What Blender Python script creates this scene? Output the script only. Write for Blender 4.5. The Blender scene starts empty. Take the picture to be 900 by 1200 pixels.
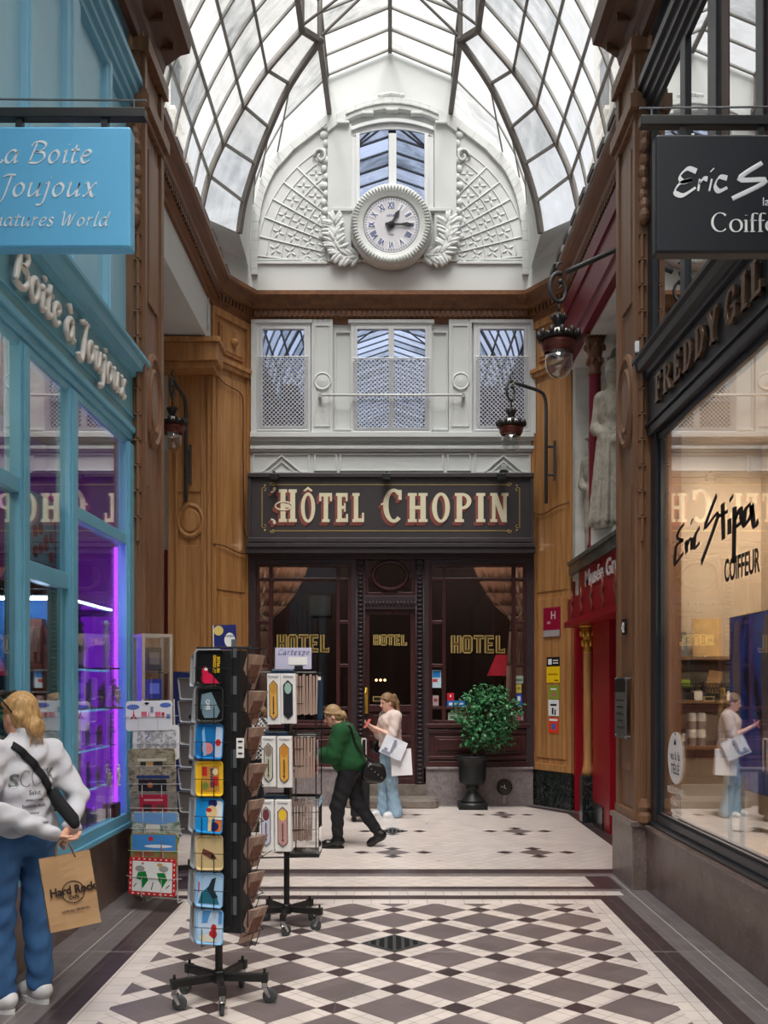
import bpy, math, random
import numpy as np
from mathutils import Vector, Matrix, Euler
R = random.Random(7); JIT = random.Random(1)
SC = bpy.context.scene
COL = SC.collection
PI = math.pi
# camera model of the photograph (900x1200): vanishing point, focal length in pixels, eye height
CU, HV, F, EYE = 457.0, 803.0, 1150.0, 1.75
def X(u, D): return (u - CU) * D / F
def Z(v, D): return EYE + (HV - v) * D / F
def W(u, v, D): return Vector((X(u, D), D, Z(v, D)))
def DX(u, x): return x * F / (u - CU)          # depth at which the wall plane x shows at column u

OFF = {}
def tag(o, label=None, cat=None, group=None, kind=None):
    if label: o['label'] = label
    if cat: o['category'] = cat
    if group: o['group'] = group
    if kind: o['kind'] = kind
    return o
def thing(name, label=None, cat=None, loc=(0, 0, 0), rz=0.0, group=None, kind=None, local=False):
    o = bpy.data.objects.new(name, None); COL.objects.link(o)
    o.location = loc; o.rotation_euler = (0, 0, rz); o.empty_display_size = .05
    OFF[o.name] = Vector((0, 0, 0)) if local else Vector(loc)
    return tag(o, label, cat, group, kind)
def copy_tree(o, parent=None):
    c = o.copy(); COL.objects.link(c); c.parent = parent
    for ch in list(o.children): copy_tree(ch, c)
    return c

def frame(n, up=(0, 0, 1)):
    n = Vector(n).normalized(); up = Vector(up)
    if abs(n.dot(up)) > .98: up = Vector((1, 0, 0))
    a = up.cross(n).normalized(); b = n.cross(a).normalized()
    return a, b, n
def TM(loc=(0, 0, 0), rx=0, ry=0, rz=0, s=1):
    return Matrix.Translation(loc) @ Euler((rx, ry, rz)).to_matrix().to_4x4() @ Matrix.Scale(s, 4)
def BASIS(o, ex, ey, ez):
    m = Matrix.Identity(4)
    for i in range(3):
        m[i][0] = ex[i]; m[i][1] = ey[i]; m[i][2] = ez[i]; m[i][3] = o[i]
    return m

class MB:
    def __init__(s): s.v = []; s.f = []; s.m = []
    def add(s, vs, fs, mi=0, T=None):
        b = len(s.v)
        if T is not None: vs = [T @ Vector(v) for v in vs]
        s.v.extend([tuple(v) for v in vs])
        s.f.extend([tuple(b + i for i in f) for f in fs]); s.m.extend([mi] * len(fs)); return s
    def box(s, x0, x1, y0, y1, z0, z1, mi=0, T=None):
        if x0 > x1: x0, x1 = x1, x0
        if y0 > y1: y0, y1 = y1, y0
        if z0 > z1: z0, z1 = z1, z0
        e = min(.0005, .08 * min(x1 - x0, y1 - y0, z1 - z0)) * JIT.random()     # keeps touching blocks from sharing one plane
        x0 -= e; y0 -= e; z0 -= e; x1 += e; y1 += e; z1 += e
        vs = [(x, y, z) for z in (z0, z1) for y in (y0, y1) for x in (x0, x1)]
        return s.add(vs, [(0, 2, 3, 1), (4, 5, 7, 6), (0, 1, 5, 4), (2, 6, 7, 3), (0, 4, 6, 2), (1, 3, 7, 5)], mi, T)
    def pbox(s, u0, u1, v0, v1, D, th=.05, mi=0):
        # a block whose front face stands at depth D and spans those columns and rows, th deep
        return s.box(X(u0, D), X(u1, D), D, D + th, Z(v1, D), Z(v0, D), mi)
    def quad(s, a, b, c, d, mi=0): return s.add([a, b, c, d], [(0, 1, 2, 3)], mi)
    def poly(s, pts, mi=0, T=None): return s.add(pts, [tuple(range(len(pts)))], mi, T)
    def prism(s, poly, o=(0, 0, 0), ex=(1, 0, 0), ey=(0, 0, 1), ez=(0, 1, 0), mi=0, T=None):
        o, ex, ey, ez = Vector(o), Vector(ex), Vector(ey), Vector(ez); n = len(poly); ez = ez * (1 + .12 * JIT.random()) if ez.length < .05 else ez
        a = [o + ex * p[0] + ey * p[1] for p in poly]; b = [p + ez for p in a]
        fs = [tuple(range(n)), tuple(range(2 * n - 1, n - 1, -1))]
        fs += [(i, i + n, (i + 1) % n + n, (i + 1) % n) for i in range(n)]
        return s.add(a + b, fs, mi, T)
    def tube(s, pts, r=.01, n=8, closed=False, mi=0, cap=True, T=None, flat=1.0):
        P = [Vector(p) for p in pts]; m = len(P)
        rs = r if isinstance(r, (list, tuple)) else [r] * m
        vs = []; prev = None
        for i in range(m):
            if closed: t = P[(i + 1) % m] - P[i - 1]
            else: t = P[min(i + 1, m - 1)] - P[max(i - 1, 0)]
            if t.length < 1e-9: t = Vector((0, 0, 1))
            t.normalize()
            if prev is None:
                a = Vector((0, 0, 1)).cross(t)
                if a.length < .1: a = Vector((1, 0, 0)).cross(t)
                a.normalize()
            else:
                a = prev - t * prev.dot(t)
                if a.length < 1e-6: a = Vector((1, 0, 0)).cross(t)
                a.normalize()
            prev = a; b = t.cross(a)
            for k in range(n):
                th = 2 * PI * k / n + PI / n
                vs.append(P[i] + a * (rs[i] * math.cos(th)) + b * (rs[i] * flat * math.sin(th)))
        fs = []
        for i in range(m if closed else m - 1):
            j = (i + 1) % m
            for k in range(n):
                l = (k + 1) % n
                fs.append((i * n + k, i * n + l, j * n + l, j * n + k))
        if cap and not closed:
            fs.append(tuple(range(n - 1, -1, -1))); fs.append(tuple((m - 1) * n + k for k in range(n)))
        return s.add(vs, fs, mi, T)
    def lathe(s, prof, n=24, c=(0, 0, 0), mi=0, T=None, mod=None):
        vs = []; m = len(prof)
        for (r, z) in prof:
            for k in range(n):
                a = 2 * PI * k / n; rr = r * (mod(a, z) if mod else 1)
                vs.append((c[0] + rr * math.cos(a), c[1] + rr * math.sin(a), c[2] + z))
        fs = []
        for i in range(m - 1):
            for k in range(n):
                l = (k + 1) % n
                fs.append((i * n + k, i * n + l, (i + 1) * n + l, (i + 1) * n + k))
        if prof[0][0] > 1e-6: fs.append(tuple(range(n - 1, -1, -1)))
        if prof[-1][0] > 1e-6: fs.append(tuple((m - 1) * n + k for k in range(n)))
        return s.add(vs, fs, mi, T)
    def ell(s, c, r, n=10, m=6, mi=0, T=None):
        vs = []; c = Vector(c)
        rr = (r, r, r) if not isinstance(r, (tuple, list)) else r
        for i in range(m + 1):
            ph = PI * i / m - PI / 2
            for k in range(n):
                a = 2 * PI * k / n
                vs.append((c.x + rr[0] * math.cos(ph) * math.cos(a), c.y + rr[1] * math.cos(ph) * math.sin(a), c.z + rr[2] * math.sin(ph)))
        fs = [(i * n + k, i * n + (k + 1) % n, (i + 1) * n + (k + 1) % n, (i + 1) * n + k) for i in range(m) for k in range(n)]
        return s.add(vs, fs, mi, T)
    def ruled(s, A, B, mi=0):
        n = len(A); return s.add(list(A) + list(B), [(i, i + 1, n + i + 1, n + i) for i in range(n - 1)], mi)
    def merge(s, o, T=None, mo=0):
        b = len(s.v); s.v.extend([tuple(T @ Vector(v)) if T is not None else v for v in o.v])
        s.f.extend([tuple(b + i for i in f) for f in o.f]); s.m.extend([i + mo for i in o.m]); return s
    def build(s, name, mats, parent=None, smooth=False, bevel=0.0, solid=0.0):
        if not isinstance(mats, (list, tuple)): mats = [mats]
        off = OFF.get(parent.name, None) if parent is not None else None
        vs = s.v if off is None or off.length == 0 else [(v[0] - off.x, v[1] - off.y, v[2] - off.z) for v in s.v]
        me = bpy.data.meshes.new(name); me.from_pydata(vs, [], s.f)
        for m in mats: me.materials.append(m)
        if len(mats) > 1: me.polygons.foreach_set('material_index', s.m)
        if smooth: me.polygons.foreach_set('use_smooth', [True] * len(me.polygons))
        me.validate(); me.update()
        o = bpy.data.objects.new(name, me); COL.objects.link(o)
        if parent is not None:
            o.parent = parent; OFF[o.name] = off if off is not None else Vector((0, 0, 0))
        if solid:
            md = o.modifiers.new('solid', 'SOLIDIFY'); md.thickness = solid; md.offset = 0
        if bevel:
            md = o.modifiers.new('bevel', 'BEVEL'); md.width = bevel; md.segments = 2; md.limit_method = 'ANGLE'; md.angle_limit = .9
        return o

# ------------------------------------------------------------------ smooth curves, letters
def crom(pts, n=6, closed=False):
    P = [Vector(p) for p in pts]; out = []; m = len(P)
    if m < 3 and not closed: return P
    for i in range(m if closed else m - 1):
        if closed: p0, p1, p2, p3 = P[i - 1], P[i], P[(i + 1) % m], P[(i + 2) % m]
        else: p0, p1, p2, p3 = P[max(i - 1, 0)], P[i], P[i + 1], P[min(i + 2, m - 1)]
        for k in range(n):
            t = k / n
            out.append(.5 * ((2 * p1) + (p2 - p0) * t + (2 * p0 - 5 * p1 + 4 * p2 - p3) * t * t + (3 * p1 - p0 - 3 * p2 + p3) * t ** 3))
    if not closed: out.append(P[-1])
    return out
def arc(cx, cy, rx, ry, a0, a1, n=12):
    return [(cx + rx * math.cos(math.radians(a0 + (a1 - a0) * i / n)), cy + ry * math.sin(math.radians(a0 + (a1 - a0) * i / n))) for i in range(n + 1)]
# single-stroke italic hand: x-height 1, capitals about 1.6
GL = {
 'a': (1.0, [[(.8, .85), (.5, 1), (.15, .65), (.12, .2), (.35, 0), (.62, .25), (.85, .95)], [(.85, .95), (.78, .3), (.82, .03), (1.0, .15)]]),
 'b': (.9, [[(.2, 1.7), (.12, .9), (.1, .1), (.4, 0), (.75, .4), (.7, .9), (.45, 1), (.15, .7)]]),
 'c': (.75, [[(.7, .85), (.45, 1), (.12, .6), (.15, .15), (.4, 0), (.7, .2)]]),
 'd': (1.0, [[(.75, .9), (.5, 1), (.12, .6), (.15, .15), (.38, 0), (.65, .3), (.85, 1.0), (1.0, 1.7)], [(.85, 1.0), (.8, .25), (.85, 0), (1.0, .15)]]),
 'e': (.8, [[(.12, .5), (.5, .58), (.7, .8), (.5, 1), (.2, .75), (.12, .3), (.35, 0), (.72, .22)]]),
 'f': (.6, [[(.85, 1.6), (.65, 1.75), (.45, 1.4), (.35, .4), (.2, -.5), (-.05, -.65)], [(.1, 1), (.7, 1.02)]]),
 'g': (.9, [[(.8, .9), (.5, 1), (.15, .6), (.2, .1), (.45, .05), (.7, .4), (.85, 1)], [(.85, 1), (.72, -.2), (.5, -.65), (.1, -.6)]]),
 'i': (.45, [[(.1, .85), (.25, 1), (.2, .3), (.25, 0), (.45, .15)], [(.32, 1.4), (.36, 1.46)]]),
 'j': (.45, [[(.1, .9), (.3, 1), (.2, -.1), (.05, -.6), (-.3, -.65)], [(.36, 1.4), (.4, 1.46)]]),
 'k': (.9, [[(.3, 1.7), (.1, 0)], [(.75, 1), (.18, .5), (.8, 0)]]),
 'l': (.45, [[(.35, 1.7), (.2, .8), (.15, .15), (.25, 0), (.45, .15)]]),
 'm': (1.45, [[(.1, .9), (.22, 1), (.15, 0)], [(.17, .5), (.45, .95), (.65, .95), (.62, .4), (.58, 0)], [(.62, .5), (.9, .95), (1.12, .95), (1.08, .3), (1.15, 0), (1.35, .15)]]),
 'n': (1.0, [[(.1, .9), (.22, 1), (.15, 0)], [(.17, .5), (.5, .95), (.75, .9), (.7, .3), (.75, 0), (.95, .15)]]),
 'o': (.9, [[(.5, 1), (.18, .7), (.15, .25), (.4, 0), (.72, .3), (.75, .75), (.5, 1)]]),
 'p': (.95, [[(.15, 1), (.25, .95), (.15, 0), (.05, -.7)], [(.2, .6), (.5, 1), (.8, .8), (.72, .2), (.4, 0), (.17, .15)]]),
 'r': (.7, [[(.1, .9), (.22, 1), (.15, 0)], [(.18, .5), (.4, .9), (.65, .98)]]),
 's': (.7, [[(.62, .88), (.4, 1), (.2, .8), (.35, .55), (.55, .35), (.45, .05), (.2, 0), (.05, .15)]]),
 't': (.6, [[(.35, 1.4), (.22, .5), (.22, .08), (.35, 0), (.55, .15)], [(.02, 1), (.6, 1.02)]]),
 'u': (1.0, [[(.1, .88), (.22, 1), (.15, .35), (.22, .02), (.45, .08), (.72, .5), (.82, 1)], [(.82, 1), (.75, .25), (.8, 0), (1.0, .15)]]),
 'v': (.85, [[(.08, .9), (.22, .98), (.35, 0)], [(.35, 0), (.65, .5), (.75, 1)]]),
 'x': (.95, [[(.1, .9), (.25, 1), (.45, .5), (.7, 0), (.9, .12)], [(.88, .95), (.7, .9), (.3, .1), (.08, .02)]]),
 'y': (.9, [[(.1, .95), (.22, 1), (.3, .2), (.5, .05), (.8, 1)], [(.8, 1), (.65, -.2), (.4, -.65), (.1, -.6)]]),
 'z': (.8, [[(.1, .95), (.75, .98), (.1, .02), (.75, .05)]]),
 'B': (1.25, [[(.45, 1.55), (.3, .8), (.15, .05)], [(.1, 1.3), (.3, 1.6), (.8, 1.65), (1.1, 1.4), (.9, 1.0), (.4, .85)], [(.45, .87), (1.0, .8), (1.15, .4), (.8, .03), (.3, 0), (.1, .1)]]),
 'C': (1.15, [[(1.15, 1.35), (.9, 1.6), (.45, 1.4), (.18, .8), (.3, .15), (.7, 0), (1.1, .3)]]),
 'E': (1.05, [[(1.0, 1.45), (.7, 1.6), (.35, 1.35), (.4, 1.0), (.7, .88)], [(.7, .88), (.25, .75), (.12, .3), (.4, 0), (.95, .2)]]),
 'G': (1.3, [[(1.15, 1.35), (.85, 1.6), (.4, 1.35), (.18, .7), (.35, .1), (.75, 0), (1.1, .3), (1.12, .7)], [(.75, .7), (1.25, .72)]]),
 'H': (1.4, [[(.35, 1.6), (.2, 0)], [(1.2, 1.6), (1.05, 0)], [(.28, .85), (1.12, .88)]]),
 'J': (.85, [[(.2, 1.45), (.5, 1.6), (1.0, 1.6)], [(.75, 1.6), (.6, .6), (.4, -.3), (.05, -.4), (-.15, -.2)]]),
 'L': (1.05, [[(.5, 1.6), (.35, .8), (.12, .1), (.05, .0)], [(.08, .04), (.5, .08), (1.0, .05), (1.05, .25)]]),
 'M': (1.6, [[(.1, 0), (.35, .8), (.45, 1.6), (.8, .2), (1.35, 1.6), (1.35, .6), (1.45, 0)]]),
 'R': (1.25, [[(.45, 1.55), (.3, .8), (.15, .0)], [(.1, 1.35), (.4, 1.62), (.9, 1.6), (1.05, 1.2), (.75, .85), (.35, .8)], [(.6, .82), (.9, .3), (1.2, 0)]]),
 'S': (1.0, [[(1.05, 1.4), (.8, 1.62), (.45, 1.4), (.5, 1.05), (.8, .7), (.75, .2), (.4, 0), (.05, .2)]]),
 'W': (1.7, [[(.1, 1.5), (.3, 1.6), (.4, 0), (.95, 1.4), (.98, 0), (1.45, 1.3), (1.7, 1.62)]]),
}
ACC = {'à': ('a', [(.25, 1.6), (.5, 1.25)]), 'é': ('e', [(.35, 1.25), (.6, 1.6)]), 'É': ('E', [(.5, 1.8), (.8, 2.05)])}
def strokes(text, x=0.0, slant=0.0, gap=.12, wx=1.0):
    out = []
    for ch in text:
        if ch == ' ': x += .55 * wx; continue
        base = ACC[ch][0] if ch in ACC else ch
        w, st = GL[base]; st = list(st)
        if ch in ACC: st = st + [ACC[ch][1]]
        for s in st: out.append([((x + p[0] * wx) + slant * p[1], p[1]) for p in s])
        x += (w + gap) * wx
    return out, x
def nib(mb, sts, s, T, w=.16, ang=40, th=.004, mi=0):
    # broad-nib lettering: every stroke is a solid ribbon in the local xy plane, th thick along z
    nx, ny = math.cos(math.radians(ang)) * w / 2, math.sin(math.radians(ang)) * w / 2
    for st in sts:
        P = crom([(p[0], p[1], 0) for p in st], 6)
        vs = []
        for i, p in enumerate(P):
            t = P[min(i + 1, len(P) - 1)] - P[max(i - 1, 0)]
            t = t.normalized() if t.length > 1e-9 else Vector((1, 0, 0))
            per = Vector((-t.y, t.x, 0)); k = nx * per.x + ny * per.y
            mn = w * .16
            k = (1 if k >= 0 else -1) * max(abs(k), mn)
            for sg, zz in ((1, 0), (-1, 0), (-1, th), (1, th)):
                q = p + per * (k * sg); vs.append((q.x * s, q.y * s, zz))
        n = len(P); fs = [(3, 2, 1, 0), (4 * n - 4, 4 * n - 3, 4 * n - 2, 4 * n - 1)]
        for i in range(n - 1):
            for k in range(4):
                l = (k + 1) % 4
                fs.append((4 * i + k, 4 * i + l, 4 * i + 4 + l, 4 * i + 4 + k))
        mb.add(vs, fs, mi, T)
def tubes(mb, sts, s, T, r, mi=0, n=8, flat=1.0, z=0.0):
    for st in sts:
        P = [(p.x * s, p.y * s, z) for p in crom([(p[0], p[1], 0) for p in st], 5)]
        mb.tube(P, r, n, mi=mi, T=T, flat=flat)
_tx = {}
def text(mb, body, size, T, th=.002, mi=0, align='CENTER', wx=1.0, bold=0.0, space=1.0):
    cu = bpy.data.curves.new('lettering', 'FONT'); cu.body = body; cu.size = size; cu.align_x = align
    cu.extrude = th / 2; cu.resolution_u = 3; cu.offset = bold; cu.space_character = space
    ob = bpy.data.objects.new('lettering', cu); COL.objects.link(ob)
    dg = bpy.context.evaluated_depsgraph_get(); ev = ob.evaluated_get(dg); me = ev.to_mesh()
    vs = [(v.co.x * wx, v.co.y, v.co.z + th / 2) for v in me.vertices]; fs = [tuple(p.vertices) for p in me.polygons]
    ev.to_mesh_clear(); bpy.data.objects.remove(ob); bpy.data.curves.remove(cu)
    return mb.add(vs, fs, mi, T)
# slab-serif capitals as lists of polygons, height 1
def ring(cx, cy, rx, ry, tx, ty, a0=0, a1=360, n=22):
    o = arc(cx, cy, rx, ry, a0, a1, n); i = arc(cx, cy, rx - tx, ry - ty, a0, a1, n)
    return [[o[k], o[k + 1], i[k + 1], i[k]] for k in range(n)]
def rc(x0, x1, y0, y1): return [(x0, y0), (x1, y0), (x1, y1), (x0, y1)]
def slab(ch, st=.2, sf=.1, serif=.07):
    S = []
    def stem(x): S.append(rc(x, x + st, 0, 1)); S.append(rc(x - serif, x + st + serif, 0, sf)); S.append(rc(x - serif, x + st + serif, 1 - sf, 1))
    if ch == 'H': stem(.07); stem(.5); S.append(rc(.07, .7, .44, .56)); w = .77
    elif ch in 'OÔ':
        S += ring(.36, .5, .36, .52, .19, .1); w = .72
        if ch == 'Ô': S += [[(.12, 1.08), (.36, 1.22), (.36, 1.13), (.2, 1.06)], [(.36, 1.22), (.6, 1.08), (.52, 1.06), (.36, 1.13)]]
    elif ch == 'C': S += ring(.38, .5, .38, .52, .19, .1, 50, 310); S.append(rc(.54, .66, .68, .98)); w = .68
    elif ch == 'G': S += ring(.38, .5, .38, .52, .19, .1, 50, 330); S.append(rc(.54, .64, .7, .98)); S.append(rc(.42, .76, .4, .5)); S.append(rc(.56, .72, .08, .45)); w = .78
    elif ch == 'T': S.append(rc(.22, .22 + st, 0, 1)); S.append(rc(.14, .3 + st, 0, sf)); S.append(rc(0, .64, .88, 1)); S.append(rc(0, .1, .72, .9)); S.append(rc(.54, .64, .72, .9)); w = .64
    elif ch == 'E': stem(.07); S += [rc(.07, .6, 0, .13), rc(.07, .58, .87, 1), rc(.07, .46, .45, .56), rc(.5, .6, 0, .28), rc(.48, .58, .72, 1), rc(.4, .48, .36, .65)]; w = .62
    elif ch == 'F': stem(.07); S += [rc(.07, .58, .87, 1), rc(.07, .46, .45, .56), rc(.48, .58, .7, 1), rc(.4, .48, .36, .65)]; w = .6
    elif ch == 'L': stem(.07); S += [rc(.07, .58, 0, .13), rc(.48, .58, 0, .32)]; w = .6
    elif ch == 'I': stem(.07); w = .36
    elif ch == 'P': stem(.07); S += ring(.3, .72, .36, .28, .18, .1, -90, 90); S.append(rc(.2, .32, .9, 1)); S.append(rc(.2, .32, .44, .54)); w = .66
    elif ch == 'R': stem(.07); S += ring(.3, .72, .36, .28, .18, .1, -90, 90); S.append(rc(.2, .32, .9, 1)); S.append(rc(.2, .32, .44, .54)); S.append([(.3, .48), (.46, .48), (.74, 0), (.54, 0)]); w = .74
    elif ch == 'D': stem(.07); S += ring(.28, .5, .42, .5, .19, .11, -90, 90); S.append(rc(.2, .3, .89, 1)); S.append(rc(.2, .3, 0, .11)); w = .72
    elif ch == 'N': S += [rc(.07, .21, 0, 1), rc(.52, .66, 0, 1), rc(0, .28, 0, sf), rc(.45, .73, .9, 1), rc(0, .25, .9, 1), [(.05, 1), (.27, 1), (.68, 0), (.46, 0)]]; w = .74
    elif ch == 'Y': S += [rc(.26, .46, 0, .5), rc(.18, .54, 0, sf), [(.26, .45), (.46, .45), (.24, 1), (.02, 1)], [(.3, .5), (.46, .42), (.7, 1), (.54, 1)], rc(-.02, .3, .9, 1), rc(.46, .76, .9, 1)]; w = .74
    else: w = .4
    return S, w
def slabtext(mb, body, T, h, th=.01, mi=0, gap=.14, wx=1.0, big=None, x0=0.0):
    x = x0
    for i, ch in enumerate(body):
        if ch == ' ': x += .45 * h; continue
        S, w = slab(ch); k = h * (big if big and (i == 0 or body[i - 1] == ' ') else 1)
        for p in S: mb.prism([(x + a * k * wx, b * k) for a, b in p], (0, 0, 0), (1, 0, 0), (0, 1, 0), (0, 0, th), mi, T)
        x += (w * wx + gap) * k
    return x

# ------------------------------------------------------------------ soft bodies: distance fields meshed with surface nets
class SDF:
    def __init__(s, lo, hi, h):
        s.lo = np.array(lo, float); s.h = h
        s.n = np.ceil((np.array(hi, float) - s.lo) / h).astype(int) + 1
        s.g = np.full(tuple(s.n), 1.0, np.float32)
    def _sub(s, lo, hi):
        a = np.clip(np.floor((np.array(lo) - s.lo) / s.h).astype(int), 0, s.n - 1)
        b = np.clip(np.ceil((np.array(hi) - s.lo) / s.h).astype(int) + 1, 1, s.n)
        if (b <= a).any(): return None
        ax = [(s.lo[i] + s.h * np.arange(a[i], b[i])) for i in range(3)]
        return (slice(a[0], b[0]), slice(a[1], b[1]), slice(a[2], b[2])), np.meshgrid(*ax, indexing='ij', sparse=True)
    def _put(s, sl, d, k, cut=False):
        g = s.g[sl]
        if cut:
            d = -d; hh = np.clip(.5 - .5 * (d - g) / k, 0, 1) if k else None
            s.g[sl] = np.maximum(g, d) if not k else -( (lambda A, B: np.minimum(A, B) - np.maximum(k - np.abs(A - B), 0) ** 2 / (4 * k))(-g, -d)); return
        s.g[sl] = np.minimum(g, d) - (np.maximum(k - np.abs(g - d), 0) ** 2 / (4 * k) if k else 0)
    def cap(s, a, b, ra, rb=None, k=.03, cut=False):
        a = np.array(a, float); b = np.array(b, float); rb = ra if rb is None else rb
        m = max(ra, rb) + k + 2 * s.h
        q = s._sub(np.minimum(a, b) - m, np.maximum(a, b) + m)
        if q is None: return s
        sl, (x, y, z) = q; ab = b - a; L = max((ab * ab).sum(), 1e-12)
        t = np.clip(((x - a[0]) * ab[0] + (y - a[1]) * ab[1] + (z - a[2]) * ab[2]) / L, 0, 1)
        d = np.sqrt((x - a[0] - t * ab[0]) ** 2 + (y - a[1] - t * ab[1]) ** 2 + (z - a[2] - t * ab[2]) ** 2) - (ra + t * (rb - ra))
        s._put(sl, d.astype(np.float32), k, cut); return s
    def chain(s, pts, rs, k=.03):
        for i in range(len(pts) - 1): s.cap(pts[i], pts[i + 1], rs[i], rs[i + 1], k)
        return s
    def ell(s, c, r, M=None, k=.03, cut=False):
        c = np.array(c, float); r = np.array(r, float); m = r.max() + k + 2 * s.h
        q = s._sub(c - m, c + m)
        if q is None: return s
        sl, (x, y, z) = q; x = x - c[0]; y = y - c[1]; z = z - c[2]
        if M is not None:
            A = np.array(M)[:3, :3].T
            x, y, z = (A[0, 0] * x + A[0, 1] * y + A[0, 2] * z, A[1, 0] * x + A[1, 1] * y + A[1, 2] * z, A[2, 0] * x + A[2, 1] * y + A[2, 2] * z)
        k0 = np.sqrt((x / r[0]) ** 2 + (y / r[1]) ** 2 + (z / r[2]) ** 2)
        k1 = np.sqrt((x / r[0] ** 2) ** 2 + (y / r[1] ** 2) ** 2 + (z / r[2] ** 2) ** 2)
        d = k0 * (k0 - 1) / np.maximum(k1, 1e-6)
        s._put(sl, d.astype(np.float32), k, cut); return s
    def clip(s, fn):
        ax = [(s.lo[i] + s.h * np.arange(s.n[i])) for i in range(3)]
        x, y, z = np.meshgrid(*ax, indexing='ij', sparse=True)
        s.g = np.maximum(s.g, fn(x, y, z)).astype(np.float32); return s
    def ripple(s, fn):
        ax = [(s.lo[i] + s.h * np.arange(s.n[i])) for i in range(3)]
        x, y, z = np.meshgrid(*ax, indexing='ij', sparse=True)
        s.g = (s.g + fn(x, y, z)).astype(np.float32); return s
    def mesh(s, mb=None, mi=0, T=None):
        g = np.pad(s.g, 1, constant_values=1.0); ins = g < 0
        c = [ins[i:ins.shape[0] - 1 + i, j:ins.shape[1] - 1 + j, k:ins.shape[2] - 1 + k] for i in (0, 1) for j in (0, 1) for k in (0, 1)]
        sm = sum(a.astype(np.int8) for a in c); act = (sm > 0) & (sm < 8)
        idx = -np.ones(act.shape, int); I = np.argwhere(act); idx[act] = np.arange(len(I))
        acc = np.zeros((len(I), 3)); cnt = np.zeros(len(I))
        corner = [(i, j, k) for i in (0, 1) for j in (0, 1) for k in (0, 1)]
        for p in range(8):
            for q in range(p + 1, 8):
                df = np.abs(np.array(corner[p]) - np.array(corner[q]))
                if df.sum() != 1: continue
                A = I + corner[p]; B = I + corner[q]
                ga = g[A[:, 0], A[:, 1], A[:, 2]]; gb = g[B[:, 0], B[:, 1], B[:, 2]]
                cr = (ga < 0) != (gb < 0); t = np.where(cr, ga / np.where(cr, ga - gb, 1), 0)
                acc += np.where(cr[:, None], A + (B - A) * t[:, None], 0); cnt += cr
        V = (acc / cnt[:, None] - 1) * s.h + s.lo
        faces = []
        for ax in range(3):
            o = [i for i in range(3) if i != ax]
            lo = [slice(1, -1)] * 3; lo[ax] = slice(0, -1); hi = list(lo); hi[ax] = slice(1, None)
            a = ins[tuple(lo)]; b = ins[tuple(hi)]; E = np.argwhere(a != b)
            if not len(E): continue
            E2 = E.copy(); E2[:, o[0]] += 1; E2[:, o[1]] += 1
            flip = a[E[:, 0], E[:, 1], E[:, 2]]
            d0 = np.zeros(3, int); d0[o[0]] = 1; d1 = np.zeros(3, int); d1[o[1]] = 1
            g4 = [E2 - d0 - d1, E2 - d1, E2, E2 - d0]
            q = np.stack([idx[G[:, 0], G[:, 1], G[:, 2]] for G in g4], 1)
            if ax == 1: flip = ~flip
            q[~flip] = q[~flip][:, ::-1]
            faces.append(q)
        Fq = np.concatenate(faces)
        mb = mb or MB(); mb.add([tuple(v) for v in V], [tuple(int(i) for i in f) for f in Fq], mi, T)
        return mb
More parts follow.
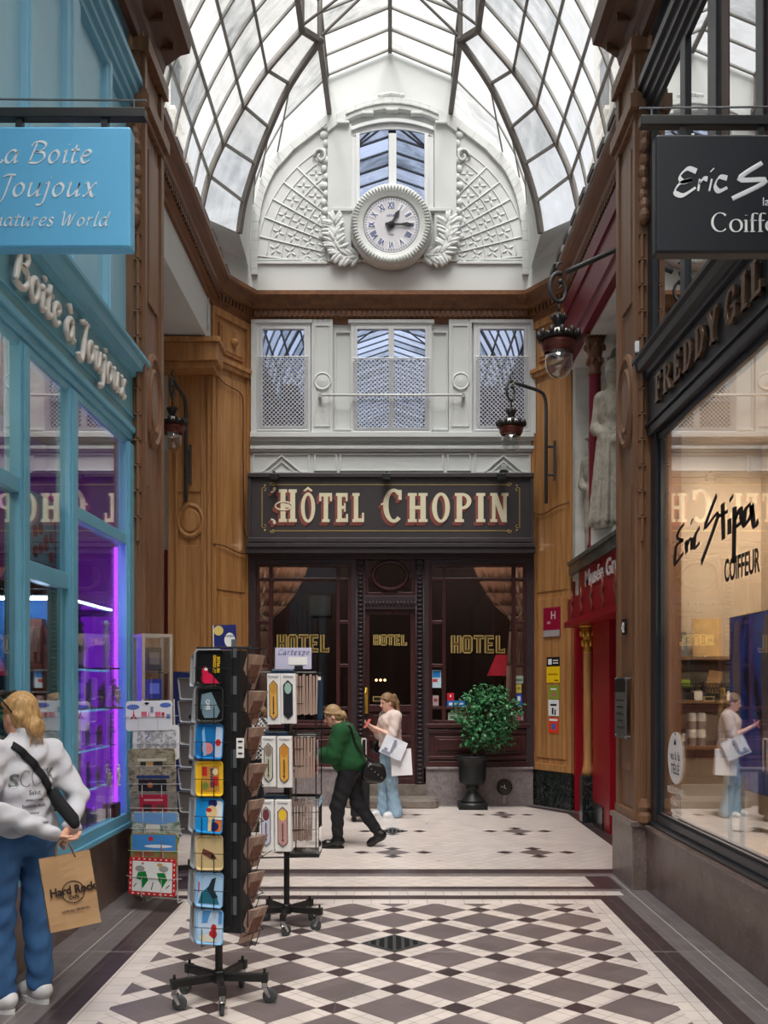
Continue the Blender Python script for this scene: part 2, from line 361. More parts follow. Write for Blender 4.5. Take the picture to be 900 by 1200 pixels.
# ------------------------------------------------------------------ materials
def lin(c):
    return tuple((((x / 255) + .055) / 1.055) ** 2.4 if x / 255 > .04045 else x / 255 / 12.92 for x in c) + (1.0,)
class NT:
    def __init__(s, name):
        s.m = bpy.data.materials.new(name); s.m.use_nodes = True; s.t = s.m.node_tree; s.t.nodes.clear()
        s.out = s.n('ShaderNodeOutputMaterial')
    def n(s, ty, **kw):
        nd = s.t.nodes.new(ty)
        for k, v in kw.items(): setattr(nd, k, v)
        return nd
    def l(s, a, b): s.t.links.new(a, b)
    def obj(s, scale=(1, 1, 1), rot=(0, 0, 0), loc=(0, 0, 0)):
        tc = s.n('ShaderNodeTexCoord'); mp = s.n('ShaderNodeMapping')
        mp.inputs['Scale'].default_value = scale; mp.inputs['Rotation'].default_value = rot; mp.inputs['Location'].default_value = loc
        s.l(tc.outputs['Object'], mp.inputs['Vector']); return mp.outputs['Vector']
    def noise(s, vec, scale=5, detail=4, rough=.55, dist=0):
        nd = s.n('ShaderNodeTexNoise'); s.l(vec, nd.inputs['Vector'])
        nd.inputs['Scale'].default_value = scale; nd.inputs['Detail'].default_value = detail
        nd.inputs['Roughness'].default_value = rough; nd.inputs['Distortion'].default_value = dist
        return nd.outputs['Fac']
    def ramp(s, fac, stops):
        r = s.n('ShaderNodeValToRGB'); s.l(fac, r.inputs['Fac']); e = r.color_ramp.elements
        while len(e) > 1: e.remove(e[-1])
        e[0].position = stops[0][0]; e[0].color = stops[0][1]
        for p, c in stops[1:]: q = e.new(p); q.color = c
        return r.outputs['Color']
    def mix(s, fac, a, b, mode='MIX'):
        m = s.n('ShaderNodeMix', data_type='RGBA', blend_type=mode)
        for i, v in ((0, fac), (6, a), (7, b)):
            if isinstance(v, (int, float, tuple)): m.inputs[i].default_value = v
            else: s.l(v, m.inputs[i])
        return m.outputs[2]
    def math(s, op, a, b=0.0):
        m = s.n('ShaderNodeMath', operation=op)
        for i, v in ((0, a), (1, b)):
            if isinstance(v, (int, float)): m.inputs[i].default_value = v
            else: s.l(v, m.inputs[i])
        return m.outputs[0]
    def bsdf(s, col, rough=.6, metal=0.0, spec=.5, bump=None, bstr=.3, bdist=.01, sheen=0):
        b = s.n('ShaderNodeBsdfPrincipled')
        if isinstance(col, tuple): b.inputs['Base Color'].default_value = col
        else: s.l(col, b.inputs['Base Color'])
        if isinstance(rough, (int, float)): b.inputs['Roughness'].default_value = rough
        else: s.l(rough, b.inputs['Roughness'])
        b.inputs['Metallic'].default_value = metal; b.inputs['Specular IOR Level'].default_value = spec
        if sheen: b.inputs['Sheen Weight'].default_value = sheen
        if bump is not None:
            bp = s.n('ShaderNodeBump'); bp.inputs['Strength'].default_value = bstr; bp.inputs['Distance'].default_value = bdist
            s.l(bump, bp.inputs['Height']); s.l(bp.outputs['Normal'], b.inputs['Normal'])
        s.l(b.outputs[0], s.out.inputs[0]); return b
_mc = {}
def plain(name, c, rough=.6, metal=0.0, var=.12, vs=9.0, spec=.4, bump=0.0, stretch=(1, 1, 1), sheen=0):
    if name in _mc: return _mc[name]
    t = NT(name); v = t.obj(stretch); f = t.noise(v, vs, 4)
    a = lin(c); d = tuple(x * (1 - var) for x in a[:3]) + (1,); l = tuple(min(1, x * (1 + var)) for x in a[:3]) + (1,)
    col = t.ramp(f, [(.3, d), (.7, l)])
    t.bsdf(col, rough, metal, spec, bump=f if bump else None, bstr=bump, sheen=sheen)
    _mc[name] = t.m; return t.m
def glow(name, c, s):
    t = NT(name); e = t.n('ShaderNodeEmission'); e.inputs[0].default_value = lin(c); e.inputs[1].default_value = s
    t.l(e.outputs[0], t.out.inputs[0]); return t.m
def wood(name, a, b, rough=.45, axis=2, scale=1.0, fine=.5):
    t = NT(name); st = [9, 9, 9]; st[axis] = .55
    v = t.obj(tuple(x * scale for x in st))
    f1 = t.noise(v, 1.6, 5, .6, 1.2); st2 = [60, 60, 60]; st2[axis] = 1.5
    f2 = t.noise(t.obj(tuple(x * scale for x in st2)), 1.0, 3, .6)
    w = t.n('ShaderNodeTexWave', wave_type='RINGS', rings_direction='X' if axis != 0 else 'Y'); st3 = [2.6, 2.6, 2.6]; st3[axis] = .12
    t.l(t.obj(tuple(x * scale for x in st3)), w.inputs['Vector']); w.inputs['Scale'].default_value = .8
    w.inputs['Distortion'].default_value = 9; w.inputs['Detail'].default_value = 3; w.inputs['Detail Scale'].default_value = 1.4
    f = t.math('ADD', t.math('MULTIPLY', f1, .7), t.math('MULTIPLY', w.outputs['Fac'], .14)); f = t.math('ADD', f, t.math('MULTIPLY', f2, .35 * fine))
    col = t.ramp(f, [(.25, lin(b)), (.75, lin(a))])
    t.bsdf(col, rough, 0, .4, bump=f2, bstr=.05, bdist=.002); return t.m
def stone(name, cols, scale=6, rough=.35, spec=.5, vein=None, bump=0):
    t = NT(name); v = t.obj(); f = t.noise(v, scale, 8, .65, .6)
    col = t.ramp(f, [(.28 + .44 * i / (len(cols) - 1), lin(c)) for i, c in enumerate(cols)])
    if vein:
        g = t.noise(v, scale * .45, 6, .6, 2.5); g = t.math('ABSOLUTE', t.math('SUBTRACT', g, .5)); g = t.math('LESS_THAN', g, .008)
        col = t.mix(t.math('MULTIPLY', g, .5), col, lin(vein))
    t.bsdf(col, rough, 0, spec); return t.m
def tile(name, c, grout, size, rot=0.0, loc=(0, 0, 0), var=.08, rough=.32, w=None):
    # unglazed floor tile with thin joints; size in metres, rot turns the joint grid
    t = NT(name)
    tc = t.n('ShaderNodeTexCoord'); mp = t.n('ShaderNodeMapping', vector_type='TEXTURE'); mp.inputs['Rotation'].default_value = (0, 0, rot); mp.inputs['Location'].default_value = loc
    t.l(tc.outputs['Object'], mp.inputs['Vector'])
    b = t.n('ShaderNodeTexBrick', offset=0.0, squash=1.0); t.l(mp.outputs[0], b.inputs['Vector'])
    b.inputs['Scale'].default_value = 1; b.inputs['Brick Width'].default_value = w or size; b.inputs['Row Height'].default_value = size
    b.inputs['Mortar Size'].default_value = .0022; b.inputs['Mortar Smooth'].default_value = .3; b.inputs['Bias'].default_value = 0
    a = lin(c); b.inputs['Color1'].default_value = tuple(x * (1 - var) for x in a[:3]) + (1,); b.inputs['Color2'].default_value = tuple(min(1, x * (1 + var)) for x in a[:3]) + (1,)
    b.inputs['Mortar'].default_value = lin(grout)
    f = t.noise(t.obj(), 3.5, 5, .6); d = t.ramp(f, [(.3, (.86, .86, .86, 1)), (.7, (1.05, 1.04, 1.03, 1))])
    col = t.mix(1.0, b.outputs['Color'], d, 'MULTIPLY')
    r = t.math('ADD', t.math('MULTIPLY', f, .25), rough - .12)
    t.bsdf(col, r, 0, .45, bump=t.math('MULTIPLY', b.outputs['Fac'], -1.0), bstr=.25, bdist=.003); return t.m
def glass(name, k=1.6, base=.0, tint=(255, 255, 255), rough=.0, dirt=0.0, gtint=(255, 255, 255)):
    # thin window pane: clear, with the mirror share rising towards grazing view (Schlick)
    t = NT(name); lw = t.n('ShaderNodeLayerWeight'); lw.inputs['Blend'].default_value = .5
    f = t.math('POWER', lw.outputs['Facing'], 5.0); f = t.math('ADD', t.math('MULTIPLY', f, .96), .04)
    f = t.math('MINIMUM', t.math('ADD', t.math('MULTIPLY', f, k), base), 1.0)
    tr = t.n('ShaderNodeBsdfTransparent'); tr.inputs[0].default_value = lin(tint)
    g = t.n('ShaderNodeBsdfGlossy'); g.inputs['Roughness'].default_value = rough; g.inputs['Color'].default_value = lin(gtint)
    mx = t.n('ShaderNodeMixShader'); t.l(f, mx.inputs[0]); t.l(tr.outputs[0], mx.inputs[1]); t.l(g.outputs[0], mx.inputs[2])
    t.l(mx.outputs[0], t.out.inputs[0]); return t.m
def roofglass(name):
    # wired roof glass, greyed by grime: part clear, part milky
    t = NT(name); v = t.obj()
    n1 = t.noise(v, 1.3, 5, .65, .8); n2 = t.noise(t.obj((1.0, 6.0, 1.0)), 2.0, 3, .6)
    gi = t.n('ShaderNodeNewGeometry')
    ri = t.math('MULTIPLY', gi.outputs['Random Per Island'], .5)
    f = t.math('ADD', t.math('MULTIPLY', n1, .7), t.math('MULTIPLY', n2, .3)); f = t.math('ADD', f, ri)
    col = t.ramp(f, [(.38, lin((120, 122, 120))), (.55, lin((196, 196, 193))), (.72, lin((234, 232, 228))), (.9, lin((250, 248, 246)))])
    tr = t.n('ShaderNodeBsdfTransparent'); t.l(col, tr.inputs[0])
    tl = t.n('ShaderNodeBsdfTranslucent'); t.l(col, tl.inputs[0])
    gl = t.n('ShaderNodeBsdfGlossy'); gl.inputs['Roughness'].default_value = .25
    a = t.n('ShaderNodeMixShader'); a.inputs[0].default_value = .14; t.l(tr.outputs[0], a.inputs[1]); t.l(tl.outputs[0], a.inputs[2])
    b = t.n('ShaderNodeMixShader'); b.inputs[0].default_value = .06; t.l(a.outputs[0], b.inputs[1]); t.l(gl.outputs[0], b.inputs[2])
    t.l(b.outputs[0], t.out.inputs[0]); return t.m

oak = wood('golden_oak', (206, 154, 100), (148, 100, 56), fine=.25)
oak_h = wood('golden_oak_across', (202, 150, 96), (144, 98, 54), axis=0)
oak_y = wood('oak_moulding_lengthwise', (140, 92, 56), (88, 52, 30), axis=1)
walnut = wood('brown_oak_pilaster', (146, 108, 80), (98, 68, 48))
cornice_m = wood('dark_cornice_wood', (106, 70, 50), (66, 40, 28), axis=1)
mahog = wood('dark_mahogany', (80, 46, 44), (46, 25, 26), rough=.28, scale=.8)
mahog_h = wood('dark_mahogany_across', (86, 48, 46), (48, 26, 27), rough=.28, axis=0, scale=.8)
mahog_blk = plain('blackened_carved_wood', (60, 48, 52), .38, var=.2, vs=20)
white_p = plain('white_wall_paint', (206, 209, 208), .62, var=.025, vs=2.5)
white_s = plain('white_stucco', (208, 211, 209), .7, var=.05, vs=8)
white_w = plain('white_window_paint', (216, 218, 220), .45, var=.02)
steel = plain('grey_painted_steel', (122, 120, 116), .5, var=.1, vs=4)
roof_gl = roofglass('wired_roof_glass')
blue_p = plain('sky_blue_paint', (150, 206, 232), .4, var=.04, vs=3)
blue_d = plain('deeper_blue_paint', (108, 174, 204), .38, var=.06, vs=3)
blue_sign = plain('bright_blue_sign_paint', (104, 184, 230), .4, var=.03, vs=2)
teal_p = plain('teal_door_paint', (78, 158, 166), .4, var=.05)
black_p = plain('black_blue_paint', (40, 44, 50), .35, var=.08, vs=4)
black_s = plain('black_sign_paint', (28, 31, 38), .45, var=.05)
black_m = plain('black_iron', (26, 26, 27), .42, var=.15, spec=.5)
grey_iron = plain('dark_grey_iron', (62, 64, 64), .5, var=.12)
copper = plain('aged_copper', (116, 66, 58), .35, metal=.6, var=.25, vs=14)
maroon = plain('maroon_paint', (112, 28, 44), .4, var=.05, vs=3)
red_p = plain('museum_red_paint', (150, 18, 34), .35, var=.05, vs=3)
red_d = plain('deep_red_paint', (112, 12, 20), .38, var=.06)
gold = plain('gilding', (206, 160, 62), .35, metal=.55, var=.15)
goldleaf = plain('gold_leaf_lettering', (206, 180, 108), .4, metal=.4, var=.1)
cream_l = plain('cream_lettering', (222, 214, 184), .5, var=.05)
brick_l = plain('brick_red_lettering_shade', (138, 74, 66), .55, var=.05)
white_l = plain('white_lettering', (238, 242, 244), .5, var=.02)
black_l = plain('black_lettering', (18, 18, 20), .5, var=.02)
bronze = plain('bronze_letters', (122, 98, 80), .35, metal=.7, var=.1)
sign_brown = plain('charcoal_brown_sign', (62, 56, 58), .4, var=.05)
granite_g = stone('grey_plinth_stone', [(110, 98, 98), (132, 122, 122), (148, 138, 138)], 14, .45, vein=(190, 180, 176))
granite_b = stone('brown_polished_plinth', [(88, 70, 64), (114, 95, 88), (130, 111, 104)], 5, .3, vein=(150, 130, 122))
granite_n = stone('grey_brown_pier_stone', [(104, 90, 84), (122, 106, 100), (136, 122, 116)], 7, .35, vein=(170, 155, 148))
marble_k = stone('black_green_marble', [(14, 18, 18), (26, 32, 32), (44, 52, 50)], 9, .18, vein=(120, 130, 124))
marble_gr = stone('dark_green_marble', [(44, 54, 52), (66, 76, 72), (88, 98, 92)], 9, .25, vein=(130, 140, 134))
stone_w = stone('pale_statue_stone', [(120, 116, 104), (160, 154, 142), (184, 178, 166)], 7, .7)
stone_n = stone('niche_render', [(184, 182, 176), (206, 204, 198), (218, 217, 212)], 2.2, .8)
step_m = stone('worn_step_stone', [(92, 84, 78), (122, 112, 104), (140, 130, 122)], 8, .5)
glass_shop = glass('shop_window_glass', 2.0, .02)
glass_hotel = glass('hotel_window_glass', 1.1, .0, (236, 232, 232))
glass_up = glass('reflecting_upper_glass', 1.2, .72, (60, 62, 64), gtint=(204, 220, 255))
glass_black = glass('salon_upper_glass', 1.6, .3, (40, 40, 42))
glass_bowl = glass('lamp_glass', 2.2, .06, (236, 240, 240))
glass_shelf = glass('glass_shelf', 1.4, .12, (150, 214, 220))
plastic_clear = glass('clear_plastic', 1.5, .05)
chrome = plain('chrome', (170, 170, 172), .22, metal=.9, var=.1)
alu = plain('worn_aluminium', (158, 154, 146), .4, metal=.35, var=.12)
rubber = plain('grey_rubber', (66, 70, 72), .6)
tin = plain('bare_tin_back', (176, 178, 182), .4, metal=.15, var=.1, vs=5)
paper_w = plain('white_card', (232, 230, 228), .6, var=.02)
kraft = plain('kraft_paper', (178, 142, 104), .7, var=.08, vs=4)
woodcard = wood('thin_wooden_cards', (186, 162, 148), (136, 112, 102), rough=.6, scale=1.5)
skin = plain('skin', (224, 172, 148), .5, var=.04)
skin2 = plain('fair_skin', (232, 184, 164), .5, var=.04)
lip = plain('lips', (186, 96, 92), .45); eye_m = plain('eyes', (50, 38, 32), .3)
hair_b = plain('blonde_hair', (188, 150, 100), .5, var=.4, vs=26, stretch=(3, 3, .4), bump=.5)
hair_l = plain('light_brown_hair', (134, 104, 74), .5, var=.35, vs=26, stretch=(3, 3, .4), bump=.5)
hair_d = plain('ash_blonde_hair', (152, 124, 88), .5, var=.4, vs=26, stretch=(3, 3, .4), bump=.5)
sweat_w = plain('white_sweatshirt', (208, 208, 216), .85, var=.03, vs=6, bump=.1)
shirt_p = plain('pale_pink_knit', (220, 200, 192), .85, var=.05, vs=30, bump=.15)
knit_g = plain('dark_green_knit', (18, 70, 34), .9, var=.12, vs=22, bump=.2)
denim = plain('blue_denim', (60, 102, 152), .85, var=.22, vs=7, bump=.2, stretch=(1.5, 1.5, .8))
denim_l = plain('light_blue_denim', (156, 186, 208), .85, var=.12, vs=8, bump=.15)
black_c = plain('black_cloth', (24, 25, 30), .85, var=.15)
leather = plain('black_leather', (18, 18, 20), .35, var=.15, spec=.5)
shoe_w = plain('white_leather', (228, 228, 230), .5, var=.03)
nail_m = plain('violet_nail_varnish', (84, 60, 160), .25)
_t = NT('sheer_taupe_curtain'); _a = _t.n('ShaderNodeBsdfDiffuse'); _b = _t.n('ShaderNodeBsdfTranslucent'); _c = _t.n('ShaderNodeMixShader'); _a.inputs[0].default_value = _b.inputs[0].default_value = lin((214, 192, 176)); _c.inputs[0].default_value = .6
_t.l(_a.outputs[0], _c.inputs[1]); _t.l(_b.outputs[0], _c.inputs[2]); _t.l(_c.outputs[0], _t.out.inputs[0]); curtain_m = _t.m
dark_room = plain('dark_panelled_room', (46, 26, 22), .6, var=.2)
dark_room2 = plain('dim_brown_room', (70, 42, 24), .6, var=.2)
leaf_m = plain('glossy_green_leaf', (62, 122, 76), .38, var=.35, vs=12)
bark = plain('thin_brown_bark', (84, 70, 54), .8, var=.2)
urn_m = plain('black_cast_urn', (32, 34, 36), .45, var=.12)
def pal(c, rough=.45, name=None): return plain(name or 'colour_%d_%d_%d' % tuple(c), c, rough, var=.04)
# ------------------------------------------------------------------ floor: checkered field, bands, rosette field
A_, P_ = .133, .665
CX0, CY0 = .03, 6.315                      # centre of one small dark tile
cream = tile('cream_floor_tile', (214, 203, 197), (136, 124, 118), A_, PI / 4, (CX0, CY0, 0), .04)
cream_b = tile('cream_border_tile', (216, 206, 200), (128, 116, 110), .15, 0, (0, .02, 0), .04)
mauve = tile('mauve_grey_tile', (112, 101, 101), (126, 116, 114), .1685, PI / 4, (CX0, CY0, 0), .08)
dark_t = tile('dark_plum_tile', (70, 58, 60), (104, 94, 94), .15, 0, (0, .02, 0), .1)
grey_t = tile('grey_band_tile', (118, 111, 112), (150, 142, 140), .15, 0, (0, .02, 0), .07)
joint = plain('pale_joint', (176, 168, 160), .7)
floor = MB()
FM = [cream, cream_b, mauve, dark_t, grey_t, joint]
X0f, X1f, Y1f = -1.52, 1.57, 7.86
def frect(x0, x1, y0, y1, mi, z): floor.quad((x0, y0, z), (x1, y0, z), (x1, y1, z), (x0, y1, z), mi)
frect(-4.5, 4.5, -8, 18, 4, 0)
frect(X0f, X1f, -8, Y1f, 0, .0004)
frect(X0f - .15, X0f, -8, 8.02, 1, .0004); frect(X1f, X1f + .15, -8, 8.02, 1, .0004); frect(X0f, X1f, Y1f, 8.02, 1, .0004)
frect(X0f - .32, X0f - .15, -8, 8.17, 3, .0004); frect(X1f + .15, X1f + .32, -8, 8.17, 3, .0004); frect(X0f - .15, X1f + .15, 8.02, 8.17, 3, .0004)
frect(-1.9, 1.95, 8.17, 8.33, 1, .0004); frect(-1.95, 2.0, 8.33, 8.42, 4, .0006); frect(-1.95, 2.0, 8.42, 8.53, 3, .0004)
frect(-1.75, 1.78, 8.53, 8.98, 0, .0004); frect(-1.95, -1.75, 8.53, 8.98, 3, .0004); frect(1.78, 2.0, 8.53, 8.98, 3, .0004)
frect(-2.3, 2.3, 8.98, 9.12, 4, .0006); frect(-2.3, 2.3, 9.12, 9.34, 3, .0004)
floor.poly([(-2.2, 9.34, .0004), (2.2, 9.34, .0004), (2.42, 9.6, .0004), (2.42, 13.35, .0004), (1.95, 14.15, .0004), (-1.95, 14.15, .0004), (-2.42, 13.35, .0004), (-2.42, 9.6, .0004)], 0)
floor.poly([(2.42, 9.55, .0005), (2.58, 9.55, .0005), (2.58, 13.45, .0005), (2.42, 13.35, .0005)], 3)
floor.poly([(-2.42, 9.55, .0005), (-2.58, 9.55, .0005), (-2.58, 13.45, .0005), (-2.42, 13.35, .0005)], 3)
floor.poly([(2.42, 13.35, .0005), (2.58, 13.45, .0005), (2.02, 14.3, .0005), (1.95, 14.15, .0005)], 3)
floor.poly([(-2.42, 13.35, .0005), (-2.58, 13.45, .0005), (-2.02, 14.3, .0005), (-1.95, 14.15, .0005)], 3)
def clip_rect(poly, x0, x1, y0, y1):
    for ax, val, keep in ((0, x0, 1), (0, x1, -1), (1, y0, 1), (1, y1, -1)):
        out = []
        for i in range(len(poly)):
            p, q = poly[i - 1], poly[i]; a = (p[ax] - val) * keep; b = (q[ax] - val) * keep
            if (a >= 0) != (b >= 0):
                t = a / (a - b); out.append((p[0] + (q[0] - p[0]) * t, p[1] + (q[1] - p[1]) * t))
            if b >= 0: out.append(q)
        poly = out
        if not poly: return None
    return poly
def diamond(cx, cy, side, mi, lim=None, z=.0009):
    h = side / math.sqrt(2); p = [(cx - h, cy), (cx, cy - h), (cx + h, cy), (cx, cy + h)]
    if lim: p = clip_rect(p, *lim)
    if p and len(p) > 2: floor.poly([(a, b, z) for a, b in p], mi)
BIG = P_ / math.sqrt(2) - A_
lim = (X0f + .002, X1f - .002, -8, Y1f - .002)
for i in range(-6, 7):
    for j in range(-44, 10):
        sx, sy = CX0 + i * P_ / 2, CY0 + j * P_ / 2
        if -2 < sx < 2.1 and -8 < sy < 8.3:
            if (i + j) % 2 == 0: diamond(sx, sy, A_, 3, lim)
            else: diamond(sx, sy, BIG, 2, lim)
for i in (-1, 0, 1):
    for j in range(3):
        cx, cy = .03 + 1.5 * i, 10.27 + 1.49 * j
        diamond(cx, cy, .273, 2)
        for dx, dy in ((.327, 0), (-.327, 0), (0, .327 * .72), (0, -.327 * .72)): diamond(cx + dx, cy + dy, A_, 3)
frect(-2.24, 2.19, 6.435, 6.442, 5, .0011)                     # pale expansion joint across the passage
frect(-2.0, -1.992, -8, 9, 5, .0007); frect(2.03, 2.038, -8, 9, 5, .0007)
fl = floor.build('floor', FM); tag(fl, kind='structure')

def drain(cx, cy, side, label):
    o = thing('drain_grate', label, 'drain', (cx, cy, 0))
    h = side / math.sqrt(2); m = MB()
    P = [Vector((cx - h, cy, 0)), Vector((cx, cy - h, 0)), Vector((cx + h, cy, 0)), Vector((cx, cy + h, 0))]
    for k in range(4):
        a, b = P[k], P[(k + 1) % 4]; c = Vector((cx, cy, 0))
        ia, ib = a + (c - a) * .1, b + (c - b) * .1; z = Vector((0, 0, .006))
        m.add([a, b, ib, ia, a + z, b + z, ib + z, ia + z], [(4, 5, 6, 7), (0, 1, 5, 4), (3, 2, 6, 7)])
    m.build('rim', grey_iron, o)
    m = MB(); n = 7
    for k in range(n):
        x = cx - h * .78 + h * 1.56 * k / (n - 1); hh = (h - abs(x - cx)) * .88
        m.box(x - .011, x + .011, cy - hh, cy + hh, .001, .006)
    m.build('bar', grey_iron, o)
    m = MB(); m.poly([(cx - h * .95, cy, .0012), (cx, cy - h * .95, .0012), (cx + h * .95, cy, .0012), (cx, cy + h * .95, .0012)]); m.build('pit', plain('dark_pit', (14, 13, 13), .9), o)
drain(.03, 6.65, .31, 'diamond-shaped iron drain grate among the checkered tiles')
drain(.03, 11.76, .262, 'small diamond drain grate in the far pale floor behind the walking woman')

# ------------------------------------------------------------------ glazed iron roof
RX = [(-2.45, 7.80), (-2.33, 8.32), (-2.15, 8.74), (-1.89, 9.22), (-1.59, 9.68), (-1.137, 10.2)]
R2 = [(-2.02, 13.13, 7.80), (-1.948, 13.1, 8.2), (-1.787, 13.05, 8.68), (-1.594, 13.0, 9.13), (-1.317, 12.95, 9.68), (-.92, 12.87, 10.2)]
WA = [(-2.05, 14.48, 7.8), (-2.06, 14.48, 8.35), (-2.02, 14.48, 8.85), (-1.91, 14.48, 9.25), (-1.66, 14.48, 9.62), (-.895, 14.48, 10.2)]
YN = 12.65; YB = -7.0; EAVE = 10.74; RIDGE = 11.12
ys = [YN]
while ys[-1] > YB: ys.append(ys[-1] - .55)
roof = thing('ceiling', kind='structure'); OFF[roof.name] = Vector((0, 0, 0))
gl = MB(); bars = MB(); ribs = MB(); plaster = MB()
def mir(p): return (-p[0], p[1], p[2])
for sg in (1, -1):
    S = (lambda p: p) if sg == 1 else mir
    for i in range(len(ys) - 1):                                # side vault panes
        for k in range(5):
            a, b = RX[k], RX[k + 1]; y0, y1 = ys[i + 1], ys[i]
            gl.quad(*[S(q) for q in ((a[0], y0, a[1]), (a[0], y1, a[1]), (b[0], y1, b[1]), (b[0], y0, b[1]))])
    for k in range(1, 5): bars.tube([S((RX[k][0], YB, RX[k][1])), S((RX[k][0], YN, RX[k][1]))], .023, 4)
    for y in ys[1:]: bars.tube([S((p.x, y, p.y)) for p in crom([(a, b, 0) for a, b in RX], 3)], .023, 4)
    main = [S((p.x, YN, p.y)) for p in crom([(a, b, 0) for a, b in RX], 4)]
    ribs.tube(main, .045, 4)
    for y in (YN - 4.4, YN - 8.8): ribs.tube([(p[0], y, p[2]) for p in main], .04, 4)
    ribs.tube([S((-1.137, YB, 10.2)), S((-1.137, YN, 10.2))], .05, 4)        # purlin beam
    ribs.tube([S((-1.137, YN, 10.2)), S((-.92, 12.87, 10.2))], .05, 4)
    ribs.tube([S((-.92, 12.87, 10.2)), S((-.895, 14.48, 10.2))], .05, 4)
    ribs.tube([S(tuple(p)) for p in crom(R2, 4)], .046, 4)
    for k in range(5):                                          # chamfer panes, then the end bay
        a, b = RX[k], RX[k + 1]
        if k > 0 or True:
            gl.quad(*[S(q) for q in ((a[0], YN, a[1]), R2[k], R2[k + 1], (b[0], YN, b[1]))])
        if k: bars.tube([S((a[0], YN, a[1])), S(R2[k])], .023, 4)
    for k in range(5):
        tgt = gl if k >= 2 else plaster
        A = [Vector(R2[k]).lerp(Vector(WA[k]), t) for t in (0, .5, 1)]; B = [Vector(R2[k + 1]).lerp(Vector(WA[k + 1]), t) for t in (0, .5, 1)]
        for q in range(2): tgt.quad(*[S(tuple(w)) for w in (A[q], A[q + 1], B[q + 1], B[q])])
        if k >= 2: bars.tube([S(R2[k]), S(WA[k])], .015, 4)
    mid = [S(tuple(Vector(R2[k]).lerp(Vector(WA[k]), .5))) for k in range(2, 6)]; bars.tube(mid, .015, 4)
    # lantern: upright glass and sloping glass with a bar every half metre
    yl = 14.45; Lx = lambda y: 1.137 if y < YN else (.92 if y > 12.87 else 1.137 - (y - YN) / .22 * .217)
    yy = [yl - .45 * i for i in range(48)]
    for i in range(len(yy) - 1):
        y1, y0 = yy[i], yy[i + 1]; x1, x0 = Lx(y1), Lx(y0)
        gl.quad(S((-x0, y0, 10.22)), S((-x1, y1, 10.22)), S((-x1, y1, EAVE)), S((-x0, y0, EAVE)))
        gl.quad(S((-x0, y0, EAVE)), S((-x1, y1, EAVE)), S((0, y1, RIDGE)), S((0, y0, RIDGE)))
        bars.tube([S((-x1, y1, 10.22)), S((-x1, y1, EAVE)), S((0, y1, RIDGE))], .024, 4)
    ribs.tube([S((-1.137, YB, EAVE)), S((-1.137, YN, EAVE)), S((-.92, 12.87, EAVE)), S((-.92, 14.48, EAVE))], .03, 4)
    for y in (YN, 12.87, YN - 4.4, YN - 8.8):
        x = Lx(y); ribs.tube([S((-x, y, 10.2)), S((-x, y, EAVE))], .035, 6)
        ribs.tube([S((-x, y, 10.25)), S((-.12, y, 11.02))], .02, 6)
        ribs.ell(S((-x, y, 10.2)), .06, 8, 6)
ribs.tube([(0, YB, RIDGE - .02), (0, 14.48, RIDGE - .02)], .04, 4)
gl.build('glazing', roof_gl, roof)
bars.build('glazing_bars', steel, roof); ribs.build('iron_rib', plain('brown_grey_iron', (104, 98, 94), .5, var=.1), roof); plaster.build('plaster_infill', white_p, roof)
# ------------------------------------------------------------------ walls of the end court and the passage
def offset_path(path, off):
    # moves an open plan polyline to its right-hand (inner) side by off, mitred
    P = [Vector((p[0], p[1])) for p in path]; out = []
    for i in range(len(P)):
        ds = []
        if i > 0: ds.append((P[i] - P[i - 1]).normalized())
        if i < len(P) - 1: ds.append((P[i + 1] - P[i]).normalized())
        ns = [Vector((d.y, -d.x)) for d in ds]
        if len(ns) == 1: out.append(P[i] + ns[0] * off)
        else:
            b = (ns[0] + ns[1]).normalized(); out.append(P[i] + b * (off / max(b.dot(ns[0]), .3)))
    return out
def moulding(mb, path, prof, mi=0):
    rings_ = [offset_path(path, o) for o, z in prof]
    m = len(prof); n = len(path); vs = []
    for k in range(m): vs += [(p.x, p.y, prof[k][1]) for p in rings_[k]]
    fs = [(k * n + i, k * n + i + 1, ((k + 1) % m) * n + i + 1, ((k + 1) % m) * n + i) for k in range(m) for i in range(n - 1)]
    fs += [tuple(k * n for k in range(m)), tuple(k * n + n - 1 for k in range(m))]
    return mb.add(vs, fs, mi)
def wallseg(mb, p0, p1, s0, s1, o0, o1, z0, z1, mi=0):
    # a block on a plan wall line p0->p1: from s0 to s1 metres along it, standing out between o0 and o1 on its right-hand side
    a, b = Vector((p0[0], p0[1])), Vector((p1[0], p1[1])); d = (b - a).normalized(); n = Vector((d.y, -d.x))
    T = BASIS((a.x, a.y, 0), (d.x, d.y, 0), (n.x, n.y, 0), (0, 0, 1))
    return mb.box(s0, s1, o0, o1, z0, z1, mi, T)
LC0, LC1, RC0, RC1 = (-2.5, 13.7), (-2.08, 14.45), (2.1, 14.45), (2.55, 13.7)
D0 = 14.5
